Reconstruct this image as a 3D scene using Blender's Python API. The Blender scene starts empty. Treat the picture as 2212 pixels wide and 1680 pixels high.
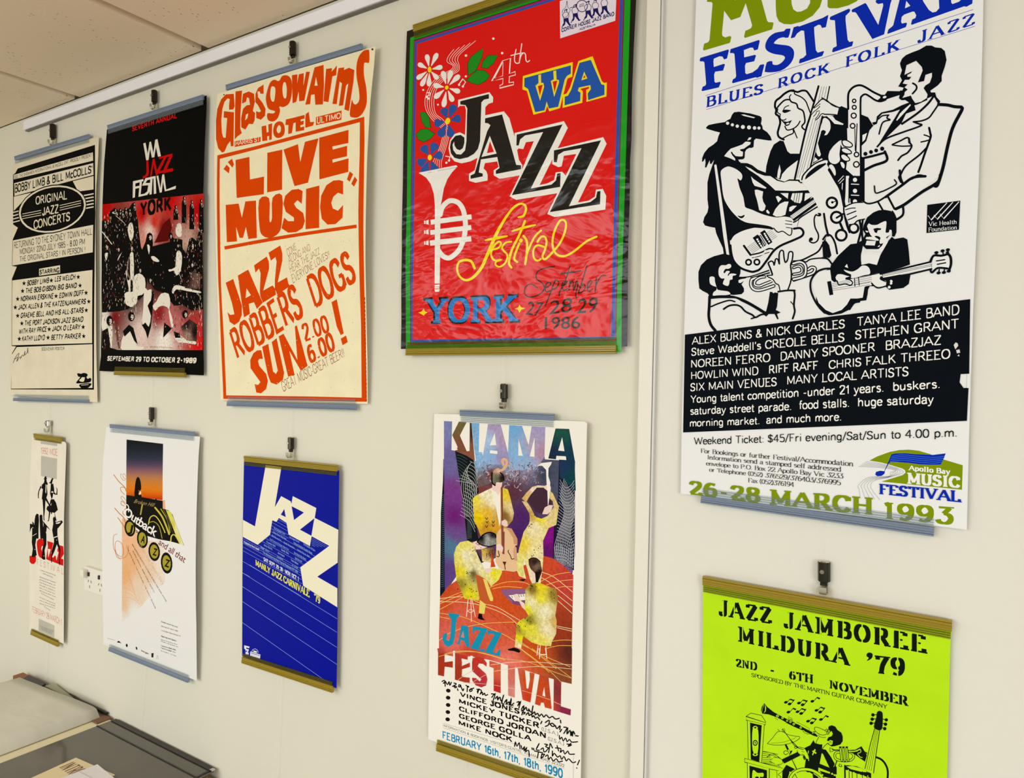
import bpy, bmesh, math, random
from mathutils import Vector, Matrix
from mathutils.geometry import tessellate_polygon, delaunay_2d_cdt

# ------------------------------------------------------------------ camera
F = 1540.0                       # focal length in pixels of the 2212 x 1680 frame
CX, CY = 1106.0, 840.0
D = 1.05                         # camera stands 1.05 m off the poster wall
CAMZ = 1.62
VPX, VPY, ROLL = -1309.0, 773.4, -0.0202      # where the wall's level lines meet; lean of its upright lines
_v1 = (VPX - CX, VPY - CY)
_k = -F * F / (_v1[0] * ROLL + _v1[1])
AX = -Vector((_v1[0], _v1[1], F)).normalized()            # wall right   (camera axes: right, down, forward)
AZ = -Vector((ROLL * _k, _k, F)).normalized()             # wall up
if AZ.y > 0: AZ = -AZ
AY = AZ.cross(AX)                                          # into the wall
def ray(px, py):
    d = Vector((px - CX, py - CY, F))
    return Vector((d.dot(AX), d.dot(AY), d.dot(AZ)))
CAM = Vector((0, -D, CAMZ))
cam = bpy.data.cameras.new('camera'); camo = bpy.data.objects.new('camera', cam)
COL = bpy.context.scene.collection
COL.objects.link(camo)
cam.sensor_width = 36.0; cam.lens = 36.0 * F / 2212.0; cam.clip_start = 0.02; cam.clip_end = 60
M = Matrix((( AX.x, -AX.y, -AX.z, CAM.x), (AY.x, -AY.y, -AY.z, CAM.y), (AZ.x, -AZ.y, -AZ.z, CAM.z), (0, 0, 0, 1)))
camo.matrix_world = M
sc = bpy.context.scene
sc.camera = camo
# ------------------------------------------------------------------ exposure, world, lamps
sc.view_settings.view_transform = 'Standard'; sc.view_settings.look = 'None'
sc.view_settings.gamma = 1.0; sc.view_settings.use_curve_mapping = False
sc.view_settings.exposure = -0.25
wd = bpy.data.worlds.new('world'); sc.world = wd; wd.use_nodes = True
wd.node_tree.nodes['Background'].inputs[0].default_value = (0.9, 0.93, 1, 1)
wd.node_tree.nodes['Background'].inputs[1].default_value = 0.6
def area(name, loc, target, sx, sy, power, col):
    l = bpy.data.lights.new(name, 'AREA'); l.shape = 'RECTANGLE'; l.size = sx; l.size_y = sy
    l.energy = power; l.color = col
    o = bpy.data.objects.new(name, l); COL.objects.link(o); o.location = loc
    o.rotation_euler = (Vector(target) - Vector(loc)).to_track_quat('-Z', 'Y').to_euler()
    return o
LAMPS = [('ceiling_tube_light', (1.2, -1.8, 2.36), (1.2, -1.8, 0), 1.2, 0.30, 10, (1.0, 1.0, 0.97)),
         ('ceiling_panel_light', (-2.4, -3.1, 2.37), (-2.4, -3.1, 0), 2.5, 2.2, 84, (0.94, 0.985, 1.0)),
         ('window_daylight', (2.75, -2.6, 1.6), (0.0, 0, 1.6), 1.9, 1.4, 76, (0.93, 0.97, 1.0)),  # soft key from the right; its source is out of view and assumed
         ('window_daylight', (-1.4, -4.2, 1.65), (-1.4, 0, 2.1), 2.8, 1.3, 60, (0.94, 0.98, 1.0))]  # no window there; frontal fill added to brighten rail and upper wall
for a in LAMPS: area(*a)

# ------------------------------------------------------------------ helpers
def lin(h):
    r = []
    for i in (0, 2, 4):
        c = int(h[i:i + 2], 16) / 255.0
        r.append(c / 12.92 if c <= 0.04045 else ((c + 0.055) / 1.055) ** 2.4)
    return tuple(r)
def onwall(px, py, off=0.0):
    r = ray(px, py); t = (D - off) / r.y
    return Vector((CAM.x + r.x * t, -off, CAM.z + r.z * t))
def onlevel(px, py, z):
    r = ray(px, py); t = (z - CAMZ) / r.z
    return CAM + r * t
def tag(o, label=None, cat=None, group=None, kind=None):
    if label: o['label'] = label
    if cat: o['category'] = cat
    if group: o['group'] = group
    if kind: o['kind'] = kind
    return o
MATS = {}
def pmat(name, col=None, rough=0.5, metal=0.0, spec=0.5, attr=False, bump=0.0, bscale=300.0, bdist=0.001, noise=0.0, nscale=8.0,
         trans=0.0, ior=1.45, coat=0.0, setup=None):
    if name in MATS: return MATS[name]
    m = bpy.data.materials.new(name); m.use_nodes = True; nt = m.node_tree; N = nt.nodes; L = nt.links
    b = N['Principled BSDF']
    b.inputs['Roughness'].default_value = rough; b.inputs['Metallic'].default_value = metal
    b.inputs['Specular IOR Level'].default_value = spec; b.inputs['IOR'].default_value = ior
    b.inputs['Transmission Weight'].default_value = trans
    b.inputs['Coat Weight'].default_value = coat
    tc = N.new('ShaderNodeTexCoord')
    if attr:
        a = N.new('ShaderNodeVertexColor'); a.layer_name = 'ink'; src = a.outputs['Color']
    else:
        c = N.new('ShaderNodeRGB'); c.outputs[0].default_value = (*lin(col), 1); src = c.outputs[0]
    if noise > 0:
        n = N.new('ShaderNodeTexNoise'); n.inputs['Scale'].default_value = nscale; n.inputs['Detail'].default_value = 6
        L.new(tc.outputs['Object'], n.inputs['Vector'])
        mr = N.new('ShaderNodeMapRange'); mr.inputs['From Min'].default_value = 0.3; mr.inputs['From Max'].default_value = 0.7
        mr.inputs['To Min'].default_value = 1 - noise; mr.inputs['To Max'].default_value = 1 + noise * 0.6
        L.new(n.outputs['Fac'], mr.inputs['Value'])
        v = N.new('ShaderNodeVectorMath'); v.operation = 'SCALE'
        L.new(src, v.inputs[0]); L.new(mr.outputs[0], v.inputs['Scale']); src = v.outputs[0]
    if attr:
        # mottled print where the ink's alpha is below 1
        n2 = N.new('ShaderNodeTexNoise'); n2.inputs['Scale'].default_value = 160; n2.inputs['Detail'].default_value = 5
        n2.inputs['Roughness'].default_value = 0.75
        L.new(tc.outputs['Object'], n2.inputs['Vector'])
        m2 = N.new('ShaderNodeMapRange'); m2.inputs['From Min'].default_value = 0.35; m2.inputs['From Max'].default_value = 0.65
        m2.inputs['To Min'].default_value = 0.45; m2.inputs['To Max'].default_value = 1.35
        L.new(n2.outputs['Fac'], m2.inputs['Value'])
        mx = N.new('ShaderNodeMix'); mx.data_type = 'FLOAT'
        L.new(a.outputs['Alpha'], mx.inputs[0]); L.new(m2.outputs[0], mx.inputs[2]); mx.inputs[3].default_value = 1.0
        v2 = N.new('ShaderNodeVectorMath'); v2.operation = 'SCALE'
        L.new(src, v2.inputs[0]); L.new(mx.outputs[0], v2.inputs['Scale']); src = v2.outputs[0]
    L.new(src, b.inputs['Base Color'])
    if bump > 0:
        n = N.new('ShaderNodeTexNoise'); n.inputs['Scale'].default_value = bscale; n.inputs['Detail'].default_value = 4
        L.new(tc.outputs['Object'], n.inputs['Vector'])
        bp = N.new('ShaderNodeBump'); bp.inputs['Strength'].default_value = bump; bp.inputs['Distance'].default_value = bdist
        L.new(n.outputs['Fac'], bp.inputs['Height']); L.new(bp.outputs[0], b.inputs['Normal'])
    if setup: setup(m, N, L, b, tc)
    MATS[name] = m
    return m
def link_mesh(name, verts, faces, mat, parent=None, smooth=False, origin=None, cols=None):
    vs = [Vector(v) for v in verts]
    if origin is None:
        lo = Vector((min(v.x for v in vs), min(v.y for v in vs), min(v.z for v in vs)))
        hi = Vector((max(v.x for v in vs), max(v.y for v in vs), max(v.z for v in vs)))
        origin = (lo + hi) / 2
    if parent is not None and parent.get('_o') is not None:
        pass
    me = bpy.data.meshes.new(name)
    me.from_pydata([tuple(v - origin) for v in vs], [], faces)
    if smooth:
        for p in me.polygons: p.use_smooth = True
    if cols is not None:
        ca = me.color_attributes.new('ink', 'FLOAT_COLOR', 'CORNER')
        flat = [c for col in cols for c in col]
        ca.data.foreach_set('color', flat)
    me.materials.append(mat); me.update()
    o = bpy.data.objects.new(name, me); COL.objects.link(o)
    o.location = origin
    if parent is not None:
        o.parent = parent; o.location = origin - parent.location
    return o
def empty(name, loc):
    o = bpy.data.objects.new(name, None); COL.objects.link(o); o.location = loc; o.empty_display_size = 0.02
    return o
def bm_obj(name, bm, mat, parent=None, smooth=False):
    vs = [v.co.copy() for v in bm.verts]; bm.verts.index_update()
    fs = [[v.index for v in f.verts] for f in bm.faces]
    bm.free()
    return link_mesh(name, vs, fs, mat, parent, smooth)
def bm_box(bm, c, s, bevel=0.0, rot=None):
    r = bmesh.ops.create_cube(bm, size=1.0)
    vs = r['verts']
    m = Matrix.Translation(Vector(c)) @ (rot.to_4x4() if rot else Matrix.Identity(4)) @ Matrix.Diagonal((*s, 1))
    bmesh.ops.transform(bm, matrix=m, verts=vs)
    if bevel > 0:
        es = list({e for v in vs for e in v.link_edges})
        bmesh.ops.bevel(bm, geom=es, offset=bevel, segments=2, affect='EDGES', profile=0.7)
def box(name, c, s, mat, parent=None, bevel=0.0):
    bm = bmesh.new(); bm_box(bm, c, s, bevel)
    return bm_obj(name, bm, mat, parent)
def bm_cyl(bm, a, b, r, n=16, r2=None):
    a = Vector(a); b = Vector(b); d = b - a
    q = d.to_track_quat('Z', 'Y').to_matrix().to_4x4()
    bmesh.ops.create_cone(bm, cap_ends=True, segments=n, radius1=r, radius2=r if r2 is None else r2, depth=d.length,
                          matrix=Matrix.Translation((a + b) / 2) @ q)
def sweep(pts, prof, closed_ends=True):
    """profile (list of (u, v)) swept along pts; u across (world y), v along z"""
    vs = []; fs = []
    n = len(prof)
    for p in pts:
        for u, v in prof: vs.append((p[0], p[1] + u, p[2] + v))
    for i in range(len(pts) - 1):
        for j in range(n):
            k = (j + 1) % n
            fs.append((i * n + j, i * n + k, (i + 1) * n + k, (i + 1) * n + j))
    if closed_ends:
        fs.append(tuple(range(n - 1, -1, -1))); fs.append(tuple((len(pts) - 1) * n + j for j in range(n)))
    return vs, fs

# ------------------------------------------------------------------ printed sheets
def nums(s):
    return [tuple(float(c) for c in w.split(',')) for w in s.split()]
def catmull(p, closed, n=5):
    out = []; m = len(p)
    rng = range(m) if closed else range(m - 1)
    for i in rng:
        if closed: a, b, c, d = p[i - 1], p[i], p[(i + 1) % m], p[(i + 2) % m]
        else: a, b, c, d = p[max(i - 1, 0)], p[i], p[i + 1], p[min(i + 2, m - 1)]
        for k in range(n):
            t = k / n; t2 = t * t; t3 = t2 * t
            out.append(tuple(0.5 * (2 * b[j] + (c[j] - a[j]) * t + (2 * a[j] - 5 * b[j] + 4 * c[j] - d[j]) * t2 + (3 * b[j] - a[j] - 3 * c[j] + d[j]) * t3) for j in range(len(b))))
    if not closed: out.append(tuple(p[-1]))
    return out
_FC = {}
def font_mesh(s, offset, shear=0.0, space=1.0):
    key = (s, offset, shear, space)
    if key in _FC: return _FC[key]
    cu = bpy.data.curves.new('t', 'FONT'); cu.body = s; cu.resolution_u = 3; cu.fill_mode = 'FRONT'
    cu.offset = offset; cu.shear = shear; cu.space_character = space; cu.space_word = 1.0
    o = bpy.data.objects.new('t', cu); COL.objects.link(o)
    dg = bpy.context.evaluated_depsgraph_get(); dg.update()
    me = o.evaluated_get(dg).to_mesh(); me.calc_loop_triangles()
    vs = [(v.co.x, v.co.y) for v in me.vertices]; ts = [tuple(t.vertices) for t in me.loop_triangles]
    o.evaluated_get(dg).to_mesh_clear()
    bpy.data.objects.remove(o); bpy.data.curves.remove(cu)
    _FC[key] = (vs, ts)
    return vs, ts
_hv, _ = font_mesh('H', 0.0)
CAP = max(v[1] for v in _hv)

# slab / stroke alphabet: advance, strokes ('~' = smooth); y 0..1 is the cap height
GL = {
'A': (.88, ['0.02,0 .44,1', '.44,1 .86,0', '.16,.33 .72,.33']),
'B': (.74, ['.14,0 .14,1', '~.14,1 .42,1 .6,.93 .63,.77 .57,.6 .4,.53 .14,.53', '~.14,.53 .45,.53 .66,.45 .71,.27 .64,.08 .44,0 .14,0']),
'C': (.78, ['~.72,.72 .64,.92 .42,1 .17,.88 .06,.5 .17,.12 .42,0 .64,.06 .74,.24', '.72,.72 .72,.98']),
'D': (.82, ['.14,0 .14,1', '~.14,1 .44,1 .68,.86 .77,.5 .68,.14 .44,0 .14,0']),
'E': (.72, ['.14,0 .14,1', '.02,1 .64,1', '.14,.52 .5,.52', '.02,0 .68,0', '.64,1 .64,.8', '.68,0 .68,.22']),
'F': (.68, ['.14,0 .14,1', '.02,1 .64,1', '.14,.52 .5,.52', '.64,1 .64,.8']),
'G': (.84, ['~.72,.76 .62,.94 .42,1 .17,.88 .06,.5 .17,.12 .42,0 .62,.04 .74,.16', '.74,.02 .74,.42', '.48,.42 .76,.42']),
'H': (.88, ['.14,0 .14,1', '.74,0 .74,1', '.14,.52 .74,.52']),
'I': (.34, ['.17,0 .17,1']),
'J': (.56, ['~.4,1 .4,.25 .36,.06 .22,0 .08,.06 .06,.24', '.26,1 .54,1']),
'K': (.84, ['.14,0 .14,1', '.7,1 .16,.42', '.34,.6 .76,0']),
'L': (.68, ['.14,0 .14,1', '.02,0 .64,0', '.64,0 .64,.24']),
'M': (1.04, ['.14,0 .14,1', '.14,1 .52,.12', '.52,.12 .9,1', '.9,0 .9,1']),
'N': (.88, ['.14,0 .14,1', '.14,1 .74,0', '.74,0 .74,1']),
'O': (.86, ['~.43,1 .17,.88 .06,.5 .17,.12 .43,0 .69,.12 .8,.5 .69,.88 .43,1']),
'P': (.7, ['.14,0 .14,1', '~.14,1 .44,1 .62,.92 .66,.72 .6,.54 .42,.46 .14,.46']),
'Q': (.86, ['~.43,1 .17,.88 .06,.5 .17,.12 .43,0 .69,.12 .8,.5 .69,.88 .43,1', '.5,.2 .8,-.1']),
'R': (.8, ['.14,0 .14,1', '~.14,1 .44,1 .6,.92 .64,.74 .58,.57 .42,.5 .14,.5', '.4,.5 .74,0']),
'S': (.66, ['~.56,.78 .5,.93 .32,1 .13,.9 .08,.72 .2,.56 .44,.47 .58,.28 .5,.08 .3,0 .1,.07 .06,.24']),
'T': (.76, ['.38,0 .38,1', '.04,1 .72,1', '.05,1 .05,.78', '.71,1 .71,.78']),
'U': (.82, ['~.14,1 .14,.3 .22,.07 .41,0 .6,.07 .68,.3 .68,1', '.02,1 .28,1', '.56,1 .8,1']),
'V': (.84, ['.06,1 .42,0', '.42,0 .78,1']),
'W': (1.2, ['.06,1 .34,0', '.34,0 .6,.9', '.6,.9 .86,0', '.86,0 1.14,1']),
'X': (.84, ['.08,1 .76,0', '.76,1 .08,0']),
'Y': (.82, ['.06,1 .41,.46', '.76,1 .41,.46', '.41,.46 .41,0']),
'Z': (.72, ['.08,1 .66,1', '.66,1 .08,0', '.08,0 .68,0', '.08,1 .08,.8', '.68,0 .68,.2']),
'0': (.68, ['~.34,1 .14,.86 .07,.5 .14,.14 .34,0 .54,.14 .61,.5 .54,.86 .34,1']),
'1': (.48, ['.26,0 .26,1', '.06,.9 .26,1']),
'2': (.66, ['~.08,.74 .14,.93 .34,1 .53,.92 .56,.72 .4,.44 .08,.04', '.06,0 .6,0', '.6,0 .6,.18']),
'3': (.66, ['.1,1 .56,1', '.56,1 .3,.6', '~.3,.6 .5,.55 .6,.34 .52,.09 .32,0 .12,.07 .06,.22']),
'4': (.7, ['.48,0 .48,1', '.48,1 .04,.3', '.04,.3 .66,.3']),
'5': (.66, ['.14,1 .56,1', '.14,1 .12,.56', '~.12,.54 .34,.62 .54,.52 .6,.3 .52,.08 .3,0 .08,.1']),
'6': (.68, ['~.58,.92 .34,.98 .14,.76 .07,.4 .14,.1 .34,0 .54,.1 .6,.32 .52,.54 .34,.6 .14,.5 .08,.36']),
'7': (.64, ['.06,1 .58,1', '~.58,1 .34,.5 .26,0', '.06,1 .06,.8']),
'8': (.68, ['~.34,1 .16,.93 .12,.76 .2,.6 .34,.54 .52,.45 .6,.26 .52,.07 .34,0 .16,.07 .08,.26 .16,.45 .34,.54 .48,.6 .56,.76 .52,.93 .34,1']),
'9': (.68, ['~.1,.08 .34,.02 .54,.24 .61,.6 .54,.9 .34,1 .14,.9 .08,.68 .16,.46 .34,.4 .54,.5 .6,.64']),
'a': (.6, ['~.1,.56 .26,.68 .42,.62 .46,.5 .46,.08', '~.46,.4 .2,.36 .08,.2 .14,.04 .3,.01 .46,.14', '.46,.04 .56,.02']),
'b': (.64, ['.12,0 .12,1', '~.12,.5 .32,.68 .52,.56 .58,.34 .52,.1 .32,0 .12,.14']),
'c': (.56, ['~.5,.52 .36,.67 .16,.58 .06,.34 .16,.08 .34,0 .52,.12']),
'd': (.66, ['.52,0 .52,1', '~.52,.52 .32,.68 .12,.58 .06,.34 .12,.08 .3,0 .52,.16']),
'e': (.58, ['~.08,.36 .52,.38 .46,.58 .3,.67 .13,.58 .06,.34 .14,.08 .34,0 .52,.12']),
'f': (.42, ['~.2,0 .2,.74 .26,.95 .42,.98', '.06,.64 .36,.64', '.08,0 .34,0']),
'g': (.62, ['~.5,.5 .3,.68 .12,.58 .06,.34 .12,.1 .3,0 .5,.16', '~.5,.66 .5,0 .46,-.2 .28,-.27 .1,-.2']),
'h': (.68, ['.12,0 .12,1', '~.12,.48 .32,.68 .5,.6 .54,.4 .54,0', '.42,0 .64,0']),
'i': (.3, ['.15,0 .15,.66', '.15,.88 .15,.98']),
'k': (.64, ['.12,0 .12,1', '.52,.66 .16,.28', '.28,.4 .58,0']),
'l': (.3, ['.15,0 .15,1']),
'm': (.98, ['.12,0 .12,.66', '~.12,.48 .3,.68 .46,.6 .5,.4 .5,0', '~.5,.48 .68,.68 .84,.6 .88,.4 .88,0', '.4,0 .6,0', '.78,0 .98,0']),
'n': (.68, ['.12,0 .12,.66', '~.12,.48 .32,.68 .5,.6 .54,.4 .54,0', '.42,0 .66,0']),
'o': (.62, ['~.31,.68 .12,.58 .06,.34 .12,.1 .31,0 .5,.1 .56,.34 .5,.58 .31,.68']),
'p': (.64, ['.12,-.26 .12,.66', '~.12,.5 .32,.68 .52,.56 .58,.34 .52,.1 .32,0 .12,.14', '0,-.26 .26,-.26']),
'r': (.5, ['.12,0 .12,.66', '~.12,.44 .26,.64 .44,.62']),
's': (.52, ['~.42,.54 .28,.67 .12,.6 .1,.48 .24,.36 .42,.28 .42,.1 .26,0 .08,.08']),
't': (.42, ['~.2,.92 .2,.16 .28,.02 .42,.08', '.04,.64 .38,.64']),
'u': (.66, ['~.12,.66 .12,.2 .2,.03 .36,.02 .52,.18', '.52,0 .52,.66', '.02,.66 .14,.66']),
'v': (.6, ['.06,.66 .3,0', '.3,0 .54,.66']),
'w': (.88, ['.06,.66 .26,0', '.26,0 .44,.58', '.44,.58 .62,0', '.62,0 .82,.66']),
'x': (.6, ['.08,.66 .52,0', '.5,.66 .06,0']),
'y': (.6, ['.06,.66 .3,0', '.54,.66 .22,-.22', '~.22,-.22 .12,-.26 .04,-.2']),
'.': (.28, ['.14,0 .14,.09']), '$': (.66, ['~.56,.76 .5,.9 .32,.95 .13,.88 .1,.72 .2,.56 .44,.47 .56,.28 .5,.1 .3,.05 .1,.12 .06,.26', '.32,-.1 .32,1.1']), ',': (.26, ['.14,.06 .08,-.12']), 'j': (.3, ['~.15,.66 .15,-.12 .02,-.26', '.15,.9 .15,1']), '-': (.46, ['.08,.36 .38,.36']), '/': (.44, ['.04,-.1 .4,1.05']),
'(': (.34, ['~.28,1.08 .1,.7 .1,.3 .28,-.12']), ')': (.34, ['~.06,1.08 .24,.7 .24,.3 .06,-.12']), '!': (.3, ['.15,.3 .15,1', '.15,.0 .15,.1']),
"'": (.24, ['.12,1 .1,.72']), '&': (.8, ['~.72,0 .3,.6 .24,.86 .38,1 .5,.86 .44,.66 .14,.36 .1,.14 .26,0 .48,.06 .68,.4']), ':': (.28, ['.14,0 .14,.09', '.14,.52 .14,.6']), ' ': (.42, []),
}
def quadfill(a, b, wa, wb):
    dx, dy = b[0] - a[0], b[1] - a[1]; l = math.hypot(dx, dy) or 1e-9
    nx, ny = -dy / l, dx / l
    return [(a[0] + nx * wa, a[1] + ny * wa), (a[0] - nx * wa, a[1] - ny * wa), (b[0] - nx * wb, b[1] - ny * wb), (b[0] + nx * wb, b[1] + ny * wb)]
GS = {
'g': (.62, ['.5,-.02 .5,.66', '~.5,.5 .3,.68 .12,.58 .06,.34 .12,.1 .3,0 .5,.16', '~.5,0 .46,-.2 .28,-.27 .1,-.2']), 'J': (.5, ['~.38,1 .38,.25 .34,.06 .2,0 .08,.06 .04,.26']),
't': (.38, ['~.18,.9 .18,.16 .24,.02 .36,.02', '.04,.64 .34,.64']), 'f': (.36, ['~.16,0 .16,.76 .22,.98 .36,.98', '.03,.64 .34,.64']), 'i': (.26, ['.13,0 .13,.66', '.13,.9 .13,1']),
'd': (.64, ['.52,0 .52,1', '~.52,.5 .3,.68 .12,.58 .06,.34 .12,.1 .3,0 .52,.16']), '1': (.42, ['.28,0 .28,1', '~.28,.96 .2,.8 .06,.76']), '7': (.6, ['.06,1 .56,1', '~.56,1 .32,.5 .22,0']),
'a': (.6, ['~.1,.5 .16,.64 .28,.68 .44,.62 .48,.48 .48,.1 .56,.0', '~.48,.4 .26,.37 .1,.28 .07,.15 .14,.03 .26,0 .4,.05 .48,.16'])}
def stroke_font(s, wx, wy, serif, st, space, stencil=False):
    """-> verts, tris of a line of stroke lettering; wx = width of upright strokes, wy = of level ones"""
    V_ = []; T_ = []; X_ = 0.0
    for ch in s:
        key = (ch, wx, wy, serif, st)
        if key not in _GC: _GC[key] = glyph(ch, wx, wy, serif, st)
        vs, ts, adv = _GC[key]; k = len(V_)
        V_ += [(X_ + a, b) for a, b in vs]; T_ += [tuple(k + i for i in t) for t in ts]
        X_ += adv * space + (wx * .25 + max(0, wx - .14) * .75 + serif * .5 if ch != ' ' else 0)
    return V_, T_
_GC = {}
def glyph(ch, wx, wy, serif, st):
    vs = []; ts = []; x0 = 0.0
    def q(pts):
        k = len(vs); vs.extend(pts)
        for i in range(1, len(pts) - 1): ts.append((k, k + i, k + i + 1))
    for _ in (0,):
        sans = serif <= 0
        adv, strokes = (GS.get(ch) if sans else None) or GL.get(ch, GL['.'])
        if sans and ch in 'CEFLTZ2nmhurpabk': strokes = [q for q in strokes if q in ('.14,0 .14,1','.12,0 .12,1','.12,0 .12,.66','.12,-.26 .12,.66','.38,0 .38,1','.04,1 .72,1','.66,1 .08,0') or q[0]=='~' or (q.split()[0].split(',')[1]==q.split()[-1].split(',')[1] and (ch in 'EFLTZ2')) or ch in 'ka' or q in ('.52,0 .52,.66',)]
        for sk in strokes:
            sm = sk[0] == '~'
            p = nums(sk[1:] if sm else sk)
            xh = {0.0, 1.0} | ({.66} if ch.islower() else set())
            ends = (p[0], p[-1]); first = p[0]; last = p[-1]; n1 = p[1]; n2 = p[-2]
            # thick / thin of capitals: V-like right arms are thin
            thin = ch in 'AMNUVWXYKZ' and not sm
            if sm: p = (catmull(p[:-1], True, 3) + [p[0]]) if p[0] == p[-1] else catmull(p, False, 3)
            # round strokes stay inside the lines
            def w(a, b):
                dx, dy = abs(b[0] - a[0]), abs(b[1] - a[1]); l = math.hypot(dx, dy) or 1e-9
                ww = (wx * dy + wy * dx) / l if sm else (wy if dy < 0.12 * l else wx)
                if not sm and dy >= .12 * l:
                    up = (b[0] - a[0]) * (b[1] - a[1]) > 0
                    if (ch in 'AVWXYvwxyM' and up and dx > .1 * l) or (ch == 'N' and dx < .1 * l) or (ch == 'M' and first[0] < .2 and dx < .1 * l): ww = (wx * .45 + wy * .55)
                    ww *= l / dy * .93 if dx > .2 * l and ch in 'ZAVWNM' else 1
                return ww / 2
            pm = [(x0 + a, wy / 2 + b * (1 - wy)) for a, b in p]
            if not sm:
                a, b = pm[0], pm[1]; ww = w(p[0], p[1])
                if len(pm) == 2: q(quadfill(a, b, ww, ww))
                else:
                    for i in range(len(pm) - 1): ww = w(p[i], p[i + 1]); q(quadfill(pm[i], pm[i + 1], ww, ww))
            else:
                N = len(pm); cl = p[0] == p[-1]; L = []
                for i in range(N):
                    if cl: a, b = pm[i - 1 if i else N - 2], pm[i + 1 if i < N - 1 else 1]
                    else: a, b = pm[max(i - 1, 0)], pm[min(i + 1, N - 1)]
                    dx, dy = b[0] - a[0], b[1] - a[1]; l = math.hypot(dx, dy) or 1e-9; ww = (wx * abs(dy) + wy * abs(dx)) / l / 2
                    # level strokes end square, upright strokes are cut level
                    L.append(((pm[i][0] - dy / l * ww, pm[i][1] + dx / l * ww), (pm[i][0] + dy / l * ww, pm[i][1] - dx / l * ww)))
                k = len(vs)
                for u_, v_ in L: vs.extend((u_, v_))
                for i in range(N - 1): ts.append((k + 2 * i, k + 2 * i + 1, k + 2 * i + 3)); ts.append((k + 2 * i, k + 2 * i + 3, k + 2 * i + 2))
            if serif > 0:
                for e, n in ((first, n1), (last, n2)):
                    if any(abs(e[1] - h) < 1e-6 for h in xh) or e[1] < -.2 or (ch.islower() and abs(e[1] - 1) < 1e-6):
                        if abs(e[1] - n[1]) > .12 and not (sm and ch in 'Cceas') and not (ch in 'A' and e[1] == 1) and not (ch in 'Vvwy' and e[1] == 0) and not (ch in 'M' and .3 < e[0] < .7) and not (ch == 'Z') and not (ch == 'N' and e == (.74, 0)) and not (ch in "45fE'" and e[1] == 1):
                            y = e[1] * (1 - wy) + wy / 2; yy0, yy1 = (y - wy / 2, y - wy / 2 + st) if e[1] <= 0 else (y + wy / 2 - st, y + wy / 2)
                            r = wx / 2 + serif; l2 = r if not (ch.islower() and e[1] > .5) else wx / 2 + serif; r2 = r if not (ch.islower() and e[1] > .5) else wx / 2
                            q([(x0 + e[0] - l2, yy0), (x0 + e[0] + r2, yy0), (x0 + e[0] + r2, yy1), (x0 + e[0] - l2, yy1)])
    if ts: vs, ts = union(vs, ts)
    return vs, ts, adv
def clip_x(vs, ts, g0, g1):
    """cut the vertical gap g0..g1 out of triangles (stencil bridges)"""
    out = []
    for t in ts:
        tri = [vs[i] for i in t]
        for side in (0, 1):
            poly = []
            for i in range(3):
                a, b = tri[i], tri[(i + 1) % 3]; lim = g0 if side == 0 else g1
                ia = a[0] <= lim if side == 0 else a[0] >= lim; ib = b[0] <= lim if side == 0 else b[0] >= lim
                if ia: poly.append(a)
                if ia != ib:
                    k = (lim - a[0]) / (b[0] - a[0]); poly.append((lim, a[1] + (b[1] - a[1]) * k))
            if len(poly) >= 3: out.append(poly)
    nv = []; nt = []
    for p in out:
        k = len(nv); nv.extend(p)
        for i in range(1, len(p) - 1): nt.append((k, k + i, k + i + 1))
    return nv, nt

def tri_area(p, t):
    a, b, c = (p[i] for i in t); return ((b[0] - a[0]) * (c[1] - a[1]) - (b[1] - a[1]) * (c[0] - a[0])) / 2
def union(vs, ts):
    """merge overlapping triangles into one gap-free flat patch"""
    x0 = min(v[0] for v in vs); x1 = max(v[0] for v in vs); y0 = min(v[1] for v in vs); y1 = max(v[1] for v in vs)
    S_ = 1000.0 / max(x1 - x0, y1 - y0, 1e-9)
    V = [Vector(((v[0] - x0) * S_, (v[1] - y0) * S_)) for v in vs]
    fs = []; tot = 0
    for t in ts:
        a = tri_area(V, t)
        if abs(a) < 1e-3: continue
        tot += abs(a); fs.append(list(t) if a > 0 else [t[0], t[2], t[1]])
    if not fs: return vs, []
    r = delaunay_2d_cdt(V, [], fs, 1, 1e-3, True)
    out = [tuple(f) for f, o in zip(r[2], r[5]) if o]
    if sum(abs(tri_area(r[0], f)) for f in out) > tot * 1.02: return vs, ts
    return [(v.x / S_ + x0, v.y / S_ + y0) for v in r[0]], out
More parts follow.
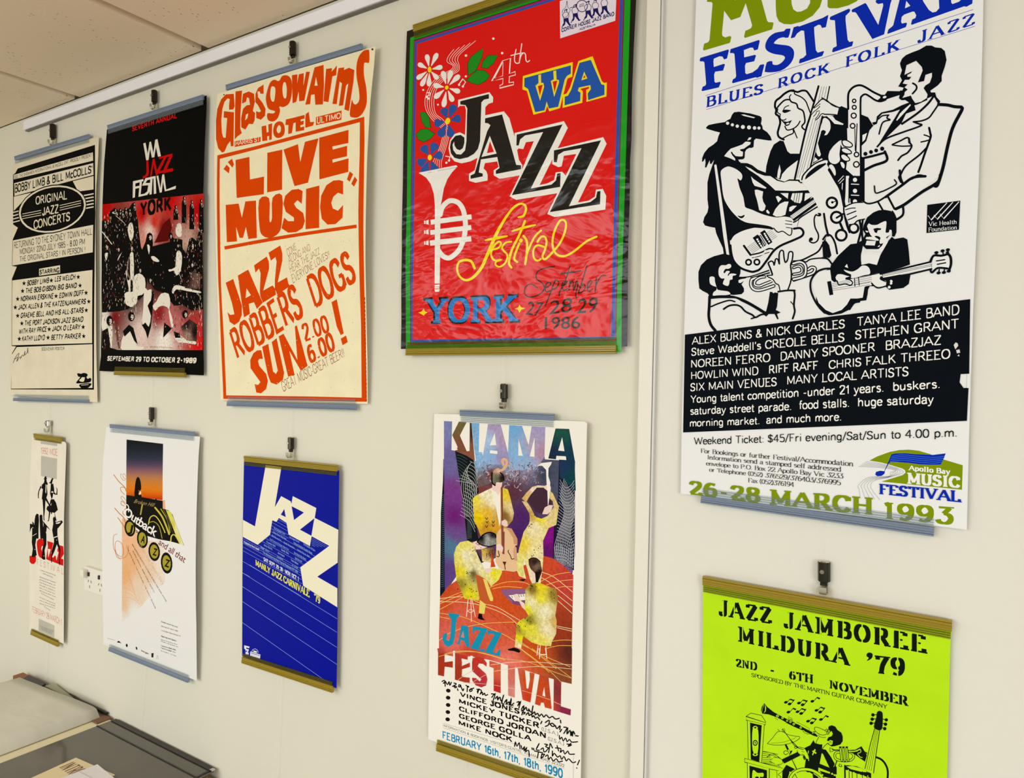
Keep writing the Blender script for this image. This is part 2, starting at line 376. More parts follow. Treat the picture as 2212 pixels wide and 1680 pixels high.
class Sheet:
    """paper with its print: every shape is laid on the sheet's own (bent) surface, inks 0.05 mm apart"""
    def __init__(s, off=0.008, bend=None, step=None, bbox=None):
        s.off = off; s.bend = bend; s.step = step; s.items = []; s.cr = (0, 0, 1); s.bbox = bbox
        if bbox:
            a = onwall(bbox[0], bbox[1]); b = onwall(bbox[2], bbox[3]); s.bx = (a.x, b.x, b.z, a.z)
    def crop(s, x, y, k): s.cr = (x, y, k)
    def P(s, t):
        pts = nums(t) if isinstance(t, str) else t
        x, y, k = s.cr
        return [(x + p[0] / k, y + p[1] / k) + tuple(p[2:]) for p in pts]
    def base(s, x, z):
        if not s.bend: return s.off
        x0, x1, z0, z1 = s.bx; k = math.floor(z / s.step + 1e-6); f = z / s.step - k     # flat facets, one per strip
        b0, b1 = (s.bend(0, (j * s.step - z0) / (z1 - z0)) for j in (k, k + 1))
        return s.off + b0 + (b1 - b0) * f
    def flat(s, p):                       # pixel -> (x, z) on the sheet
        w = onwall(p[0], p[1], s.off)
        if s.bend:
            for _ in range(4): w = onwall(p[0], p[1], s.base(w.x, w.z))
        return (w.x, w.z)
    def add(s, pts, tris, col, lift=None):
        """pts in sheet (x, z); col hex, or Wash"""
        if tris: s.items.append((pts, list(tris), col))
    def poly(s, t, col, smooth=False, holes=(), n=5, lift=None):
        loops = []
        for q in (t,) + tuple(holes):
            p = s.P(q)
            if smooth: p = catmull(p, True, n)
            loops.append([Vector((*s.flat(a), 0)) for a in p])
        pts = [(v.x, v.y) for l in loops for v in l]
        s.add(pts, tessellate_polygon(loops), col, lift)
    def blob(s, t, col, holes=(), n=4): s.poly(t, col, True, holes, n)
    def polys(s, many, col, smooth=False):
        for t in many.split(';'):
            if t.strip(): s.poly(t, col, smooth)
    def line(s, t, w, col, smooth=True, closed=False, cap=True, n=5, w2=None):
        """w: pixel width (in crop pixels); points may carry a third number = width factor"""
        p = s.P(t); k = s.cr[2]
        p = [q if len(q) == 3 else q + (1.0,) for q in p]
        if smooth and len(p) > 2: p = catmull(p, closed, n)
        elif closed: p = p + [p[0]]
        if smooth and closed and len(p) > 2: p = p + [p[0]]
        vs = []; ts = []
        def q(pts):
            b = len(vs); vs.extend(s.flat(a) for a in pts)
            for i in range(1, len(pts) - 1): ts.append((b, b + i, b + i + 1))
        N = len(p)
        side = []
        for i in range(N):
            a = p[max(i - 1, 0)]; b = p[min(i + 1, N - 1)]
            if closed and N > 3:
                if i == 0: a = p[N - 2]
                if i == N - 1: b = p[1]
            dx, dy = b[0] - a[0], b[1] - a[1]; l = math.hypot(dx, dy) or 1e-9
            h = w / k / 2 * p[i][2]
            if not smooth and 0 < i < N - 1:
                a1 = math.atan2(p[i][1] - p[i-1][1], p[i][0] - p[i-1][0]); a2 = math.atan2(p[i+1][1] - p[i][1], p[i+1][0] - p[i][0])
                h /= max(.5, abs(math.cos((a2 - a1) / 2)))
            side.append(((p[i][0] - dy / l * h, p[i][1] + dx / l * h), (p[i][0] + dy / l * h, p[i][1] - dx / l * h)))
        b = 0
        for sd in side: vs.append(s.flat(sd[0])); vs.append(s.flat(sd[1]))
        for i in range(N - 1):
            ts.append((2 * i, 2 * i + 1, 2 * i + 3)); ts.append((2 * i, 2 * i + 3, 2 * i + 2))
        if cap and not closed:
            for e, f in ((p[0], p[1]), (p[-1], p[-2])):
                h = w / k / 2 * e[2]; an = math.atan2(e[1] - f[1], e[0] - f[0])
                q([(e[0] + h * math.cos(an + j * .5236), e[1] + h * math.sin(an + j * .5236)) for j in range(-3, 4)])
        if smooth and N > 12: vs, ts = union(vs, ts)
        s.add(vs, ts, col)
    def dot(s, x, y, r, col, ry=None, rot=0):
        ry = ry or r; c, d = math.cos(rot), math.sin(rot)
        s.poly([(x + r * math.cos(j * .3927) * c - ry * math.sin(j * .3927) * d, y + r * math.cos(j * .3927) * d + ry * math.sin(j * .3927) * c) for j in range(16)], col)
    def dots(s, t, r, col):
        for a in nums(t): s.dot(a[0], a[1], r * (a[2] if len(a) > 2 else 1), col)
    def _quad(s, ab, h, lean):
        (ax, ay), (bx, by) = s.P(ab)[:2]; k = s.cr[2]
        h0, h1 = (h if isinstance(h, (tuple, list)) else (h, h)); h0 /= k; h1 /= k
        A, B = s.flat((ax, ay)), s.flat((bx, by))
        TA, TB = s.flat((ax + lean * h0, ay - h0)), s.flat((bx + lean * h1, by - h1))
        return A, B, TA, TB
    def _place(s, vs, ts, A, B, TA, TB, cap, col, arc=0.0, xr=None):
        x0 = min(v[0] for v in vs) if xr is None else xr[0]; x1 = max(v[0] for v in vs) if xr is None else xr[1]
        out = []
        for x, y in vs:
            u = (x - x0) / (x1 - x0); v = y / cap
            out.append(tuple(A[j] * (1 - u) * (1 - v) + B[j] * u * (1 - v) + TA[j] * (1 - u) * v + TB[j] * u * v for j in (0, 1)))
        s.add(out, ts, col)
    def text(s, body, ab, h, col, wt=0.0, lean=0.0, shear=0.0, space=1.0):
        vs, ts = font_mesh(body, wt, shear, space)
        s._place(vs, ts, *s._quad(ab, h, lean), CAP, col)
    def sans(s, body, ab, h, col, w=.12, wy=None, space=1.0, lean=0.0):
        vs, ts = stroke_font(body, w, wy or w * .9, 0, 0, space)
        s._place(vs, ts, *s._quad(ab, h, lean), 1.0, col)
    def slab(s, body, ab, h, col, wx=.16, wy=.08, serif=.07, st=.07, space=1.0, lean=0.0, grow=0.0, stencil=False):
        vs, ts = stroke_font(body, wx + grow, wy + grow, serif, st + grow, space)
        if stencil:
            x0 = 0.0
            for ch in body:
                adv = GL[ch][0]
                for gx in {'O': (.43,), 'D': (.33,), 'B': (.32,), 'R': (.32,), 'A': (.27,), 'E': (.32,), 'U': (.46,), 'M': (.27,), 'N': (.28,), '9': (.34,), '6': (.34,), 'J': (.27,), 'T': (.55,), 'V': (.6,), 'H': (.5,), '2': (), 'L': (.34,)}.get(ch, ()):
                    vs, ts = clip_x(vs, ts, x0 + gx - .034, x0 + gx + .034)
                x0 += adv * space + ((wx + grow) * .25 + max(0, wx + grow - .14) * .75 + serif * .5 if ch != ' ' else 0)
        if wx >= .15 and not stencil: vs, ts = union(vs, ts)
        s._place(vs, ts, *s._quad(ab, h, lean), 1.0, col)
    def build(s, name, outline, paper, mat, thick=0.0005, parent=None, smooth_edge=False):
        """outline in pixels. Inks lie 8 micrometres apart, stacked only where shapes really cross"""
        ol = catmull(s.P(outline), True, 5) if smooth_edge else s.P(outline)
        loop = [s.flat(a) for a in ol]; st = s.step or 1.0
        if s.step:
            l2 = []
            for i in range(len(loop)):
                a, b = loop[i], loop[(i + 1) % len(loop)]; n = max(1, int(math.hypot(b[0] - a[0], b[1] - a[1]) / st))
                l2 += [(a[0] + (b[0] - a[0]) * j / n, a[1] + (b[1] - a[1]) * j / n) for j in range(n)]
            loop = l2
        s.items.insert(0, (loop, [tuple(t) for t in tessellate_polygon([[Vector((p[0], p[1], 0)) for p in loop]])], paper))
        X0, X1 = min(p[0] for p in loop), max(p[0] for p in loop); Z0, Z1 = min(p[1] for p in loop), max(p[1] for p in loop)
        G = 48; lev = [[0] * G for _ in range(G)]
        VS = []; FS = []; CC = []
        for pts, fs, col in s.items:
            pts = [(p[0], p[1]) for p in pts]
            fs = [t if tri_area(pts, t) > 0 else (t[0], t[2], t[1]) for t in fs if abs(tri_area(pts, t)) > 1e-10]
            if not fs: continue
            cells = set()
            for t in fs:
                q = [pts[i] for i in t]
                i0, i1 = (int((f(p[0] for p in q) - X0) / (X1 - X0) * G) for f in (min, max)); j0, j1 = (int((f(p[1] for p in q) - Z0) / (Z1 - Z0) * G) for f in (min, max))
                for i in range(max(i0, 0), min(i1, G - 1) + 1):
                    for j in range(max(j0, 0), min(j1, G - 1) + 1): cells.add((i, j))
            L_ = max((lev[i][j] for i, j in cells), default=0) + 1
            for i, j in cells: lev[i][j] = L_
            step = s.step if s.step else None
            if isinstance(col, Wash): step = min(step or 1, col.step)
            if step:
                bm = bmesh.new(); bv = [bm.verts.new((p[0], p[1], 0)) for p in pts]
                for t in fs:
                    try: bm.faces.new([bv[i] for i in t])
                    except ValueError: pass
                for ax, step in ((1, s.step), (0, col.step if isinstance(col, Wash) else None), (1, col.step if isinstance(col, Wash) else None)):
                    if not step: continue
                    lo = min(p[ax] for p in pts); hi = max(p[ax] for p in pts); k = math.floor(lo / step) + 1
                    while k * step < hi:
                        co = [0, 0, 0]; no = [0, 0, 0]; co[ax] = k * step; no[ax] = 1
                        bmesh.ops.bisect_plane(bm, geom=bm.verts[:] + bm.edges[:] + bm.faces[:], plane_co=co, plane_no=no, dist=1e-7); k += 1
                bmesh.ops.triangulate(bm, faces=[f for f in bm.faces if len(f.verts) > 3]); bm.verts.index_update()
                pts = [(v.co.x, v.co.y) for v in bm.verts]; fs = [tuple(v.index for v in f.verts) for f in bm.faces]; bm.free()
            k = len(VS); lf = (L_ - 1) * 0.000008
            VS += [(p[0], -(s.base(p[0], p[1]) + lf), p[1]) for p in pts]
            if isinstance(col, str): c = [(*lin(col), 1.0)] * len(pts)
            else: c = [col(p[0], p[1]) for p in pts]
            for t in fs: FS.append(tuple(k + i for i in t)); CC += [c[i] for i in t]
        k = len(VS); n = len(loop)
        pc = (*lin(paper), 1.0) if isinstance(paper, str) else (.8, .8, .8, 1)
        for p in loop:
            y = s.base(*p); VS.append((p[0], -y, p[1])); VS.append((p[0], -(y - thick), p[1]))
        for i in range(n):
            j = (i + 1) % n; FS.append((k + 2 * i, k + 2 * i + 1, k + 2 * j + 1, k + 2 * j)); CC += [pc] * 4
        for t in tessellate_polygon([[Vector((p[0], p[1], 0)) for p in loop]]): FS.append(tuple(k + 2 * i + 1 for i in t)); CC += [pc] * 3
        if max(max(r) for r in lev) > 60: print('deep stack', name, max(max(r) for r in lev))
        return link_mesh(name, VS, FS, mat, parent, cols=CC)
class Wash:
    """colour that drifts between stops laid on the sheet (pixel x, y, hex); mottle 0..1"""
    def __init__(s, sheet, stops, mottle=0.0, step=0.008, power=3):
        s.k = [(*sheet.flat(sheet.P([(a, b)])[0]), lin(h)) for a, b, h in stops]; s.step = step; s.m = 1 - mottle; s.p = power
    def __call__(s, x, z):
        W = 0; c = [0, 0, 0]
        for a, b, h in s.k:
            w = 1 / ((a - x) ** 2 + (b - z) ** 2 + 1e-6) ** (s.p / 2); W += w
            for j in range(3): c[j] += w * h[j]
        return (c[0] / W, c[1] / W, c[2] / W, s.m)

class Ramp(Wash):
    """colour that changes along the line p0 -> p1 (pixels), stops = [(t, hex)]"""
    def __init__(s, sheet, p0, p1, stops, step=0.004, mottle=0.0):
        s.a = sheet.flat(sheet.P([p0])[0]); b = sheet.flat(sheet.P([p1])[0]); s.d = (b[0] - s.a[0], b[1] - s.a[1]); s.l = s.d[0] ** 2 + s.d[1] ** 2
        s.st = [(t, lin(h)) for t, h in stops]; s.step = step; s.m = 1 - mottle
    def __call__(s, x, z):
        t = ((x - s.a[0]) * s.d[0] + (z - s.a[1]) * s.d[1]) / s.l; st = s.st
        if t <= st[0][0]: return (*st[0][1], s.m)
        for (t0, c0), (t1, c1) in zip(st, st[1:]):
            if t <= t1:
                f = (t - t0) / (t1 - t0); return (*(c0[j] + (c1[j] - c0[j]) * f for j in range(3)), s.m)
        return (*st[-1][1], s.m)
# ================================================================== the room
CEIL = 2.40; TZ = CAMZ - 0.933
def wall_setup(m, N, L, b, tc):
    n = N.new('ShaderNodeTexNoise'); n.inputs['Scale'].default_value = 260; n.inputs['Detail'].default_value = 3
    L.new(tc.outputs['Object'], n.inputs['Vector'])
    bp = N.new('ShaderNodeBump'); bp.inputs['Strength'].default_value = 0.12; bp.inputs['Distance'].default_value = 0.001
    L.new(n.outputs['Fac'], bp.inputs['Height']); L.new(bp.outputs[0], b.inputs['Normal'])
WALL = pmat('painted_wall', 'DFDCCC', 0.6, spec=0.3, noise=0.03, nscale=1.5, setup=wall_setup)
WALLR = pmat('painted_panel', 'E2E0D6', 0.55, spec=0.3, noise=0.03, nscale=1.5, setup=wall_setup)
TRIM = pmat('cover_strip_paint', 'E6E3D6', 0.4)
def ceil_setup(m, N, L, b, tc):
    v = N.new('ShaderNodeTexVoronoi'); v.inputs['Scale'].default_value = 75
    n = N.new('ShaderNodeTexNoise'); n.inputs['Scale'].default_value = 9; n.inputs['Detail'].default_value = 3
    mp = N.new('ShaderNodeMapping'); mp.inputs['Scale'].default_value = (1.5, 0.8, 1)
    L.new(tc.outputs['Object'], mp.inputs['Vector']); L.new(mp.outputs[0], v.inputs['Vector']); L.new(tc.outputs['Object'], n.inputs['Vector'])
    c = N.new('ShaderNodeMath'); c.operation = 'MULTIPLY'; L.new(n.outputs['Fac'], c.inputs[0]); c.inputs[1].default_value = 0.27
    lt = N.new('ShaderNodeMath'); lt.operation = 'LESS_THAN'; L.new(v.outputs['Distance'], lt.inputs[0]); L.new(c.outputs[0], lt.inputs[1])
    n2 = N.new('ShaderNodeTexNoise'); n2.inputs['Scale'].default_value = 120; n2.inputs['Detail'].default_value = 5; L.new(tc.outputs['Object'], n2.inputs['Vector'])
    gate = N.new('ShaderNodeMath'); gate.operation = 'GREATER_THAN'; L.new(n.outputs['Fac'], gate.inputs[0]); gate.inputs[1].default_value = 0.53
    ml = N.new('ShaderNodeMath'); ml.operation = 'MULTIPLY'; L.new(lt.outputs[0], ml.inputs[0]); L.new(gate.outputs[0], ml.inputs[1])
    mx = N.new('ShaderNodeMix'); mx.data_type = 'RGBA'; L.new(ml.outputs[0], mx.inputs[0])
    mx.inputs[6].default_value = (*lin('EBD8BE'), 1); mx.inputs[7].default_value = (*lin('AC9074'), 1)
    L.new(mx.outputs[2], b.inputs['Base Color'])
    bp = N.new('ShaderNodeBump'); bp.inputs['Strength'].default_value = 0.3; bp.inputs['Distance'].default_value = 0.001
    L.new(n2.outputs['Fac'], bp.inputs['Height']); L.new(bp.outputs[0], b.inputs['Normal'])
TILE = pmat('ceiling_board', 'CDB9A0', 0.9, setup=ceil_setup)
GRID = pmat('ceiling_strip', 'D2BC9C', 0.7)
FLOOR = pmat('floor_carpet', 'B9B3A6', 0.95, bump=0.5, bscale=900, noise=0.15, nscale=30)
def S(o): return tag(o, kind='structure')
XL, XR, YB, YF = -4.6, 2.9, 0.0, -4.3
XSTRIP0, XSTRIP1 = onwall(1402, 840).x - 0.012, onwall(1402, 840).x + 0.010
S(box('floor', ((XL + XR) / 2, (YB + YF) / 2, -0.05), (XR - XL + 0.2, YB - YF + 0.2, 0.1), FLOOR))
S(box('wall_back', ((XL + XSTRIP0) / 2, 0.05, CEIL / 2), (XSTRIP0 - XL + 0.02, 0.1, CEIL), WALL))
S(box('wall_back_right', ((XSTRIP1 + XR) / 2, 0.0455, CEIL / 2), (XR - XSTRIP1, 0.101, CEIL), WALLR))
S(box('wall_left', (XL - 0.05, (YB + YF) / 2, CEIL / 2), (0.1, YB - YF, CEIL), WALL))
S(box('wall_right', (XR + 0.05, (YB + YF) / 2, CEIL / 2), (0.1, YB - YF, CEIL), WALL))
S(box('wall_front', ((XL + XR) / 2, YF - 0.05, CEIL / 2), (XR - XL, 0.1, CEIL), pmat('far_wall_paint', '8E8A7C', .7)))
# ceiling: a deck with lining boards hung under it, 600 mm wide, narrow recessed strips between them
ce = S(box('ceiling', ((XL + XR) / 2, (YB + YF) / 2, CEIL + 0.06), (XR - XL + 0.2, YB - YF + 0.2, 0.08), GRID))
j0 = onwall(170, 215).x; k0 = int((XL - j0) / 0.595) - 1
tile_mesh = None
for i in range(k0, 12):
    x0 = j0 + i * 0.595 + 0.014; x1 = x0 + 0.567
    x0 = max(x0, XL); x1 = min(x1, XR)
    if x1 - x0 < 0.05: continue
    for r in range(4):
        y1 = -0.004 - r * 1.08; y0 = max(y1 - 1.06, YF + 0.005)
        t = box('ceiling_board', ((x0 + x1) / 2, (y0 + y1) / 2, CEIL + 0.010), (x1 - x0, y1 - y0, 0.02), TILE, bevel=0.0012)
        t.parent = ce; t.location = t.location - ce.location
# trim: cover strip where the two wall linings meet, with a grooved bead
bm = bmesh.new()
bm_box(bm, ((XSTRIP0 + XSTRIP1) / 2, -0.007, CEIL / 2), (XSTRIP1 - XSTRIP0, 0.014, CEIL - 0.004), 0.0012)
tr = S(bm_obj('trim_1', bm, TRIM))
bm = bmesh.new(); bm_box(bm, (XSTRIP1 + 0.0028, -0.0068, CEIL / 2), (0.0032, 0.0126, CEIL - 0.004), 0.0006)
bm_obj('bead', bm, pmat('bead_plastic', 'D3D3D0', 0.3), tr)
S(box('baseboard_back', ((XL + XR) / 2, -0.008, 0.05), (XR - XL, 0.012, 0.1), TRIM))

# picture rail the posters hang from
RAILM = pmat('rail_enamel', 'F2F2F8', 0.3)
x0 = onwall(61, 274).x; z1 = CAMZ + 0.766; z0 = CAMZ + 0.7385
prof = [(0, z0 + .004), (-.010, z0 + .004), (-.010, z0 + .0024), (-.004, z0 + .0022), (-.004, z0 - .0004), (-.0125, z0), (-.0135, z0 + .001), (-.0135, z1 - .001), (-.0125, z1), (0, z1)]
prof = [(0, z0), (-.0125, z0), (-.0135, z0 + .001), (-.0135, z1 - .001), (-.0125, z1), (0, z1)]
rail = empty('picture_rail', (x0, 0, z0)); tag(rail, 'long white metal picture rail under the ceiling that all posters hang from', 'rail')
v, f = sweep([(x0, 0, 0), (2.6, 0, 0)], prof); link_mesh('rail_body', v, f, RAILM, rail)
v, f = sweep([(x0 + .002, 0, 0), (2.6, 0, 0)], [(0, z0 - .0012), (-.009, z0 - .0012), (-.009, z0 - .0034), (0, z0 - .0034)]); link_mesh('lower_lip', v, f, pmat('rail_dark_lip', '6B6459', 0.4), rail)  # lower lip, coloured darker than the rail body

# ------------------------------------------------------------------ hanging hardware
def see_through(name, tint, fac, base, rough=0.18, spec=0.6):
    def st(m, N, L, b, tc):
        t = N.new('ShaderNodeBsdfTransparent'); t.inputs[0].default_value = (*lin(tint), 1)
        mx = N.new('ShaderNodeMixShader'); mx.inputs[0].default_value = 1 - fac
        L.new(t.outputs[0], mx.inputs[1]); L.new(b.outputs[0], mx.inputs[2]); L.new(mx.outputs[0], N['Material Output'].inputs['Surface'])
    return pmat(name, base, rough, spec=spec, setup=st)
CLEAR_B = see_through('clear_plastic_thick', 'C4D2E4', 0.30, '98A6BC', 0.15, 0.8)
CLEAR_L = see_through('clear_plastic_thin', 'F8FAFA', 0.93, 'C4CACC', 0.12, 0.8)
GOLD_B = see_through('amber_plastic_thick', 'C8B858', 0.22, 'AE9732', 0.18, 0.8)
GOLD_L = see_through('amber_plastic_thin', 'F2EED0', 0.92, 'A59A50', 0.15, 0.8)
CLEAR_R = see_through('clear_plastic_rib', 'C8D4DC', .35, 'A8B4BE', .12, .8)
GOLD_R = see_through('amber_plastic_rib', 'B8AC60', .35, '7E7426', .15, .8)
RODM = see_through('clear_rod', 'FFFFFF', 0.95, 'F6F4EC', 0.2, 0.5)
TABM = see_through('clear_tab', 'F8F7F0', 0.86, 'E0DED2', 0.15, 0.7)
DARKM = pmat('dark_chrome', '3A3730', 0.22, metal=0.9)
CHROME = pmat('bright_chrome', 'C9C6BE', 0.15, metal=1.0)
def hanger(name, a, b, off, kind, up, label, hb=0.0115, hl=0.0115, group='plastic poster hanger strips'):
    """a, b: ends of the body's outer edge in pixels. up=+1: body above its lip (top of a poster), -1: body below"""
    A = onwall(*a, off); B = onwall(*b, off); d = (B - A).normalized(); n = Vector((-d.z, 0, d.x)) * up   # n: towards the body
    L = (B - A).length
    t = empty(name, A); tag(t, label, 'hanger', group)
    def ext(pn, prof, mat, inset=0.0):
        vs = []; fs = []; m = len(prof)
        for q in (A + d * inset, B - d * inset):
            for y, h in prof: p = q - n * h; vs.append((p.x, -off - y, p.z))
        for j in range(m): k = (j + 1) % m; fs.append((j, k, m + k, m + j))
        fs.append(tuple(range(m))); fs.append(tuple(m + j for j in range(m - 1, -1, -1)))
        bm = bmesh.new(); bv = [bm.verts.new(v) for v in vs]
        for q in fs: bm.faces.new([bv[i] for i in q])
        bmesh.ops.recalc_face_normals(bm, faces=bm.faces[:])
        return bm_obj(pn, bm, mat, t)
    body = [(-.002, 0)]
    for k in range(4):                                   # ridged front of the grip
        h = hb * k / 4; body += [(.0030 + .0012 * (k in (0, 1)), h + .0002), (.0042 + .0010 * (k in (0, 1)), h + hb * .10), (.0042 + .0010 * (k in (0, 1)), h + hb * .17), (.0030, h + hb * .235)]
    body += [(.0026, hb), (-.002, hb)]
    ext('grip', body, CLEAR_B if kind == 'clear' else GOLD_B)
    lip = [(.0009, hb * .9)]
    for k in range(4):
        h = hb + hl * k / 4; lip += [(.0018, h + .0002), (.0026, h + hl * .06), (.0026, h + hl * .12), (.0016, h + hl * .2)]
    lip += [(.0014, hb + hl), (.0009, hb + hl)]
    ext('lip', lip, CLEAR_L if kind == 'clear' else GOLD_L, 0.0008)
    for k in range(3):
        h = hb + hl * (.22 + .27 * k); ext('rib', [(.0022, h), (.0031, h + .0002), (.0031, h + .0006), (.0022, h + .0008)], CLEAR_R if kind == 'clear' else GOLD_R, 0.001)
    return t
def hook(cx, y0, y1, y2, label, off=0.010, r=0.0075, mat=None, tab=None):
    """metal grip on its rod: body from pixel row y0 to y1, hook down to y2"""
    mat = mat or DARKM
    a = onwall(cx, y0, off); b = onwall(cx, y1, off); c = onwall(cx, y2, off)
    a.y = b.y = c.y = -off
    t = empty('hook', b); tag(t, label, 'hook', 'metal hooks on the hanging rods')
    bm = bmesh.new(); bm_cyl(bm, a, b, r, 8); bmesh.ops.bevel(bm, geom=bm.edges[:], offset=.0006, segments=1, affect='EDGES'); bm_obj('hook_body', bm, mat, t)
    bm = bmesh.new(); bm_cyl(bm, a + Vector((0, 0, .0015)), a, r * .72, 12, r * .9); bm_obj('collar', bm, CHROME, t)
    m = (a + b) / 2; bm = bmesh.new(); bm_cyl(bm, m + Vector((-.0012, -r - .0012, .001)), m + Vector((-.0012, -r + .002, .001)), .0028, 14)
    bm_cyl(bm, m + Vector((-.0012, -r - .0016, .001)), m + Vector((-.0012, -r - .001, .001)), .0012, 6); bm_obj('screw', bm, CHROME, t)
    bm = bmesh.new(); bm_box(bm, b + Vector((0, 0, -.003)), (r * 1.1, r * .8, .006), .0006); bm_obj('neck', bm, mat, t)
    # bent flat hook
    H = b.z - c.z; R = H * .36; zc = c.z + R; pts = [(0, b.z - .004), (0.0005, zc + R)]
    path = [(b.y + .001, b.z - .004), (b.y + .002, zc + R * .6)] + [(b.y + .002 - R * (1 - math.cos(q)) * .9, zc - R * math.sin(q) + .0) for q in [j * math.pi / 8 for j in range(1, 9)]] + [(b.y + .002 - 1.85 * R, zc + R * .7)]
    vs = []; fs = []; w = r * .55; th = .0009
    for i, (y, z) in enumerate(path):
        p = path[max(i - 1, 0)]; q = path[min(i + 1, len(path) - 1)]; dy, dz = q[0] - p[0], q[1] - p[1]; l = math.hypot(dy, dz); ny, nz = -dz / l * th, dy / l * th
        vs += [(b.x - w, y - ny, z - nz), (b.x + w, y - ny, z - nz), (b.x + w, y + ny, z + nz), (b.x - w, y + ny, z + nz)]
    for i in range(len(path) - 1):
        for j in range(4): k = (j + 1) % 4; fs.append((i * 4 + j, i * 4 + k, i * 4 + 4 + k, i * 4 + 4 + j))
    fs += [(3, 2, 1, 0), tuple(len(vs) - 4 + j for j in range(4))]
    link_mesh('hook_tongue', vs, fs, CHROME, t)
    if tab:
        q = onwall(cx, tab, off); h = (c.z + .004) - q.z
        tb = empty('hanging_tab', (b.x, -off - .001, q.z)); tag(tb, label.replace('hook', 'tab').replace('dark metal', 'clear plastic').replace('shiny metal', 'clear plastic') , 'tab', 'clear hanging tabs between hook and strip')
        W2 = .0095; z0_ = q.z - .003; z1_ = c.z + .009; ring = []
        out = [(-W2, z0_), (W2, z0_), (W2, z1_ - .004), (W2 * .6, z1_), (-W2 * .6, z1_), (-W2, z1_ - .004)]
        hole = [(.003 * math.cos(j * .785), z1_ - .006 + .003 * math.sin(j * .785)) for j in range(8)]
        lo = [[Vector((x, z, 0)) for x, z in out], [Vector((x, z, 0)) for x, z in hole]]
        pts = out + hole; T = tessellate_polygon(lo); n = len(pts); vs = [(b.x + x, -off - .0012, z) for x, z in pts] + [(b.x + x, -off - .0004, z) for x, z in pts]
        fs = [tuple(t_) for t_ in T] + [tuple(n + i for i in reversed(t_)) for t_ in T]
        for s0, cnt in ((0, len(out)), (len(out), len(hole))):
            for i in range(cnt): j = (i + 1) % cnt; fs.append((s0 + i, s0 + j, n + s0 + j, n + s0 + i))
        link_mesh('tab_plate', vs, fs, TABM, tb)
    return t
def rod(pts, label, w=0.0095, off=0.004):
    P = [onwall(x, y, off) for x, y in pts]; vs = []; fs = []
    for p in P: vs += [(p.x - w / 2, -off - .0006, p.z), (p.x - w / 4, -off - .0014, p.z), (p.x + w / 4, -off - .0014, p.z), (p.x + w / 2, -off - .0006, p.z), (p.x + w / 2, -off + .0006, p.z), (p.x - w / 2, -off + .0006, p.z)]
    for i in range(len(P) - 1):
        for j in range(6): k = (j + 1) % 6; fs.append((i * 6 + j, i * 6 + k, i * 6 + 6 + k, i * 6 + 6 + j))
    fs += [tuple(range(5, -1, -1)), tuple(len(vs) - 6 + j for j in range(6))]
    o = link_mesh('hanging_rod', vs, fs, RODM); tag(o, label, 'rod', 'clear flat rods hanging from the picture rail')
rod([(114, 280), (105, 905), (103, 1395), (99, 1472)], 'leftmost clear hanging rod, behind the two narrow leftmost posters')
rod([(333, 192), (327, 890), (314, 1440), (304, 1578)], 'clear hanging rod running down below the white desert sunset poster')
rod([(632, 88), (629, 945), (609, 1470), (600, 1690)], 'clear hanging rod running down below the blue carnivale poster')
rod([(1106, -90), (1089, 770), (1086, 870), (1040, 1200), (1009, 1640), (1007, 1720)], 'clear hanging rod behind the red poster and the tall white festival poster')
rod([(1800, -160), (1779, 1130), (1775, 1215), (1772, 1700)], 'rightmost clear hanging rod, above the lime green poster', w=0.011)
hook(114, 269, 298, 313, 'dark metal hook under the left end of the rail, above the cream concert poster', r=.0085, tab=318)
hook(333.5, 196, 221, 236, 'dark metal hook above the black and red poster', r=.0075, tab=240)
hook(632.5, 91, 120, 137, 'dark metal hook above the orange lettered cream poster', r=.0075, tab=146)
hook(104.5, 909, 920, 933, 'shiny metal hook above the narrow white poster at far left', r=.0085, mat=CHROME, tab=938)
hook(327.5, 880, 906, 918, 'dark metal hook above the white desert sunset poster', r=.0068, tab=923)
hook(628.5, 945, 970, 988, 'dark metal hook above the blue carnivale poster', r=.0070, tab=993)
hook(1089, 830, 861, 882, 'dark metal hook between the red poster and the tall white festival poster', r=.0072, tab=889)
hook(1780, 1213, 1255, 1281, 'dark metal hook above the lime green poster', r=.0082, tab=1296)

# ------------------------------------------------------------------ wall socket
PL = pmat('socket_plastic', 'E9E4D8', 0.35)
a = onwall(191.5, 1221); b = onwall(191.5, 1272); pw, ph = 0.115, a.z - b.z
sx, sz = a.x + pw / 2, (a.z + b.z) / 2
so = empty('power_socket', (sx, 0, sz)); tag(so, 'white double wall socket partly behind the white desert sunset poster', 'socket')
box('plate', (sx, -.006, sz), (pw, .0118, ph), PL, so, .002)
box('adapter_button', (sx - .046, -.0185, sz + ph * .26), (.018, .013, .022), PL, so, .004)
for k in (-1, 1):
    q = sx + k * .027
    box('switch', (q - .004, -.0135, sz + ph * .24), (.006, .004, .011), pmat('switch_black', '1B1A18', .3), so, .001)
    for dx, dz, r_ in ((-.007, -.004, .5), (.007, -.004, -.5), (0, -.019, 0)):
        bm = bmesh.new(); bm_box(bm, (q + dx, -.0121, sz + dz), (.0018, .0008, .0075), 0, Matrix.Rotation(r_, 3, 'Y')); bm_obj('slot', bm, pmat('slot_dark', '4A463E', .5), so)
# ================================================================== printed posters
PAPER = pmat('paper_satin', attr=True, rough=0.5, spec=0.03, bump=0.15, bscale=14, bdist=0.004)
PMATTE = pmat('paper_matte', attr=True, rough=0.75, spec=0.05, bump=0.1, bscale=20, bdist=0.003, noise=0.05, nscale=18)
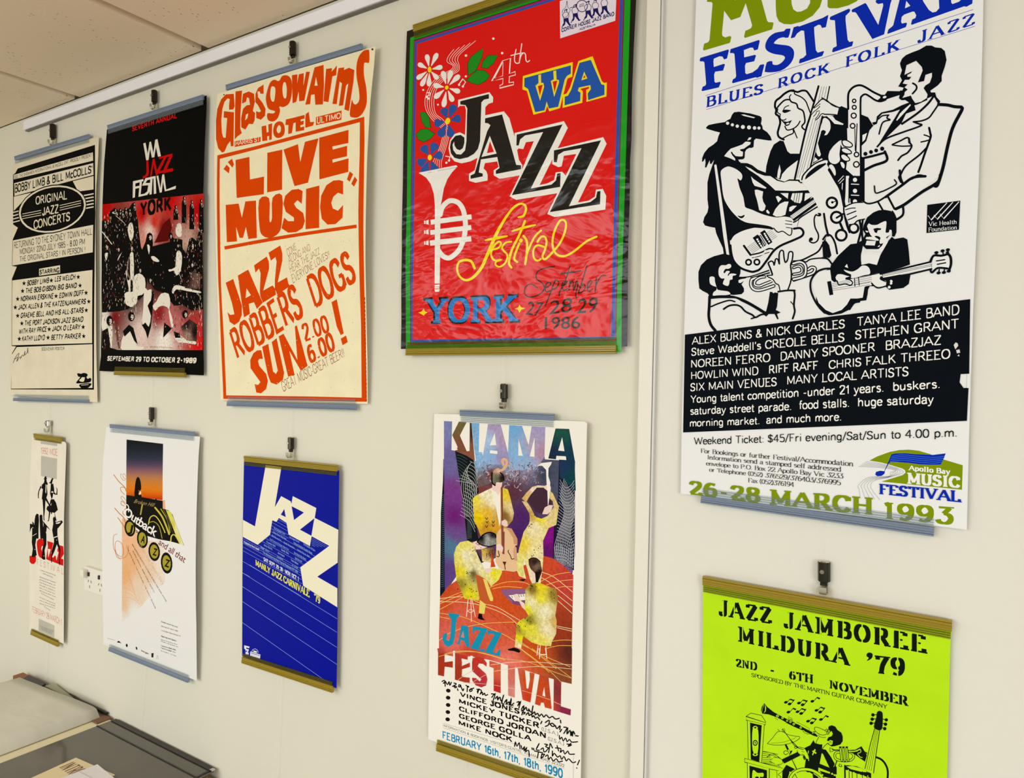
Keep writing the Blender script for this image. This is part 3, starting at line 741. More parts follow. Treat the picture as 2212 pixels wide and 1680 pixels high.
# ---- white poster with the musicians, right hand panel
s = Sheet(0.0125); K = '080E15'; Wh = 'EBECEE'; BL = '0A2BB0'; GR = '7E9408'
s.crop(1480, 0, 6.4625)
s.poly('303,25 370,30 383,50 340,560 320,590 265,610 248,690 262,705 620,600 632,580 645,515 625,502 560,522 520,500 515,460 545,150 640,283 770,238 845,45 935,350 925,385 900,405 840,430 822,515 835,530 1215,410 1235,325 1225,312 1165,310 1145,290 1060,-20 1020,-230 860,-230 700,5 560,-110 320,-60', GR)
s.poly('1262,-120 1265,100 1275,225 1310,300 1380,335 1480,340 1640,300 1780,220 1880,100 1912,0 1920,-120 1740,-120 1745,40 1700,120 1620,160 1560,165 1510,130 1488,60 1475,-120', GR)
s.poly('212,808 600,690 612,700 585,815 545,830 520,790 480,785 400,820 395,860 400,935 540,890 557,900 530,985 420,1000 405,1040 410,1140 425,1155 490,1140 497,1155 470,1220 240,1272 228,1262 245,1210 280,1195 293,1170 268,870 255,858 205,855 203,840', BL)
s.poly('635,685 1030,557 1042,572 1015,690 965,705 945,665 910,665 820,700 825,800 975,765 990,775 965,855 850,880 835,920 840,1020 860,1035 940,1010 1010,960 1045,905 1095,895 1105,910 1065,1065 1005,1085 985,1078 665,1162 653,1150 668,1105 700,1090 712,1060 688,755 670,740 630,742 625,730', BL)
s.poly('1405,405 1462,398 1470,415 1440,525 1370,520 1300,540 1245,590 1250,610 1350,625 1450,640 1510,690 1522,760 1500,840 1440,920 1330,990 1200,1010 1120,1005 1112,990 1140,870 1210,853 1220,870 1225,900 1290,905 1350,870 1390,820 1388,790 1350,770 1250,755 1160,720 1120,670 1125,600 1170,520 1250,460 1350,440 1385,430', BL, True, n=2)
s.poly('1515,380 1575,362 1590,370 1920,250 1990,210 2000,215 1965,380 1910,390 1890,350 1860,345 1800,380 1805,480 1825,700 1850,735 1930,712 1940,722 1915,780 1600,885 1588,878 1600,825 1650,805 1690,765 1660,430 1620,425 1560,470 1530,520 1480,535 1475,525', BL)
s.crop(1780, 0, 5.12)
s.poly('40,-60 38,75 60,92 150,92 270,60 360,15 440,-60', GR)
s.poly('70,185 275,95 290,105 285,130 240,175 238,220 262,440 280,465 320,455 322,470 310,510 100,578 88,570 100,530 140,510 120,225 70,220 62,205', BL)
s.poly('310,105 455,33 470,45 600,275 655,60 650,35 600,45 575,30 570,10 600,-20 740,-60 755,-20 735,40 665,380 535,432 360,150 345,135 310,135 305,120', BL)
s.poly('705,375 700,365 712,325 745,300 765,280 835,0 850,-70 1040,-120 1100,20 1160,110 1200,138 1240,130 1275,90 1270,0 1262,-60 1240,-80 1250,-120 1420,-170 1430,-120 1400,-60 1408,30 1420,45 1490,20 1560,-40 1650,-70 1640,40 1575,75 1550,70 970,275 962,265 975,215 1010,200 1020,170 1000,130 980,128 890,160 860,185 852,240 862,260 910,250 918,262 905,300', BL, holes=('895,92 955,65 910,10',))
s.crop(0, 0, 1)
s.line('1524.4,206.6 2102.5,20.5', .9, BL, cap=False); s.line('1525.6,236.7 2106,56.6', .9, BL, cap=False)
s.crop(1480, 0, 6.4625)
kw = dict(wx=.2, wy=.1, serif=.06, st=.06, lean=.06)
s.slab('BLUES', '292,1500 1088,1308', (148, 145), BL, space=1.12, **kw); s.slab('ROCK', '1292,1238 2020,1010', (140, 140), BL, space=1.15, **kw)
s.crop(1780, 0, 5.12)
s.slab('FOLK', '236,748 845,548', (120, 118), BL, space=1.15, **kw); s.slab('JAZZ', '1032,482 1668,268', (130, 130), BL, space=1.15, **kw)
# hat player, woman with the bass  (crop units continue downward past 1680)
s.crop(1500, 180, 5.6)
# bass player coat
s.poly('1545,400 1610,400 1700,450 1720,640 1800,800 2060,900 2060,1560 1960,1560 1900,1400 1720,1330 1620,1180 1610,960 1540,905 1430,975 1470,800 1530,600', K)
s.poly('1600,990 1640,1090 1760,1300 1900,1500 1930,1700 1780,2000 1640,2000 1560,1600 1480,1380 1400,1260 1350,1210 1480,1130', Wh)
s.blob('1520,590 1540,500 1560,425 1600,425 1640,470 1645,550 1605,620 1570,632 1590,590 1580,572 1550,565', Wh)
s.polys('1470,830 1492,720 1510,790 1530,860 1518,885 1495,880;1440,955 1458,892 1494,925;1620,890 1640,800 1700,740 1700,900 1650,940', Wh)
s.line('1600,400 1650,430 1690,500', 16, K)
# woman dress + hair
s.poly('1035,690 960,740 920,820 890,920 870,1000 862,1080 950,1125 1040,1165 1060,1110 1130,1030 1248,935 1290,850 1230,850 1160,850 1125,820 1110,780 1080,700', K)
s.polys('1000,1140 1010,1060 1030,982 1046,1060 1028,1152;1046,1160 1060,1100 1120,1030 1190,975 1248,932 1240,1000 1200,1140 1130,1162', Wh)
for w, t in ((26, '1200,85 1150,92 1090,125 1040,170 985,215 975,280 990,320 985,370 1020,400 1038,470 1022,540 1008,600 1025,650 1080,680'), (24, '1160,88 1210,95 1250,105 1300,88 1350,92 1385,130 1440,215'),
             (15, '1215,95 1215,130 1290,165 1345,215 1375,285 1400,350 1420,380'), (13, '1158,195 1150,165 1168,138'), (19, '995,305 1030,260 1090,205 1150,198 1175,225 1235,248 1255,300 1310,330 1330,390 1335,470 1300,520 1335,560 1385,545'),
             (11, '1075,330 1095,290 1142,268'), (12, '1040,375 1035,410 1050,440 1085,445 1108,430'), (15, '1095,520 1125,565 1200,545 1250,505 1278,458'), (15, '1070,665 1130,632 1195,602 1195,560'), (13, '1200,555 1242,660'),
             (12, '1010,310 1005,350 1040,372')): s.line(t, w, K)
s.blob('1062,335 1095,318 1150,322 1168,330 1120,352 1085,358', K); s.blob('1050,448 1095,462 1135,462 1178,445 1160,480 1145,505 1105,515 1085,485', K); s.dot(1128, 488, 22, Wh, 9, -.3)
# bass neck
s.poly('1500,30 1640,30 1610,190 1545,400 1500,600 1400,1020 1290,1160 1215,1150 1340,600 1470,160', Wh)
s.line('1502,35 1462,180 1400,400 1340,600 1215,1155', 24, K); s.line('1635,38 1604,195', 15, K, False); s.line('1548,400 1490,640 1400,1030', 20, K)
for a, b, c, d in ((1540, 40, 1500, 220), (1570, 40, 1530, 205), (1600, 40, 1570, 195), (1437, 420, 1242, 1140), (1462, 450, 1268, 1140), (1490, 450, 1310, 1080), (1520, 430, 1360, 1050)): s.line(f'{a},{b} {c},{d}', 4.5, K, False)
s.poly('1415,375 1450,260 1545,190 1600,205 1700,290 1700,380 1560,375 1470,450 1445,400', Wh)
for w, t in ((14, '1445,290 1500,230 1545,192 1600,205 1650,250 1720,300'), (9, '1442,302 1480,280 1522,248'), (10, '1418,378 1450,340 1490,310 1518,278'), (9, '1440,402 1470,370 1480,340 1515,335'), (12, '1465,445 1500,420 1540,370 1600,372 1720,380'), (9, '1462,430 1490,400 1515,350')): s.line(t, w, K)
# guitar man
s.poly('140,535 170,505 260,485 370,468 400,445 435,430 455,380 480,350 540,343 680,365 790,395 812,412 815,440 805,490 822,515 828,555 880,590 920,640 938,690 900,692 745,668 722,690 716,770 690,782 665,780 630,800 612,830 608,900 590,918 540,922 560,962 640,965 700,990 770,1045 850,1075 950,1115 1010,1165 1090,1188 1150,1160 1270,1165 1290,1215 1400,1225 1460,1300 1400,1400 1200,1620 1150,1640 1000,1620 980,1750 640,1766 520,1810 450,1860 430,1900 440,2080 358,2080 345,1990 300,1896 265,1816 250,1746 190,1736 130,1720 105,1680 120,1620 158,1560 170,1500 158,1400 158,1200 180,1100 215,1000 240,925 205,975 190,975 185,930 145,1018 128,1018 135,960 130,908 105,948 92,948 95,900 120,840 170,780 230,740 275,700 290,640 310,595 250,580 150,550', K)
s.polys('240,990 262,978 270,1000 330,1400 372,1690 424,2086 392,2086 350,1850 300,1450;360,880 400,830 440,790 520,762 580,740 618,706 640,705 682,712 676,738 640,760 600,790 550,800 560,818 588,828 585,880 560,886 500,880 468,850 455,825 440,835 460,872 492,908 495,935 430,905;640,692 660,655 690,655 680,680', Wh)
s.poly('565,378 600,376 735,412 720,422 600,395', Wh); s.dots('402,482,20 460,502,19 519,518,20 587,528,24 661,533,24 728,540,21 781,541,19', 1, Wh)
s.blob('318,1080 340,1038 390,1010 430,1008 500,1035 560,1080 580,1120 572,1160 555,1172 522,1150 532,1200 550,1270 590,1370 605,1450 620,1500 700,1530 830,1585 980,1620 1090,1612 1165,1625 1180,1645 1140,1660 1180,1680 1178,1700 1140,1700 1185,1720 1185,1745 1150,1750 1180,1780 1165,1835 1140,1838 1070,1790 1010,1800 960,1755 900,1725 760,1702 640,1685 560,1650 500,1600 430,1520 370,1420 345,1330 330,1200', Wh)
s.polys('615,1003 680,1030 760,1085 850,1118 920,1122 1000,1178 1080,1198 1150,1178 1250,1182 1290,1215 1350,1222 1400,1270 1412,1290 1200,1302 980,1295 900,1220 760,1110 660,1045;685,1125 720,1160 872,1262 860,1275 730,1240 705,1200;730,1290 760,1285 832,1308 822,1380 832,1430 862,1480 850,1530 820,1548 785,1535 760,1420 735,1340;868,1540 885,1528 910,1560 905,1580 875,1565;985,1370 1010,1362 1056,1395 1015,1442;1040,1328 1138,1328 1130,1396;948,1590 980,1520 1030,1460 1090,1430 1140,1430 1120,1500 1100,1590 1050,1608 990,1612;1165,1400 1185,1330 1310,1325 1300,1410 1280,1450 1215,1440 1180,1410;1340,1330 1440,1325 1430,1360 1330,1425;1145,1545 1150,1500 1190,1480 1240,1480 1170,1550;530,920 545,925 580,950 545,950', Wh)
for x in (1205, 1235, 1262): s.line(f'{x+14},1328 {x-6},1440', 7, K, False)
s.blob('525,1600 565,1606 605,1590 600,1615 570,1632 540,1620', K)
for t in ('1105,1660 1178,1672', '1100,1700 1180,1708', '1110,1742 1185,1752'): s.line(t, 9, K)
# bass body edge + f-hole, saxophone bell
s.line('1350,1205 1420,1250 1470,1330 1520,1470 1570,1620 1610,1800 1630,1840', 26, K)
s.line('1630,1830 1560,1930 1500,2030 1400,2090 1290,2140 1200,2150', 20, K)
s.line('1500,1575 1525,1580 1520,1600 1490,1598 1470,1590 1450,1640 1460,1740 1500,1830 1490,1900 1440,1930 1395,1910 1400,1880 1420,1890', 17, K)
s.dot(1516, 1585, 15, K); s.dot(1412, 1885, 22, K)
s.poly('1300,1170 1330,1090 1440,980 1560,925 1612,928 1615,960 1590,1010 1480,1130 1390,1190 1330,1190', Wh)
s.line('1300,1165 1325,1100 1440,985 1560,928 1612,928 1620,960 1600,990', 17, K); s.line('1290,1200 1340,1200 1370,1205', 16, K)
s.poly('1340,1165 1370,1090 1470,1005 1560,965 1592,972 1570,1040 1480,1130 1400,1175', K, True); s.line('1330,1178 1360,1090 1460,1000 1580,960 1608,935', 7, Wh)
s.line('1600,990 1640,1090 1700,1190 1760,1290', 18, K)
for x, y, r in ((1655, 1445, 58), (1690, 1640, 50)): s.dot(x, y, r + 14, K); s.dot(x, y, r - 12, Wh); s.dot(x + 8, y, 14, K)
# guitar neck + body
s.poly('1150,1600 1465,1372 1495,1440 1200,1655', Wh); s.line('1150,1600 1465,1372 1495,1440 1200,1655', 20, K, False, True)
for k in (.3, .55, .8): s.line(f'{1150+50*k},{1600+55*k} {1465+30*k},{1372+68*k}', 4.5, K, False)
s.line('1200,1680 1250,1655 1300,1610 1510,1480', 16, K); s.poly('1205,1700 1250,1660 1262,1665 1245,1732', Wh); s.line('1262,1660 1245,1730', 5, K)
s.blob('437,1890 480,1830 580,1776 700,1742 760,1738 900,1752 960,1775 1010,1808 1080,1795 1145,1842 1180,1825 1200,1760 1280,1758 1320,1795 1300,1846 1200,1896 1050,1960 960,2026 880,2136 800,2236 740,2276 680,2286 560,2236 480,2156 450,2056', Wh)
s.line('437,1890 480,1830 580,1776 700,1742 760,1738 900,1752 945,1760', 20, K); s.line('1205,1758 1280,1752 1318,1795 1300,1846 1200,1896 1050,1960 960,2026 880,2136 800,2240 740,2272 680,2276 560,2232 480,2152 448,2056 437,1960', 27, K)
s.line('960,1752 1010,1800 1070,1790 1145,1838 1175,1820 1180,1760', 13, K)
for a in range(6): s.line(f'{640+a*12},{1985+a*14} {930+a*14},{1770+a*16}', 4, K, False)
s.poly('705,1868 765,1828 790,1850 838,1980 800,2000', K); s.poly('795,1806 850,1772 945,1920 895,1955', K)
s.line('600,1965 680,2075', 26, K, False); s.line('680,2075 800,2048 900,2000 950,2005', 18, K)
s.dots('762,1888,13 775,1912,12 790,1938,12 805,1962,12 818,1980,10 850,1820,12 862,1842,12 875,1864,12 888,1886,12 905,1912,12', 1, Wh)
s.polys('780,1850 800,1830 870,1950 850,1975', K); s.line('795,1850 855,1950', 8, Wh, False)
for x, y in ((656, 2164), (757, 2162)): s.dot(x, y, 43, K); s.dot(x, y, 21, Wh)
s.line('700,2110 790,2090 850,2060 905,2045', 9, K); s.poly('700,2095 830,2060 850,2020 900,2015 910,2035 860,2045 840,2070 720,2105', Wh)
# trumpet player
s.poly('355,2060 440,2080 500,2180 560,2250 556,2300 540,2340 630,2350 570,2430 600,2480 600,2520 570,2550 470,2560 440,2555 428,2575 240,2570 235,2600 190,2580 160,2540 100,2510 60,2480 50,2380 50,2280 80,2200 150,2130 240,2090', K)
s.blob('300,2230 330,2200 380,2200 410,2185 440,2190 445,2220 420,2240 380,2250 362,2275 365,2300 390,2270 430,2275 410,2310 450,2300 505,2305 500,2320 465,2330 460,2370 430,2380 420,2430 400,2450 350,2430 350,2400 365,2360 330,2360 300,2330 292,2280', Wh)
s.blob('185,2350 215,2335 245,2350 250,2400 275,2480 295,2500 400,2515 430,2535 420,2555 240,2572 230,2530 265,2500 270,2465 230,2450 190,2420', Wh)
s.line('358,2285 380,2250 430,2255', 12, K); s.line('410,2320 440,2285 505,2300', 14, K)
s.poly('535,2380 560,2370 640,2355 650,2375 590,2395 560,2415 535,2410', Wh); s.line('545,2345 600,2345 700,2330 900,2265', 14, K)
s.poly('675,2340 905,2262 912,2290 680,2355', Wh); s.line('675,2340 905,2262 912,2290 680,2355', 12, K, False, True)
for w, c in ((44, K), (20, Wh)): s.line('960,2450 800,2500 720,2490 685,2440 690,2380 720,2360 760,2350', w, c)
for w, c in ((40, K), (16, Wh)): s.line('930,2395 840,2430 790,2450 735,2440 735,2390 790,2350 850,2340', w, c)
s.blob('895,2170 920,2155 950,2160 965,2190 985,2170 975,2130 1000,2120 1020,2140 1035,2190 1040,2040 1060,2022 1078,2040 1085,2130 1095,2180 1130,2160 1150,2050 1170,2040 1185,2060 1175,2150 1155,2200 1165,2400 1130,2500 1030,2510 1000,2440 960,2420 940,2390 870,2350 890,2320 950,2310 940,2280 910,2220', Wh)
s.line('945,2320 880,2325 900,2345 950,2370 985,2420 1020,2440 1035,2500', 14, K)
s.line('895,2170 930,2150 955,2165 965,2200 975,2160 985,2125 1010,2130 1030,2190 1025,2080 1045,2025 1075,2030 1085,2110 1100,2165 1130,2130 1140,2060 1160,2035 1190,2050 1185,2130 1165,2200 1175,2300 1165,2400 1130,2500', 17, K)
s.line('895,2180 920,2240 945,2310', 20, K)
for w, c in ((46, K), (20, Wh)): s.line('1195,2180 1280,2160 1340,2200 1345,2290 1310,2340 1200,2370', w, c)
for w, c in ((38, K), (13, Wh)): s.line('1200,2230 1260,2210 1300,2240 1290,2290 1200,2310', w, c)
for w, c in ((44, K), (18, Wh)): s.line('1380,2250 1420,2225 1460,2240 1440,2290 1370,2320', w, c)
s.line('1300,2140 1350,2160 1400,2130 1500,2115 1600,2115', 16, K); s.line('1200,2395 1400,2330 1440,2310', 12, K)
s.poly('915,2520 1015,2535 1000,2700 985,2740 1045,2770 1000,2790 1020,2850 1005,2855 970,2790 900,2790 870,2820 840,2800 870,2750 895,2650', K)
s.line('1015,2520 1120,2505 1215,2505', 22, K); s.line('1205,2505 1215,2560 1205,2680 1215,2760 1190,2845', 22, K); s.line('1165,2640 1200,2680', 11, K); s.dots('988,2482,12 958,2525,12', 1, Wh)
s.line('185,2580 180,2700 175,2820 200,2920 255,2990', 34, K); s.line('200,2590 330,2580 480,2590 640,2650 860,2780', 36, K)
s.blob('210,2660 225,2620 300,2605 450,2600 520,2610 620,2670 675,2705 640,2708 560,2690 510,2660 500,2640 440,2630 340,2640 220,2672', Wh)
s.line('355,2730 420,2690 500,2680 560,2700 620,2760 700,2800 740,2830 800,2800 850,2790', 22, K); s.line('690,2845 740,2830', 18, K); s.line('205,2700 300,2660 420,2625 490,2640', 18, K)
s.blob('645,2745 690,2738 790,2765 800,2775 745,2800 690,2780', Wh)
# saxophonist
s.crop(1780, 80, 5.251)
s.poly('170,805 200,785 275,815 285,1200 190,1170 110,1230 60,1300 50,1355 -20,1390 -30,1120 40,1110 80,1040 70,960 20,900 130,885 150,880', K)
s.polys('20,888 100,898 130,940 222,985 215,998 120,985 70,930;0,715 80,775 165,812 150,880 100,870 0,870', Wh)
s.line('-20,690 60,745 165,798 200,790', 14, K); s.line('0,878 100,880 150,885', 10, K)
s.poly('275,800 275,640 310,590 380,548 430,548 520,600 640,660 700,650 870,610 880,660 730,705 640,735 500,665 430,680 418,1650 250,1500 275,1300', Wh)
s.line('275,815 275,660 300,600 350,560 410,548 470,570 560,625 650,668', 24, K); s.line('418,1600 415,1000 415,720 430,670 470,650 520,675 580,715 640,730 700,710', 22, K)
s.poly('630,655 690,655 720,612 860,615 875,600 900,640 870,655 730,700 660,728 600,722 640,690', K); s.dot(688, 682, 22, Wh, 13, -.3)
s.poly('872,345 862,300 885,245 930,205 1000,175 1080,145 1160,98 1220,98 1260,118 1330,125 1370,160 1390,260 1370,340 1335,440 1335,500 1290,550 1205,610 1215,630 1260,628 1275,680 1320,730 1300,770 1265,710 1240,668 1165,700 1175,650 1130,580 1150,550 1200,520 1225,450 1225,405 1150,430 1135,500 1065,515 1120,380 1110,340 1045,270 935,320 912,430 1000,388 985,410 945,430 945,452 992,452 965,485 918,485 892,528 948,538 912,572 950,595 915,625 912,655 888,692 985,665 1000,700 1035,750 1100,735 1170,690 1172,715 1060,765 1025,775 1040,830 930,870 880,975 700,1150 602,1248 640,1180 820,890 862,822 780,850 660,870 620,915 600,985 562,1000 545,970 590,960 600,900 650,855 780,825 880,775 965,742 920,715 880,718 850,695 862,640 885,610 905,575 842,562 885,490 862,445 885,375', K)
s.poly('818,945 860,870 900,828 978,762 986,772 930,840 830,948', Wh)
s.line('1008,525 1045,550 1048,590 1005,642', 20, K)
s.poly('425,880 500,910 545,985 560,1005 515,1060 480,1180 425,1235', K); s.polys('436,1112 488,1088 465,1165 436,1190;262,1035 345,1030 350,1300 270,1290', Wh)
for w, t in ((24, '1245,668 1180,755 1060,865 885,985'), (18, '1295,770 1240,850 1190,915 1110,950 1015,962'), (20, '1015,962 1075,985 1110,998 1040,1030 900,1078 700,1155 605,1243'), (36, '1300,765 1400,772 1480,790 1560,795'), (38, '1560,800 1562,830 1460,1030 1400,1250 1350,1480 1290,1670 1260,1690'),
             (15, '735,885 660,895 620,930'), (17, '728,888 715,920 750,940 690,955 655,990 625,1100'), (18, '775,1220 860,1180 950,1140 965,1200'), (15, '775,1225 880,1238 985,1235'), (20, '965,1150 975,1200 995,1240 950,1310 880,1350 840,1398'), (26, '1192,1030 1205,1090 1210,1130 1180,1220 1140,1330 1100,1450 1070,1530'),
             (16, '1135,1110 1170,1120 1200,1135'), (16, '1100,1190 1150,1180 1180,1170'), (20, '1165,1255 1080,1340 930,1460 870,1560 850,1600 900,1690'), (22, '880,1690 960,1640 1060,1570 1150,1580'), (12, '375,985 362,1310'), (10, '350,1040 355,1290'), (26, '430,1378 560,1348 690,1312'), (30, '690,1300 712,1400 560,1460 430,1525')): s.line(t, w, K, w not in (26, 30) or t[0] != '4')
for x, y, r in ((342, 725, 24), (343, 798, 27), (337, 892, 33), (325, 1008, 31), (369, 1333, 30), (367, 1445, 36)): s.dot(x, y, r + 3, K); s.dot(x, y, r - 12, Wh)
s.dots('470,1325,23 533,1304,22 592,1287,22 660,1267,24', 1, K)
s.blob('190,1175 130,1215 70,1290 50,1360 70,1420 130,1440 180,1400 175,1330 185,1250', Wh)
for t in ('205,1180 250,1170 310,1205 322,1235 290,1250 225,1235', '200,1270 240,1258 300,1290 308,1320 262,1325 208,1302', '192,1340 230,1330 282,1370 288,1400 240,1408 200,1378', '180,1420 215,1415 240,1450 232,1495 200,1480', '50,1460 90,1440 130,1490 140,1560 110,1580 70,1520'):
    s.blob(t, Wh); s.line(t, 13, K, True, True)
s.line('40,1480 110,1660 180,1800 250,2000', 34, K)
s.poly('150,1660 225,1560 250,1500 250,1700 230,1900 180,1800', K); s.line('150,1650 220,1575', 8, Wh); s.line('165,1670 225,1610', 7, Wh); s.line('210,1660 200,1800', 9, Wh)
# lower sax, hand, guitarist
s.crop(1780, 380, 5.251)
s.poly('-250,70 31,-135 100,0 170,150 230,330 262,480 290,640 400,640 380,760 330,780 170,900 90,960 40,660 -30,430 -120,250 -200,130', Wh); s.poly('418,640 405,480 432,280 500,310 620,290 700,230 860,80 900,80 1150,-10 1310,0 900,330 920,440 800,500 600,400 450,500', Wh)
s.poly('290,40 330,0 430,0 432,280 340,300 300,300', K); s.poly('230,0 285,0 280,330 235,330', Wh)
s.line('240,0 235,200 225,400 260,520 290,640', 18, K); s.line('285,30 282,300', 12, K); s.line('418,0 420,270', 26, K); s.line('60,-70 130,50 190,160 230,340', 34, K)
for y in (45, 170, 290): s.dot(350, y, 48, K); s.dot(352, y, 24, Wh); s.line(f'310,{y+48} 395,{y+52}', 10, Wh)
for x, y, r in ((90, 305, 72), (143, 470, 76), (196, 673, 74)): s.dot(x, y, r, K); s.dot(x, y, r - 27, Wh)
s.dot(95, 300, 14, K); s.line('95,300 130,288', 10, K); s.line('143,475 220,430', 22, K); s.line('185,540 215,610', 28, K); s.dot(338, 595, 64, K); s.dot(338, 592, 38, Wh)
s.line('230,430 260,560 290,640', 22, K); s.line('405,500 420,620 400,700 385,760', 24, K); s.line('440,500 430,600 440,740', 22, K); s.line('370,780 440,740 470,760', 18, K)
s.line('0,430 20,560 50,680', 24, K); s.line('-10,720 30,670 80,680 125,760 150,880', 22, K); s.blob('25,745 25,700 60,690 95,740 130,880 125,930 95,950 75,930 95,870 70,790', Wh)
s.poly('-20,745 30,740 60,790 85,900 60,930 -10,920', K); s.line('-20,930 40,940 80,985 90,1000', 20, K)
s.blob('240,355 290,330 350,308 440,300 520,325 600,312 645,385 560,400 500,440 460,480 380,500 330,545 285,550 268,500 255,450 240,400', Wh)
for w, t in ((14, '240,352 290,325 350,305 440,300'), (20, '430,275 500,315 610,290 700,235'), (11, '245,385 300,368 355,365'), (13, '262,440 310,420 362,400'), (13, '275,498 320,480 368,455'), (14, '290,552 340,545 380,510 460,490'), (22, '615,300 665,385'), (24, '720,225 800,375'), (30, '700,240 880,110 1010,20 1150,5'),
             (28, '860,-60 870,30 895,90'), (16, '572,115 585,192 650,180 720,150 820,92 800,45'), (34, '1320,-10 1285,75 1100,190 920,320 815,375'), (26, '895,340 895,440 815,500'), (16, '775,400 800,440 820,490')): s.line(t, w, K, w not in (24, 22))
s.poly('80,1010 160,905 250,820 300,775 370,765 450,740 440,800 420,890 418,960 430,1010 510,990 600,1010 640,900 655,870 720,750 770,690 800,715 900,698 945,720 962,850 975,1005 880,1040 650,1105 560,1105 980,1125 962,1225 900,1270 740,1292 700,1255 520,1250 500,1290 495,1340 480,1410 400,1420 340,1440 280,1520 200,1560 80,1580 0,1560 -60,1500 -90,1400 -80,1200 0,1080 70,1050', K)
s.poly('0,1075 70,1065 85,1180 160,1240 340,1260 500,1230 460,1260 440,1380 380,1390 300,1390 260,1460 200,1520 100,1555 20,1520 -60,1440 -130,1260 -120,1160 -60,1090', Wh)
s.line('65,1050 0,1055 -80,1090 -145,1180 -150,1290 -110,1400 -60,1480 0,1540 60,1570', 22, K)
s.line('400,1425 340,1440 290,1510', 24, K)
s.poly('440,610 450,560 490,470 560,415 620,390 690,385 760,398 800,440 822,500 822,640 800,690 770,685 775,640 720,700 660,820 600,830 560,830 480,830 440,790 440,720 470,660', K)
s.blob('510,540 540,555 600,555 650,530 705,515 705,580 700,640 735,640 745,612 768,620 760,660 715,690 690,720 690,750 640,770 630,740 640,700 600,680 575,690 620,720 610,735 540,725 475,715 490,690 545,690 520,660 500,600 490,570', Wh)
s.poly('560,600 600,590 650,595 645,612 610,618 600,650 575,640', K); s.poly('470,620 500,625 500,640 480,640', Wh); s.poly('485,735 590,738 575,790 470,785', Wh); s.line('500,690 520,670 512,650', 12, K)
s.polys('425,880 440,830 465,825 460,870;485,850 520,835 525,860 490,868;545,850 620,830 660,790 700,700 735,720 720,760 655,870;420,905 500,890 600,890 636,905 600,1010 510,990 425,1008;605,805 635,780 630,805;235,1030 262,998 275,1045', Wh)
s.blob('225,1065 250,1070 320,1085 380,1060 430,1020 480,1020 515,1050 522,1110 460,1125 330,1160 300,1140 310,1120 250,1090', Wh)
s.poly('90,1210 650,1105 665,1140 560,1180 540,1240 110,1310', Wh)
s.blob('130,1140 150,1112 200,1110 260,1130 300,1140 240,1165 300,1180 330,1205 310,1230 240,1220 180,1240 150,1200', Wh); s.line('130,1140 150,1112 200,1108 260,1125 305,1140 250,1160', 14, K); s.line('150,1190 170,1235 240,1225 300,1240 325,1210 290,1175 250,1170', 14, K)
for k in range(5): s.line(f'90,{1225+k*19} {300 if k<3 else 520},{1175+k*17 if k<3 else 1130+k*26}', 4, K, False)
for k in range(4): s.line(f'340,{1172+k*20} 540,{1130+k*22}', 4, K, False)
s.line('345,1160 352,1250', 10, K, False); s.line('392,1150 400,1240', 10, K, False); s.line('58,1195 85,1350', 44, K, False, cap=False)
s.poly('665,1105 1200,985 1225,1050 670,1155', Wh); s.line('640,1112 1210,975', 20, K, False); s.line('670,1165 970,1115 1220,1055', 20, K, False)
for k in (.3, .62): s.line(f'670,{1105+50*k} 1260,{980+50*k}', 5, K, False)
s.blob('545,1200 570,1165 650,1140 640,1180 700,1190 705,1220 690,1250 610,1255 560,1240', Wh); s.line('540,1215 575,1250 620,1270 700,1250', 16, K); s.line('650,1140 640,1170 700,1200', 12, K)
s.dots('765,1195,14 760,1220,13 740,1262,16', 1, Wh); s.line('760,1190 765,1220', 22, Wh)
s.blob('1245,920 1300,915 1400,900 1425,980 1405,1050 1300,1060 1240,1070 1225,1010', Wh)
s.line('1205,975 1245,905 1330,905 1400,888', 26, K); s.line('1395,870 1435,920 1440,1000 1415,1080', 28, K); s.line('1205,1060 1225,1095 1290,1045 1400,1050', 24, K)
s.line('1275,965 1370,950', 14, K); s.line('1285,1003 1380,985', 14, K)
for x, y in ((1275, 870), (1345, 850), (1405, 838), (1300, 1100), (1360, 1095), (1415, 1080)): s.dot(x, y, 24, K, 17, -.2); s.line(f'{x},{y} {x+8},{y + (40 if y < 1000 else -40)}', 14, K)
# small foundation logo
s.poly('1172,328 1546,280 1530,610 1162,648', K)
for t in ('1180,450 1215,500 1395,305', '1248,445 1285,492 1462,298', '1318,432 1358,485 1532,292'): s.line(t, 9, Wh, False, cap=False)
s.slab('Vic Health', '1185,572 1505,542', (50, 44), Wh, wx=.13, wy=.06, serif=.05, st=.05); s.slab('Foundation', '1185,635 1508,603', (48, 40), Wh, wx=.13, wy=.06, serif=.05, st=.05)
# black block with the line-up
s.crop(1460, 640, 5.6)
s.poly('112,464 3560,34 3548,935 3445,940 3432,1040 3480,1108 3540,1104 3520,1505 90,1645', K)
T = lambda b, a, h, **k: s.sans(b, a, h, 'F0EFEC', **{**dict(w=.115), **k})
T('ALEX BURNS & NICK CHARLES', '195,588 2045,385', (98, 110)); T('TANYA LEE BAND', '2195,365 3430,222', (112, 128))
T("Steve Waddell's CREOLE BELLS", '190,722 2040,548', (98, 112)); T('STEPHEN GRANT', '2170,525 3420,390', (114, 122))
T('NOREEN FERRO', '188,866 1145,792', (98, 108)); T('DANNY SPOONER', '1270,780 2410,665', (108, 112)); T('BRAZJAZ', '2540,652 3210,585', (115, 120))
T('HOWLIN WIND', '188,1005 1000,950', (95, 104)); T('RIFF RAFF', '1130,940 1720,888', (106, 110), w=.135); T('CHRIS FALK THREEO', '1850,880 3320,752', (104, 120))
T('SIX MAIN VENUES', '178,1150 1222,1085', (100, 108)); T('MANY LOCAL ARTISTS', '1350,1070 2815,965', (108, 118))
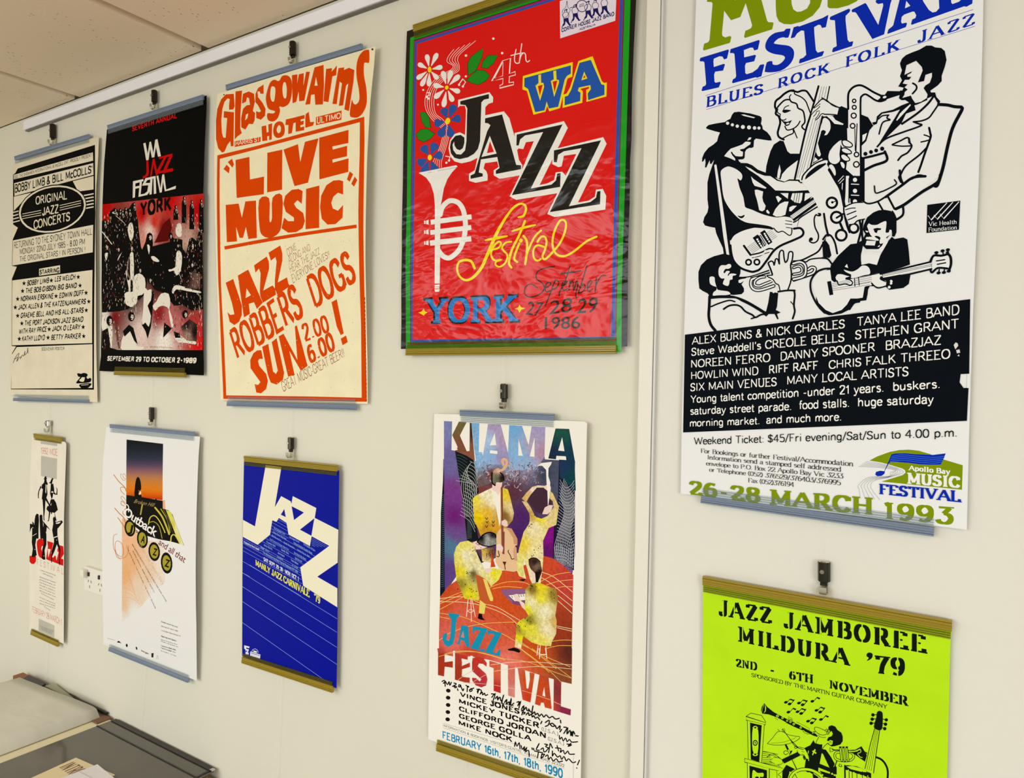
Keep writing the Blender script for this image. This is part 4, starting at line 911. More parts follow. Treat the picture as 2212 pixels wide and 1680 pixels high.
T('Young talent competition -under 21 years.', '180,1292 2510,1158', (96, 118)); T('buskers.', '2630,1145 3190,1112', (112, 112))
T('saturday street parade.', '178,1434 1395,1378', (96, 106)); T('food stalls.', '1495,1368 2095,1340', (108, 112)); T('huge saturday', '2205,1335 3120,1298', (112, 118))
T('morning market.', '172,1578 1010,1548', (92, 98)); T('and much more.', '1095,1542 2000,1505', (100, 106))
s.polys('3360,590 3385,556 3410,570 3415,600 3385,630;3390,650 3430,640 3440,680 3400,690;3405,720 3425,700 3430,725;3365,600 3380,640 3400,620', 'DCDCD8')
s.poly('3525,940 3560,935 3560,1108 3520,1108', Wh)
s.crop(1460, 900, 5.53)
s.sans('Weekend Ticket: $45/Fri evening/Sat/Sun to 4.00 p.m.', '218,335 3352,240', (92, 108), '14181C', w=.1)
kw = dict(wx=.11, wy=.045, serif=.045, st=.035)
for b, a, h in (('For Bookings or further Festival/Accommodation', '300,430 2120,592', (52, 62)), ('Information send a stamped self addressed', '382,506 1975,655', (50, 60)), ('envelope to P.O. Box 22 Apollo Bay Vic 3233', '362,578 2002,738', (48, 60)),
                ('or Telephone (052) 376529/376403/376995', '400,652 1972,818', (46, 62)), ('Fax (052)376194', '866,782 1412,838', (52, 58))): s.slab(b, a, h, '22262A', space=.9, **kw)
s.slab('26-28', '158,925 1010,1030', (165, 178), GR, wx=.22, wy=.12, serif=.06, st=.08)
s.slab('MARCH', '1125,1045 2352,1172', (180, 205), GR, wx=.24, wy=.12, serif=.06, st=.09)
s.crop(1800, 920, 6.72)
s.slab('1993', '735,1345 1755,1440', (240, 262), GR, wx=.22, wy=.12, serif=.06, st=.08)
# festival emblem
s.poly('525,500 640,440 820,375 960,348 1100,342 1240,358 1400,405 1600,485 1880,568 1868,925 700,805 900,745 1010,710 1050,675 1040,640 1000,615 850,570 700,530', GR)
s.poly('845,410 900,398 1050,395 1200,408 1450,418 1632,396 1605,470 1560,560 1400,562 1250,555 1100,535 900,520 835,520 805,545 750,650 745,690 700,725 640,728 608,705 620,665 680,648 740,655', BL)
for k in range(4): s.line(f'{850-k*10},{440+k*24} 1000,{418+k*26} 1250,{440+k*28} 1450,{455+k*28} {1615-k*14},{440+k*28}', 5, '4A86E0')
for k in range(5): s.line(f'{480-k*28},{512+k*18} 700,{548+k*14} 900,{600+k*10} {1010-k*38},{652+k*3} {990-k*40},{690-k*4} 800,{745-k*4} {600-k*20},{790-k*12} {545-k*45},{850+k*2} {560-k*46},{920} {675-k*70},{1068-k*6}', 2.6, '333A55')
s.slab('Apollo Bay', '1088,640 1700,705', (72, 80), 'EEEEEC', wx=.24, wy=.12, serif=.05, st=.09, space=.95)
s.slab('MUSIC', '1072,835 1845,900', (160, 165), 'EEEEEC', wx=.27, wy=.13, serif=.05, st=.1, space=.95)
s.slab('FESTIVAL', '668,985 1865,1108', (150, 165), BL, wx=.24, wy=.11, serif=.06, st=.09, space=.95)
s.crop(0, 0, 1)
ap = s.build('poster', '1512,-240 2133,-420 2122.8,80 2114,400 2101.8,680 2093.4,940 2088.5,1144 1470.5,1066 1473,900 1480,640 1495,260', Wh, PAPER)
tag(ap, 'large white music festival poster with black line drawn musicians and blue lettering', 'poster')
hanger('hanger_strip', (1515, 1086), (2017, 1158), .0125, 'clear', -1, 'clear blue tinted strip along the bottom of the large white musicians poster')
# ---- red poster, crumpled and glossy
def crumple(m, N, L, b, tc):
    mp = N.new('ShaderNodeMapping'); mp.inputs['Scale'].default_value = (1, 1, 1.7); L.new(tc.outputs['Object'], mp.inputs['Vector'])
    n1 = N.new('ShaderNodeTexNoise'); n1.inputs['Scale'].default_value = 7; n1.inputs['Detail'].default_value = 3.5; n1.inputs['Roughness'].default_value = .58; n1.inputs['Distortion'].default_value = .35
    L.new(mp.outputs[0], n1.inputs['Vector'])
    v = N.new('ShaderNodeTexVoronoi'); v.feature = 'DISTANCE_TO_EDGE'; v.inputs['Scale'].default_value = 13
    L.new(n1.outputs['Color'], v.inputs['Vector'])
    n3 = N.new('ShaderNodeTexNoise'); n3.inputs['Scale'].default_value = 5; L.new(tc.outputs['Object'], n3.inputs['Vector'])
    # creases gather in the lower half of the sheet
    sx = N.new('ShaderNodeSeparateXYZ'); L.new(tc.outputs['Object'], sx.inputs[0])
    mr = N.new('ShaderNodeMapRange'); mr.inputs['From Min'].default_value = 0.12; mr.inputs['From Max'].default_value = -0.08; mr.inputs['To Min'].default_value = 0.08; mr.inputs['To Max'].default_value = 1.0
    L.new(sx.outputs['Z'], mr.inputs['Value'])
    rg = N.new('ShaderNodeMath'); rg.operation = 'SUBTRACT'; L.new(n1.outputs['Fac'], rg.inputs[0]); rg.inputs[1].default_value = .5
    ra = N.new('ShaderNodeMath'); ra.operation = 'ABSOLUTE'; L.new(rg.outputs[0], ra.inputs[0])
    a = N.new('ShaderNodeMath'); a.operation = 'MULTIPLY_ADD'; L.new(ra.outputs[0], a.inputs[0]); a.inputs[1].default_value = -1.6; L.new(n3.outputs['Fac'], a.inputs[2])
    ml = N.new('ShaderNodeMath'); ml.operation = 'MULTIPLY'; L.new(a.outputs[0], ml.inputs[0]); L.new(mr.outputs[0], ml.inputs[1])
    bp = N.new('ShaderNodeBump'); bp.inputs['Strength'].default_value = 0.8; bp.inputs['Distance'].default_value = 0.011
    L.new(ml.outputs[0], bp.inputs['Height']); L.new(bp.outputs[0], b.inputs['Normal'])
REDM = pmat('glossy_print', attr=True, rough=0.2, spec=0.42, setup=crumple)
s = Sheet(0.011)
BK, RD, YE, BU, GN, Wt = '070707', 'DA0000', 'F2DC00', '0C50AC', '009A14', 'ECEAE4'
ink = lambda t, c, **k: s.poly(t, c, **k)
ink('886.5,81 1366,-84 1362,0 1352.5,320 1343,620 1342.4,760 877,760 876,567 879,433 880,320 886,86', GN)
ink('894,86.7 1351,-58.6 1348.7,0 1339.7,320 1332.9,620 1330.9,736 886.3,744 885.7,620 888.6,320', BK)
ink('894.6,88.2 1350,-57 1347.6,0 1338.8,320 1332,620 1330,735 887.2,742.8 886.6,620 889.4,320', '9A1466')
ink('897,91 1346,-51 1345,0 1337,320 1328.7,620 1327.8,733.5 888.6,740.4 888,620 891,320', BU)
ink('901,94.7 1341,-44.6 1339,0 1329.6,320 1322,620 1320.3,726.9 891.7,734 892,620 896,320', RD)
s.crop(860, 0, 5.25)
def petal(cx, cy, tx, ty, w, c, a=.2):
    dx, dy = tx - cx, ty - cy; l = math.hypot(dx, dy); ux, uy = dx / l, dy / l
    P = [(a, 0), (.5, w * .55), (.78, w), (.97, w * .6), (1.0, 0), (.97, -w * .6), (.78, -w), (.5, -w * .55)]
    s.poly([(cx + ux * l * u - uy * v, cy + uy * l * u + ux * v) for u, v in P], c, True, n=3)
# music stave streaming out of the trumpet
for k in range(5):
    o = k * 22
    s.line(f'{632+o*2.8},{560-o*1.1} {570+o*1.6},{640-o*.4} {556+o*1.35},{700-o*.3} {622+o*.8},{745} {600+o*.9},{790+o*.2} {480+o*.8},{850+o*.4} {385+o*.9},{940+o*.3} {322+o*1.1},{1060} {304+o*1.15},{1180} {340+o*1.0},{1290} {430+o*.9},{1400-o*.5} {520+o*.6},{1480-o*.2} {500+o*.8},{1570} {470+o*.8},{1680} {400+o*1.05},{1830} {395+o*1.1},{1900}', 5, Wt)
for tx, ty in ((325, 617), (445, 603), (503, 757), (452, 895), (350, 978), (262, 977), (212, 895), (226, 722)): petal(355, 790, tx, ty, 28, Wt)
s.dot(357, 790, 22, YE, 34)
for tx, ty in ((505, 806), (603, 800), (697, 852), (702, 1042), (622, 1152), (515, 1214), (412, 1112), (402, 965)): petal(552, 993, tx, ty, 30, Wt)
s.dot(552, 993, 20, YE, 24, .4)
for tx, ty in ((512, 1226), (640, 1188), (710, 1335), (607, 1552), (470, 1548), (412, 1402)): petal(563, 1373, tx, ty, 48, '1A4C9C', .22)
s.dot(563, 1373, 27, YE, 38, .3)
for tx, ty in ((278, 1652), (425, 1622), (503, 1755), (432, 1962), (288, 1976), (225, 1860)): petal(360, 1785, tx, ty, 50, '1450A2', .22)
s.dot(360, 1786, 24, YE, 32)
for t in ('965,545 950,650 880,800 795,850 790,720 830,640', '1130,625 1080,720 1010,775 945,765 960,700 1020,630', '1040,862 990,920 910,958 830,940 778,908 830,850 900,795 980,800', '250,1275 310,1275 350,1330 368,1450 310,1440 270,1380', '202,1525 260,1470 330,1460 412,1515 370,1570 290,1610 230,1580'):
    s.line(t, 9, BK, False, True); s.poly(t, '00880F')
s.dots('1080,438,14 1180,602,14 770,630,14 768,866,12 285,1020,11 452,1187,11', 1, Wt)
for t in ('690,955 735,895 765,930 735,980', '325,1050 360,1050 362,1078 325,1090 350,1120', '540,1770 590,1780 575,1820'): s.line(t, 9, Wt, False)
for x, y in ((692, 962), (735, 980), (325, 1100), (345, 1118), (548, 1845), (578, 1820)): s.dot(x, y, 13, Wt)
# 4th
s.line('1185,690 1275,660 1262,835 1328,812 1330,850 1262,868 1258,938 1310,930 1310,960 1150,1000 1155,968 1185,955 1190,890 1062,920', 8, Wt, False, True); s.line('1190,700 1185,862 1090,888 1190,700', 6, Wt, False)
s.crop(1100, 0, 5.248)
for t in ('78,560 62,640 62,695 85,718 115,712', '20,630 90,612 155,600', '143,495 128,600 115,705', '118,690 135,630 165,600 185,620 190,680 208,702 232,686'): s.line(t, 11, Wt)
# WA
ink('155,862 720,703 715,870 660,890 575,1225 455,1262 430,1200 410,1265 275,1300 200,1030 150,1015', YE)
ink('172,885 700,740 698,835 655,860 630,900 555,1210 450,1230 425,1150 400,1250 295,1272 215,1010 170,980', BU)
for t in ('330,852 360,842 362,945 333,945', '500,805 532,797 537,900 505,905', '298,972 335,938 388,940 396,985 350,1142', '472,918 510,898 560,905 566,930 510,1098'): ink(t, YE)
ink('325,975 380,960 348,1085', RD); ink('492,925 545,913 515,1050', RD)
ink('785,693 945,637 1050,920 1075,940 1107,935 1102,1093 875,1155 872,1060 835,1060 828,1165 605,1223 610,1075 650,1060 690,990', YE)
ink('797,712 925,678 1045,955 1080,965 1080,1075 895,1135 890,1060 925,1010 920,965 790,992 778,1030 808,1050 805,1145 628,1195 630,1095 665,1085 702,1020', BU)
ink('850,812 886,890 818,910', YE); ink('852,850 866,878 838,886', RD); ink('805,1008 905,982 905,1003 872,1018 878,1130 838,1145 834,1032', RD)
# JAZZ
s.crop(860, 0, 5.25)
ink('682,1132 1035,1045 1078,1103 1076,1160 1025,1178 990,1215 985,1390 975,1600 945,1720 900,1790 820,1830 720,1852 640,1830 590,1770 572,1680 590,1590 640,1520 700,1500 760,1530 765,1400 770,1250 758,1200 700,1200 680,1220', Wt)
ink('985,1308 1200,1262 1262,1340 1410,1860 1400,1985 1150,2027 1085,1988 1085,1930 1140,1895 1125,1830 985,1850 970,1910 1000,1940 1015,1980 1015,2047 880,2072 805,2050 805,1970 870,1930 975,1450', Wt)
ink('705,1148 1030,1066 1030,1118 975,1130 945,1160 940,1300 930,1600 905,1690 860,1745 790,1785 700,1805 640,1790 600,1740 588,1670 600,1600 650,1540 710,1530 752,1560 752,1620 735,1680 700,1704 665,1690 640,1650 636,1605 618,1640 625,1700 660,1748 715,1752 760,1705 775,1600 782,1300 785,1230 765,1192 705,1185', BK)
ink('987,1342 1180,1298 1340,1870 1395,1873 1395,1918 1110,1973 1108,1935 1150,1905 1125,1780 940,1808 915,1955 960,1968 960,2000 822,2028 822,1990 868,1968 1010,1490 1048,1420 1020,1398 985,1395', BK)
ink('1040,1540 1118,1742 946,1780', Wt); ink('1042,1600 1088,1722 1008,1737', RD)
s.crop(1100, 0, 5.248)
ink('62,1508 620,1373 665,1450 345,2098 430,2080 510,2040 528,1955 600,1945 650,2000 660,2080 600,2150 545,2190 80,2265 5,2225 110,2010 280,1600 190,1612 160,1690 85,1680 65,1640', Wt)
ink('555,1680 1065,1555 1105,1630 780,2295 900,2275 970,2230 985,2150 1060,2140 1100,2220 1090,2375 515,2460 432,2425 640,1995 762,1745 620,1765 595,1885 560,1895 490,1860 490,1700', Wt)
ink('85,1525 605,1410 245,2138 480,2092 530,2045 545,1968 583,1962 578,2118 30,2212 385,1497 180,1535 125,1580 108,1648 82,1650', BK)
ink('508,1705 1042,1590 678,2337 920,2290 985,2240 998,2170 1035,2165 1030,2315 460,2404 820,1680 620,1715 555,1755 540,1840 505,1838', BK)
ink('150,1875 180,1852 100,1690 90,1700 110,1810', RD)
# trumpet
s.crop(860, 300, 5.25)
ink('240,382 660,298 674,314 615,375 560,455 520,560 495,700 482,760 472,1640 415,1640 418,760 405,620 370,510 320,440 262,402 240,392', Wt)
s.line('450,362 665,322', 3, BK); s.line('340,384 380,376', 3, BK)
s.line('478,860 500,780 560,715 620,700 690,730 740,810 762,930 762,1030 740,1150 690,1260 610,1335 560,1350 500,1320 455,1260', 56, Wt)
for a, b, w in (('370,945', '833,883', 56), ('365,1062', '830,1004', 54), ('362,1182', '830,1132', 60)): s.line(a + ' ' + b, w, Wt, False, cap=False)
for y in (948, 1058, 1182): s.poly(f'318,{y-22} 345,{y-34} 347,{y+24} 318,{y+18}', Wt); s.poly(f'294,{y-20} 310,{y-22} 312,{y+16} 296,{y+16}', Wt)
s.poly('415,1655 470,1650 470,1672 415,1676', Wt)
s.crop(860, 540, 4.2538)
for t in ('337,325 378,322 378,332 337,335', '335,340 380,337 378,352 335,354', '333,360 382,356 378,382 342,384'): s.poly(t, Wt)
# festival script
s.crop(860, 300, 5.25)
s.line('1365,888,.7 1420,872 1450,810 1440,755 1390,735,.9 1320,770 1250,850 1180,960,1.2 1100,1110,1.4 1010,1320,1.4 940,1470,1.3 850,1570,1.2 770,1602 700,1560,.9 670,1480,.9 690,1400,1 760,1372,1.1 830,1390,1.1 868,1465,1.1', 26, YE)
s.line('990,1148,.6 1100,1128,1.2 1235,1102,.7', 28, YE); s.line('1060,1255 1130,1240 1168,1195 1145,1165 1090,1210 1055,1290 1070,1355 1115,1382 1165,1370', 22, YE)
s.line('1285,1165 1220,1178 1180,1230 1200,1270 1240,1320 1220,1400 1155,1450 1105,1425 1120,1380 1165,1370', 20, YE); s.line('1440,930 1370,1100 1290,1260 1258,1400 1285,1458', 26, YE)
s.crop(1100, 300, 5.248)
s.line('35,1045,.7 150,1010,1.2 295,975,.8', 24, YE); s.line('115,1185 70,1300 58,1360 90,1395', 24, YE); s.dot(133, 1152, 22, YE)
s.line('162,1100 200,1160 200,1290 182,1418', 26, YE); s.line('188,1350 225,1240 290,1110 362,1038', 22, YE)
s.line('322,1165 360,1112 405,1112 424,1170 405,1260 378,1330 400,1364 440,1340 500,1275 570,1190 625,1075 645,970 622,920 575,930 520,1030 492,1150 505,1260 560,1320 640,1325 740,1270 880,1160 990,1108', 24, YE)
s.line('400,1225 320,1205 275,1260 280,1345 320,1380 358,1362', 22, YE)
# date
BN = '1C1206'
s.crop(860, 540, 4.2538)
for t in ('1438,150 1350,165 1280,200 1272,262 1330,310 1340,362 1290,412 1210,432 1165,402 1170,342 1220,312 1280,345', '1350,352 1392,325 1402,300 1370,302 1350,345 1365,385 1415,365', '1445,270 1415,350 1385,430 1352,512', '1430,310 1455,278 1478,300 1450,350 1410,362', '1578,150 1530,300 1485,380 1480,420',
          '1505,340 1540,310 1552,285 1520,290 1505,335 1525,372 1560,350', '1580,285 1570,370', '1578,320 1605,282 1612,370 1640,285 1650,330 1632,400 1638,440', '1735,142 1700,260 1660,380 1660,398', '1672,350 1705,310 1720,345 1690,385 1665,392', '1740,350 1780,300 1770,280 1742,310 1745,378 1785,360', '1822,250 1810,385', '1815,330 1850,260 1880,232 1910,236'): s.line(t, 11, BN)
s.line('1500,215,1.2 1590,205 1678,190,.7', 14, BN)
s.text('27', '1172,592 1312,606', (118, 125), BN, .006, .22); s.text('28', '1386,590 1590,566', (122, 130), BN, .006, .12); s.text('29', '1640,580 1820,570', (128, 140), BN, .006, .16); s.text('1986', '1346,728 1672,718', (112, 108), BN, .008, .04)
s.slab('YORK', '232,684 1122,668', (248, 268), BK, wx=.22, wy=.12, serif=.1, st=.12); s.slab('YORK', '252,670 1102,652', (216, 234), '1878C4', wx=.19, wy=.1, serif=.09, st=.1)
s.slab('WESTERN AUSTRALIA', '312,742 930,732', (20, 22), '5A0202', wx=.08, wy=.06, serif=.03, st=.04)
s.poly('185,575 215,565 235,540 250,565 272,572 250,585 235,602 215,588', YE); s.poly('1072,540 1105,525 1115,500 1130,525 1168,535 1132,548 1115,575 1100,548', YE)
s.line('1955,560 1950,640 1945,720 1940,800', 4, '7A0404')
s.crop(0, 0, 1)
rp = s.build('poster', '879,67.6 1376,-98 1374,0 1369,100 1365,200 1364,300 1361,345 1360,440 1357,520 1356,600 1355.5,680 1354.8,748 1200,749.5 1040,752 866,753.5 867,700 866.7,620 868,540 868,490 870,400 871.4,300 873,240 875,180 877,120', BK, REDM)
tag(rp, 'glossy crumpled red poster with green and black border and white trumpet', 'poster')
# band sticker stuck on its upper right corner
s = Sheet(0.0116); NV = '1C1C5A'
s.crop(1100, 0, 5.248)
s.sans('CORNER HOUSE JAZZ BAND', '592,368 1190,178', (48, 48), NV, w=.2); s.sans('AUSTRALIA', '795,347 978,290', (28, 28), NV, w=.2)
s.dot(825, 68, 66, NV, 70); s.dot(825, 68, 57, 'E4DAE8', 61); s.sans('JAZZ', '795,62 850,50', (16, 16), NV, w=.2); s.sans('BAND', '795,82 850,70', (16, 16), NV, w=.2)
for x, y, k in ((640, 150, 1), (745, 95, 1), (890, 60, 1.05), (975, 40, 1), (1075, 10, 1.05)):
    s.poly([(x + a * k, y + b * k) for a, b in ((-25, 60), (30, 50), (38, 100), (55, 130), (40, 142), (20, 115), (0, 90), (-8, 130), (-30, 150), (-40, 140), (-22, 110))], NV)
    s.line([(x + a * k, y + b * k) for a, b in ((-22, 58), (-34, 20), (-14, -10), (20, -10), (38, 20), (30, 50))], 6, NV)
    s.dot(x, y - 26 * k, 17 * k, NV); s.dot(x - 1, y - 23 * k, 10 * k, 'E4DAE8'); s.poly([(x - 20 * k, y - 32 * k), (x + 16 * k, y - 52 * k), (x + 22 * k, y - 36 * k)], NV)
    s.line([(x - 38 * k, y + 150 * k), (x - 44 * k, y + 162 * k)], 9, NV); s.line([(x + 44 * k, y + 140 * k), (x + 62 * k, y + 130 * k)], 9, NV)
s.line('600,150 610,110 640,85 655,10 665,80 690,110 675,150 650,190 620,195 600,165', 5, NV); s.line('690,90 760,70', 7, NV)
st_ = s.build('sticker', '573,12 578,435 1202,235 1222,-190', 'E4DAE8', PAPER, thick=.0003)
st_.parent = rp; st_.location = st_.location - rp.location; st_['label'] = 'white sticker with a marching band printed in navy'
hanger('hanger_strip', (895, 55), (1370, -106), .011, 'gold', 1, 'amber plastic strip along the top of the red poster', hb=.013, hl=.013)
hanger('hanger_strip', (879, 768), (1332, 764), .011, 'gold', -1, 'amber plastic strip along the bottom of the red poster', hb=.0135, hl=.0125)
# ---- lime green jamboree poster
s = Sheet(0.012); GK = '10170C'; LM = 'B9E81C'
s.crop(1500, 1180, 3.814)
kw = dict(wx=.28, wy=.1, serif=.05, st=.09, stencil=True)
s.slab('JAZZ', '200,568 640,640', (133, 135), GK, space=1.1, **kw); s.slab('JAMBOREE', '735,668 1920,885', (135, 148), GK, space=1.14, **kw)
s.slab('MILDURA', '360,782 1285,985', (125, 138), GK, space=1.14, **kw); s.blob('1418,890 1430,876 1450,874 1468,886 1466,912 1450,930 1420,942 1436,918 1420,906', GK); s.slab('79', '1485,1042 1735,1072', (146, 148), GK, wx=.26, wy=.09, serif=.04, st=.08, stencil=True)
kw.update(wx=.28)
s.slab('2ND', '340,990 518,1024', (66, 68), GK, **kw); s.slab('6TH', '780,1090 978,1130', (66, 74), GK, **kw)
s.line('628,1022 655,1027', 14, GK, False, cap=False)
s.crop(1500, 1420, 3.814)
s.slab('NOVEMBER', '1112,252 1765,402', (68, 80), GK, space=1.0, **kw)
s.slab('SPONSORED BY THE MARTIN GUITAR COMPANY', '470,158 1590,424', (32, 36), GK, wx=.15, wy=.09, serif=.02, st=.05, space=.95)
s.crop(1590, 1480, 5.978)
def note(x, y, k=1, two=True):
    s.dot(x, y, 25 * k, GK, 17 * k, -.25); s.line([(x + 20 * k, y - 4 * k), (x + 55 * k, y - 42 * k)], 8 * k, GK)
    if two:
        s.dot(x + 48 * k, y + 22 * k, 25 * k, GK, 18 * k, -.25); s.line([(x + 68 * k, y + 18 * k), (x + 110 * k, y - 30 * k)], 9 * k, GK)
        s.poly([(x + 50 * k, y - 42 * k), (x + 65 * k, y - 46 * k), (x + 90 * k, y - 36 * k), (x + 112 * k, y - 34 * k), (x + 98 * k, y - 12 * k), (x + 78 * k, y - 22 * k), (x + 52 * k, y - 30 * k)], GK)
    else: s.poly([(x + 50 * k, y - 44 * k), (x + 65 * k, y - 58 * k), (x + 85 * k, y - 48 * k), (x + 105 * k, y - 42 * k), (x + 90 * k, y - 22 * k), (x + 70 * k, y - 34 * k)], GK)
for x, y, w in ((643, 218, 1), (812, 228, 1), (985, 205, 0), (676, 345, 0), (793, 340, 1), (1038, 322, 1), (930, 462, 1), (1096, 440, 0)): note(x, y, 1, bool(w))
# clarinet
s.poly('365,228 400,275 480,340 560,385 640,425 760,480 900,560 1000,610 1060,640 1050,665 1000,650 880,590 760,540 640,480 560,430 490,400 420,375 340,365 322,330 330,280', GK)
s.poly('372,242 388,290 382,335 356,362 375,320 374,280', LM); s.line('330,345 345,290 362,245', 4, LM)
for x, y, r in ((535, 395, 17), (600, 420, 15), (660, 455, 13), (702, 472, 14), (745, 500, 15), (835, 545, 14), (990, 615, 8), (870, 590, 12), (922, 622, 12)): s.dot(x, y, r, LM); s.dot(x, y, r * .45, GK)
s.line('500,420 560,455 650,490', 5, GK); s.poly('520,425 580,440 650,480 640,492 560,462', LM); s.poly('672,402 725,432 730,452 675,430', LM); s.line('672,402 725,432 730,452 675,430', 5, GK, False, True)
s.line('760,485 850,520 940,575', 7, LM); s.line('780,470 870,515 945,560 930,590', 4, GK); s.line('860,590 900,620 950,630', 5, GK)
s.line('1000,600 1020,600', 12, GK)
# cymbal and stand, sticks
s.poly('405,750 470,680 520,620 545,592 600,590 660,630 825,668 760,720 620,765 500,770', LM); s.line('405,750 470,680 520,615 550,595 600,598 670,635 760,655 825,668 770,720 640,762 500,770 405,752', 7, GK); s.line('450,745 600,735 740,690 775,668', 4, GK)
s.line('600,565 620,590 700,700 800,800', 9, GK, False); s.line('560,590 540,565', 6, GK); s.line('595,565 625,560 628,590 605,595 595,570', 5, GK)
s.line('640,765 790,1080', 26, GK, False, cap=False); s.line('672,830 795,1075', 14, LM, False, cap=False); s.line('700,860 720,845 700,880', 14, GK); s.line('660,850 630,845 615,870 640,895 665,880', 8, GK)
# piano
s.poly('130,400 190,358 330,385 382,470 380,510 130,455', LM); s.line('130,400 190,358 330,388 382,470 380,510 130,450 128,400 375,480', 7, GK, False)
s.poly('145,455 365,505 335,1005 125,950', LM); s.line('145,455 158,960', 7, GK, False); s.line('365,505 330,1000', 7, GK, False); s.poly('180,480 332,515 300,990 190,955', GK)
s.blob('215,560 285,580 280,870 215,840', LM); s.poly('218,600 285,620 283,700 218,690', LM)
for y in (545, 890): s.dot(248, y, 34, LM, 22); s.dot(248, y, 12, GK); s.line(f'215,{y-20} 240,{y} 285,{y-15}', 5, GK)
s.dot(248, 742, 40, LM, 46); s.dot(248, 742, 32, GK, 38); s.dot(248, 742, 20, LM, 24); s.dot(248, 742, 9, GK)
s.poly('112,942 600,1068 600,1110 110,990', LM); s.line('112,942 600,1070', 6, GK, False); s.line('112,942 110,990 440,1080 600,1112', 7, GK, False)
s.poly('140,1000 430,1075 440,1330 140,1330', LM); s.line('145,1000 148,1330', 7, GK, False); s.poly('172,1035 400,1095 400,1330 180,1330', GK); s.blob('215,1100 280,1130 350,1130 350,1180 290,1190 300,1330 215,1330', LM); s.dot(270, 1190, 40, LM, 30); s.dot(270, 1195, 26, GK, 20)
s.line('430,1080 425,1330', 10, GK, False)
# keys and left hand
s.poly('345,850 560,880 620,960 560,1040 340,990', LM)
for k in range(7): s.line(f'{342},{855+k*24} {430+k*6},{868+k*22}', 6, GK, False)
for t in ('350,850 470,875 540,890', '400,930 450,890 500,890 560,940', '440,960 500,940 560,960', '420,900 470,885 530,910 590,960 600,990 560,1020 500,1010 430,980', '340,1000 500,1030 570,1045', '520,1010 550,1030', '400,920 480,905 540,945'): s.line(t, 6, GK)
s.blob('450,1130 520,1110 590,1115 600,1330 440,1330', LM); s.line('520,1110 530,1150 525,1330', 6, GK); s.line('590,1120 545,1150 580,1180 545,1210', 6, GK)
# clarinettist: head, body, arms
s.poly('1015,545 1060,540 1120,580 1160,590 1200,560 1240,640 1200,700 1170,720 1180,750 1110,800 1030,740 1070,660 1040,640', LM)
s.poly('1190,560 1195,530 1235,513 1280,530 1310,575 1360,610 1378,660 1378,720 1345,765 1270,785 1230,788 1190,760 1180,745 1245,760 1250,715 1215,705 1195,720 1172,712 1190,670 1235,655 1250,625 1235,590 1215,600', GK)
s.dot(1222, 738, 24, LM, 32); s.line('1205,735 1225,722 1228,750', 6, GK)
s.line('1175,600 1120,570 1050,540 1015,545 1018,580 1060,620 1110,640 1165,635', 7, GK); s.line('1060,640 1100,668 1160,672', 6, GK)
for x, y in ((1170, 580), (1200, 590), (1185, 615)): s.dot(x, y, 20, GK); s.dot(x, y, 13, LM); s.dot(x + 4, y, 6, GK)
s.line('1070,665 1040,720 1030,760', 7, GK); s.line('1185,745 1145,780 1115,820', 8, GK)
s.poly('1000,705 1020,745 1080,760 1115,760 1110,820 1160,830 1230,930 1300,1060 1300,1150 1200,1140 1060,1110 960,1150 880,1090 900,960 850,870 880,810 960,770', GK)
s.poly('1105,878 1120,880 1205,1060 1080,1010', LM); s.poly('1065,1060 1215,1120 1210,1140 1060,1115', LM); s.poly('1015,820 1030,830 990,905 982,890', LM); s.poly('980,850 1000,838 1040,870 1030,885', LM); s.line('935,845 930,880', 9, LM)
s.blob('790,830 830,810 880,815 910,850 940,920 930,950 905,945 880,905 850,900 810,870', LM); s.line('770,790 800,795 880,812 910,850 940,920 930,950 905,945 880,905 840,900 800,870 790,840', 7, GK); s.line('845,850 880,860', 6, GK); s.line('850,885 880,895', 6, GK); s.dot(772, 798, 20, GK); s.dot(772, 798, 12, LM)
s.line('700,700 770,790 870,830', 8, GK); s.line('870,920 885,955', 16, GK); s.line('935,930 938,970', 9, LM)
s.poly('590,955 790,860 830,905 640,1000 610,1010', GK); s.line('590,960 612,1005', 10, LM); s.blob('480,935 560,940 600,975 590,1010 540,1020 490,1000', LM); s.line('485,930 560,938 600,975 590,1012 545,1022', 6, GK)
s.poly('650,1025 760,1080 690,1130 620,1330 590,1330 600,1100', GK); s.poly('690,1110 715,1120 690,1150', LM)
for w, c in ((46, GK), (30, LM)): s.line('665,1330 700,1200 760,1120 850,1085 960,1090 1050,1130 1110,1190 1140,1330', w, c)
s.poly('770,1130 950,1120 1040,1180 1080,1330 730,1330', LM); s.poly('985,1130 1060,1180 1080,1260 1000,1230', GK); s.line('760,1140 800,1220 830,1300', 8, GK)
s.poly('1080,1100 1280,1160 1300,1210 1130,1180', GK); s.dots('1115,1155,12 1240,1140,12 1270,1160,9', 1, LM)
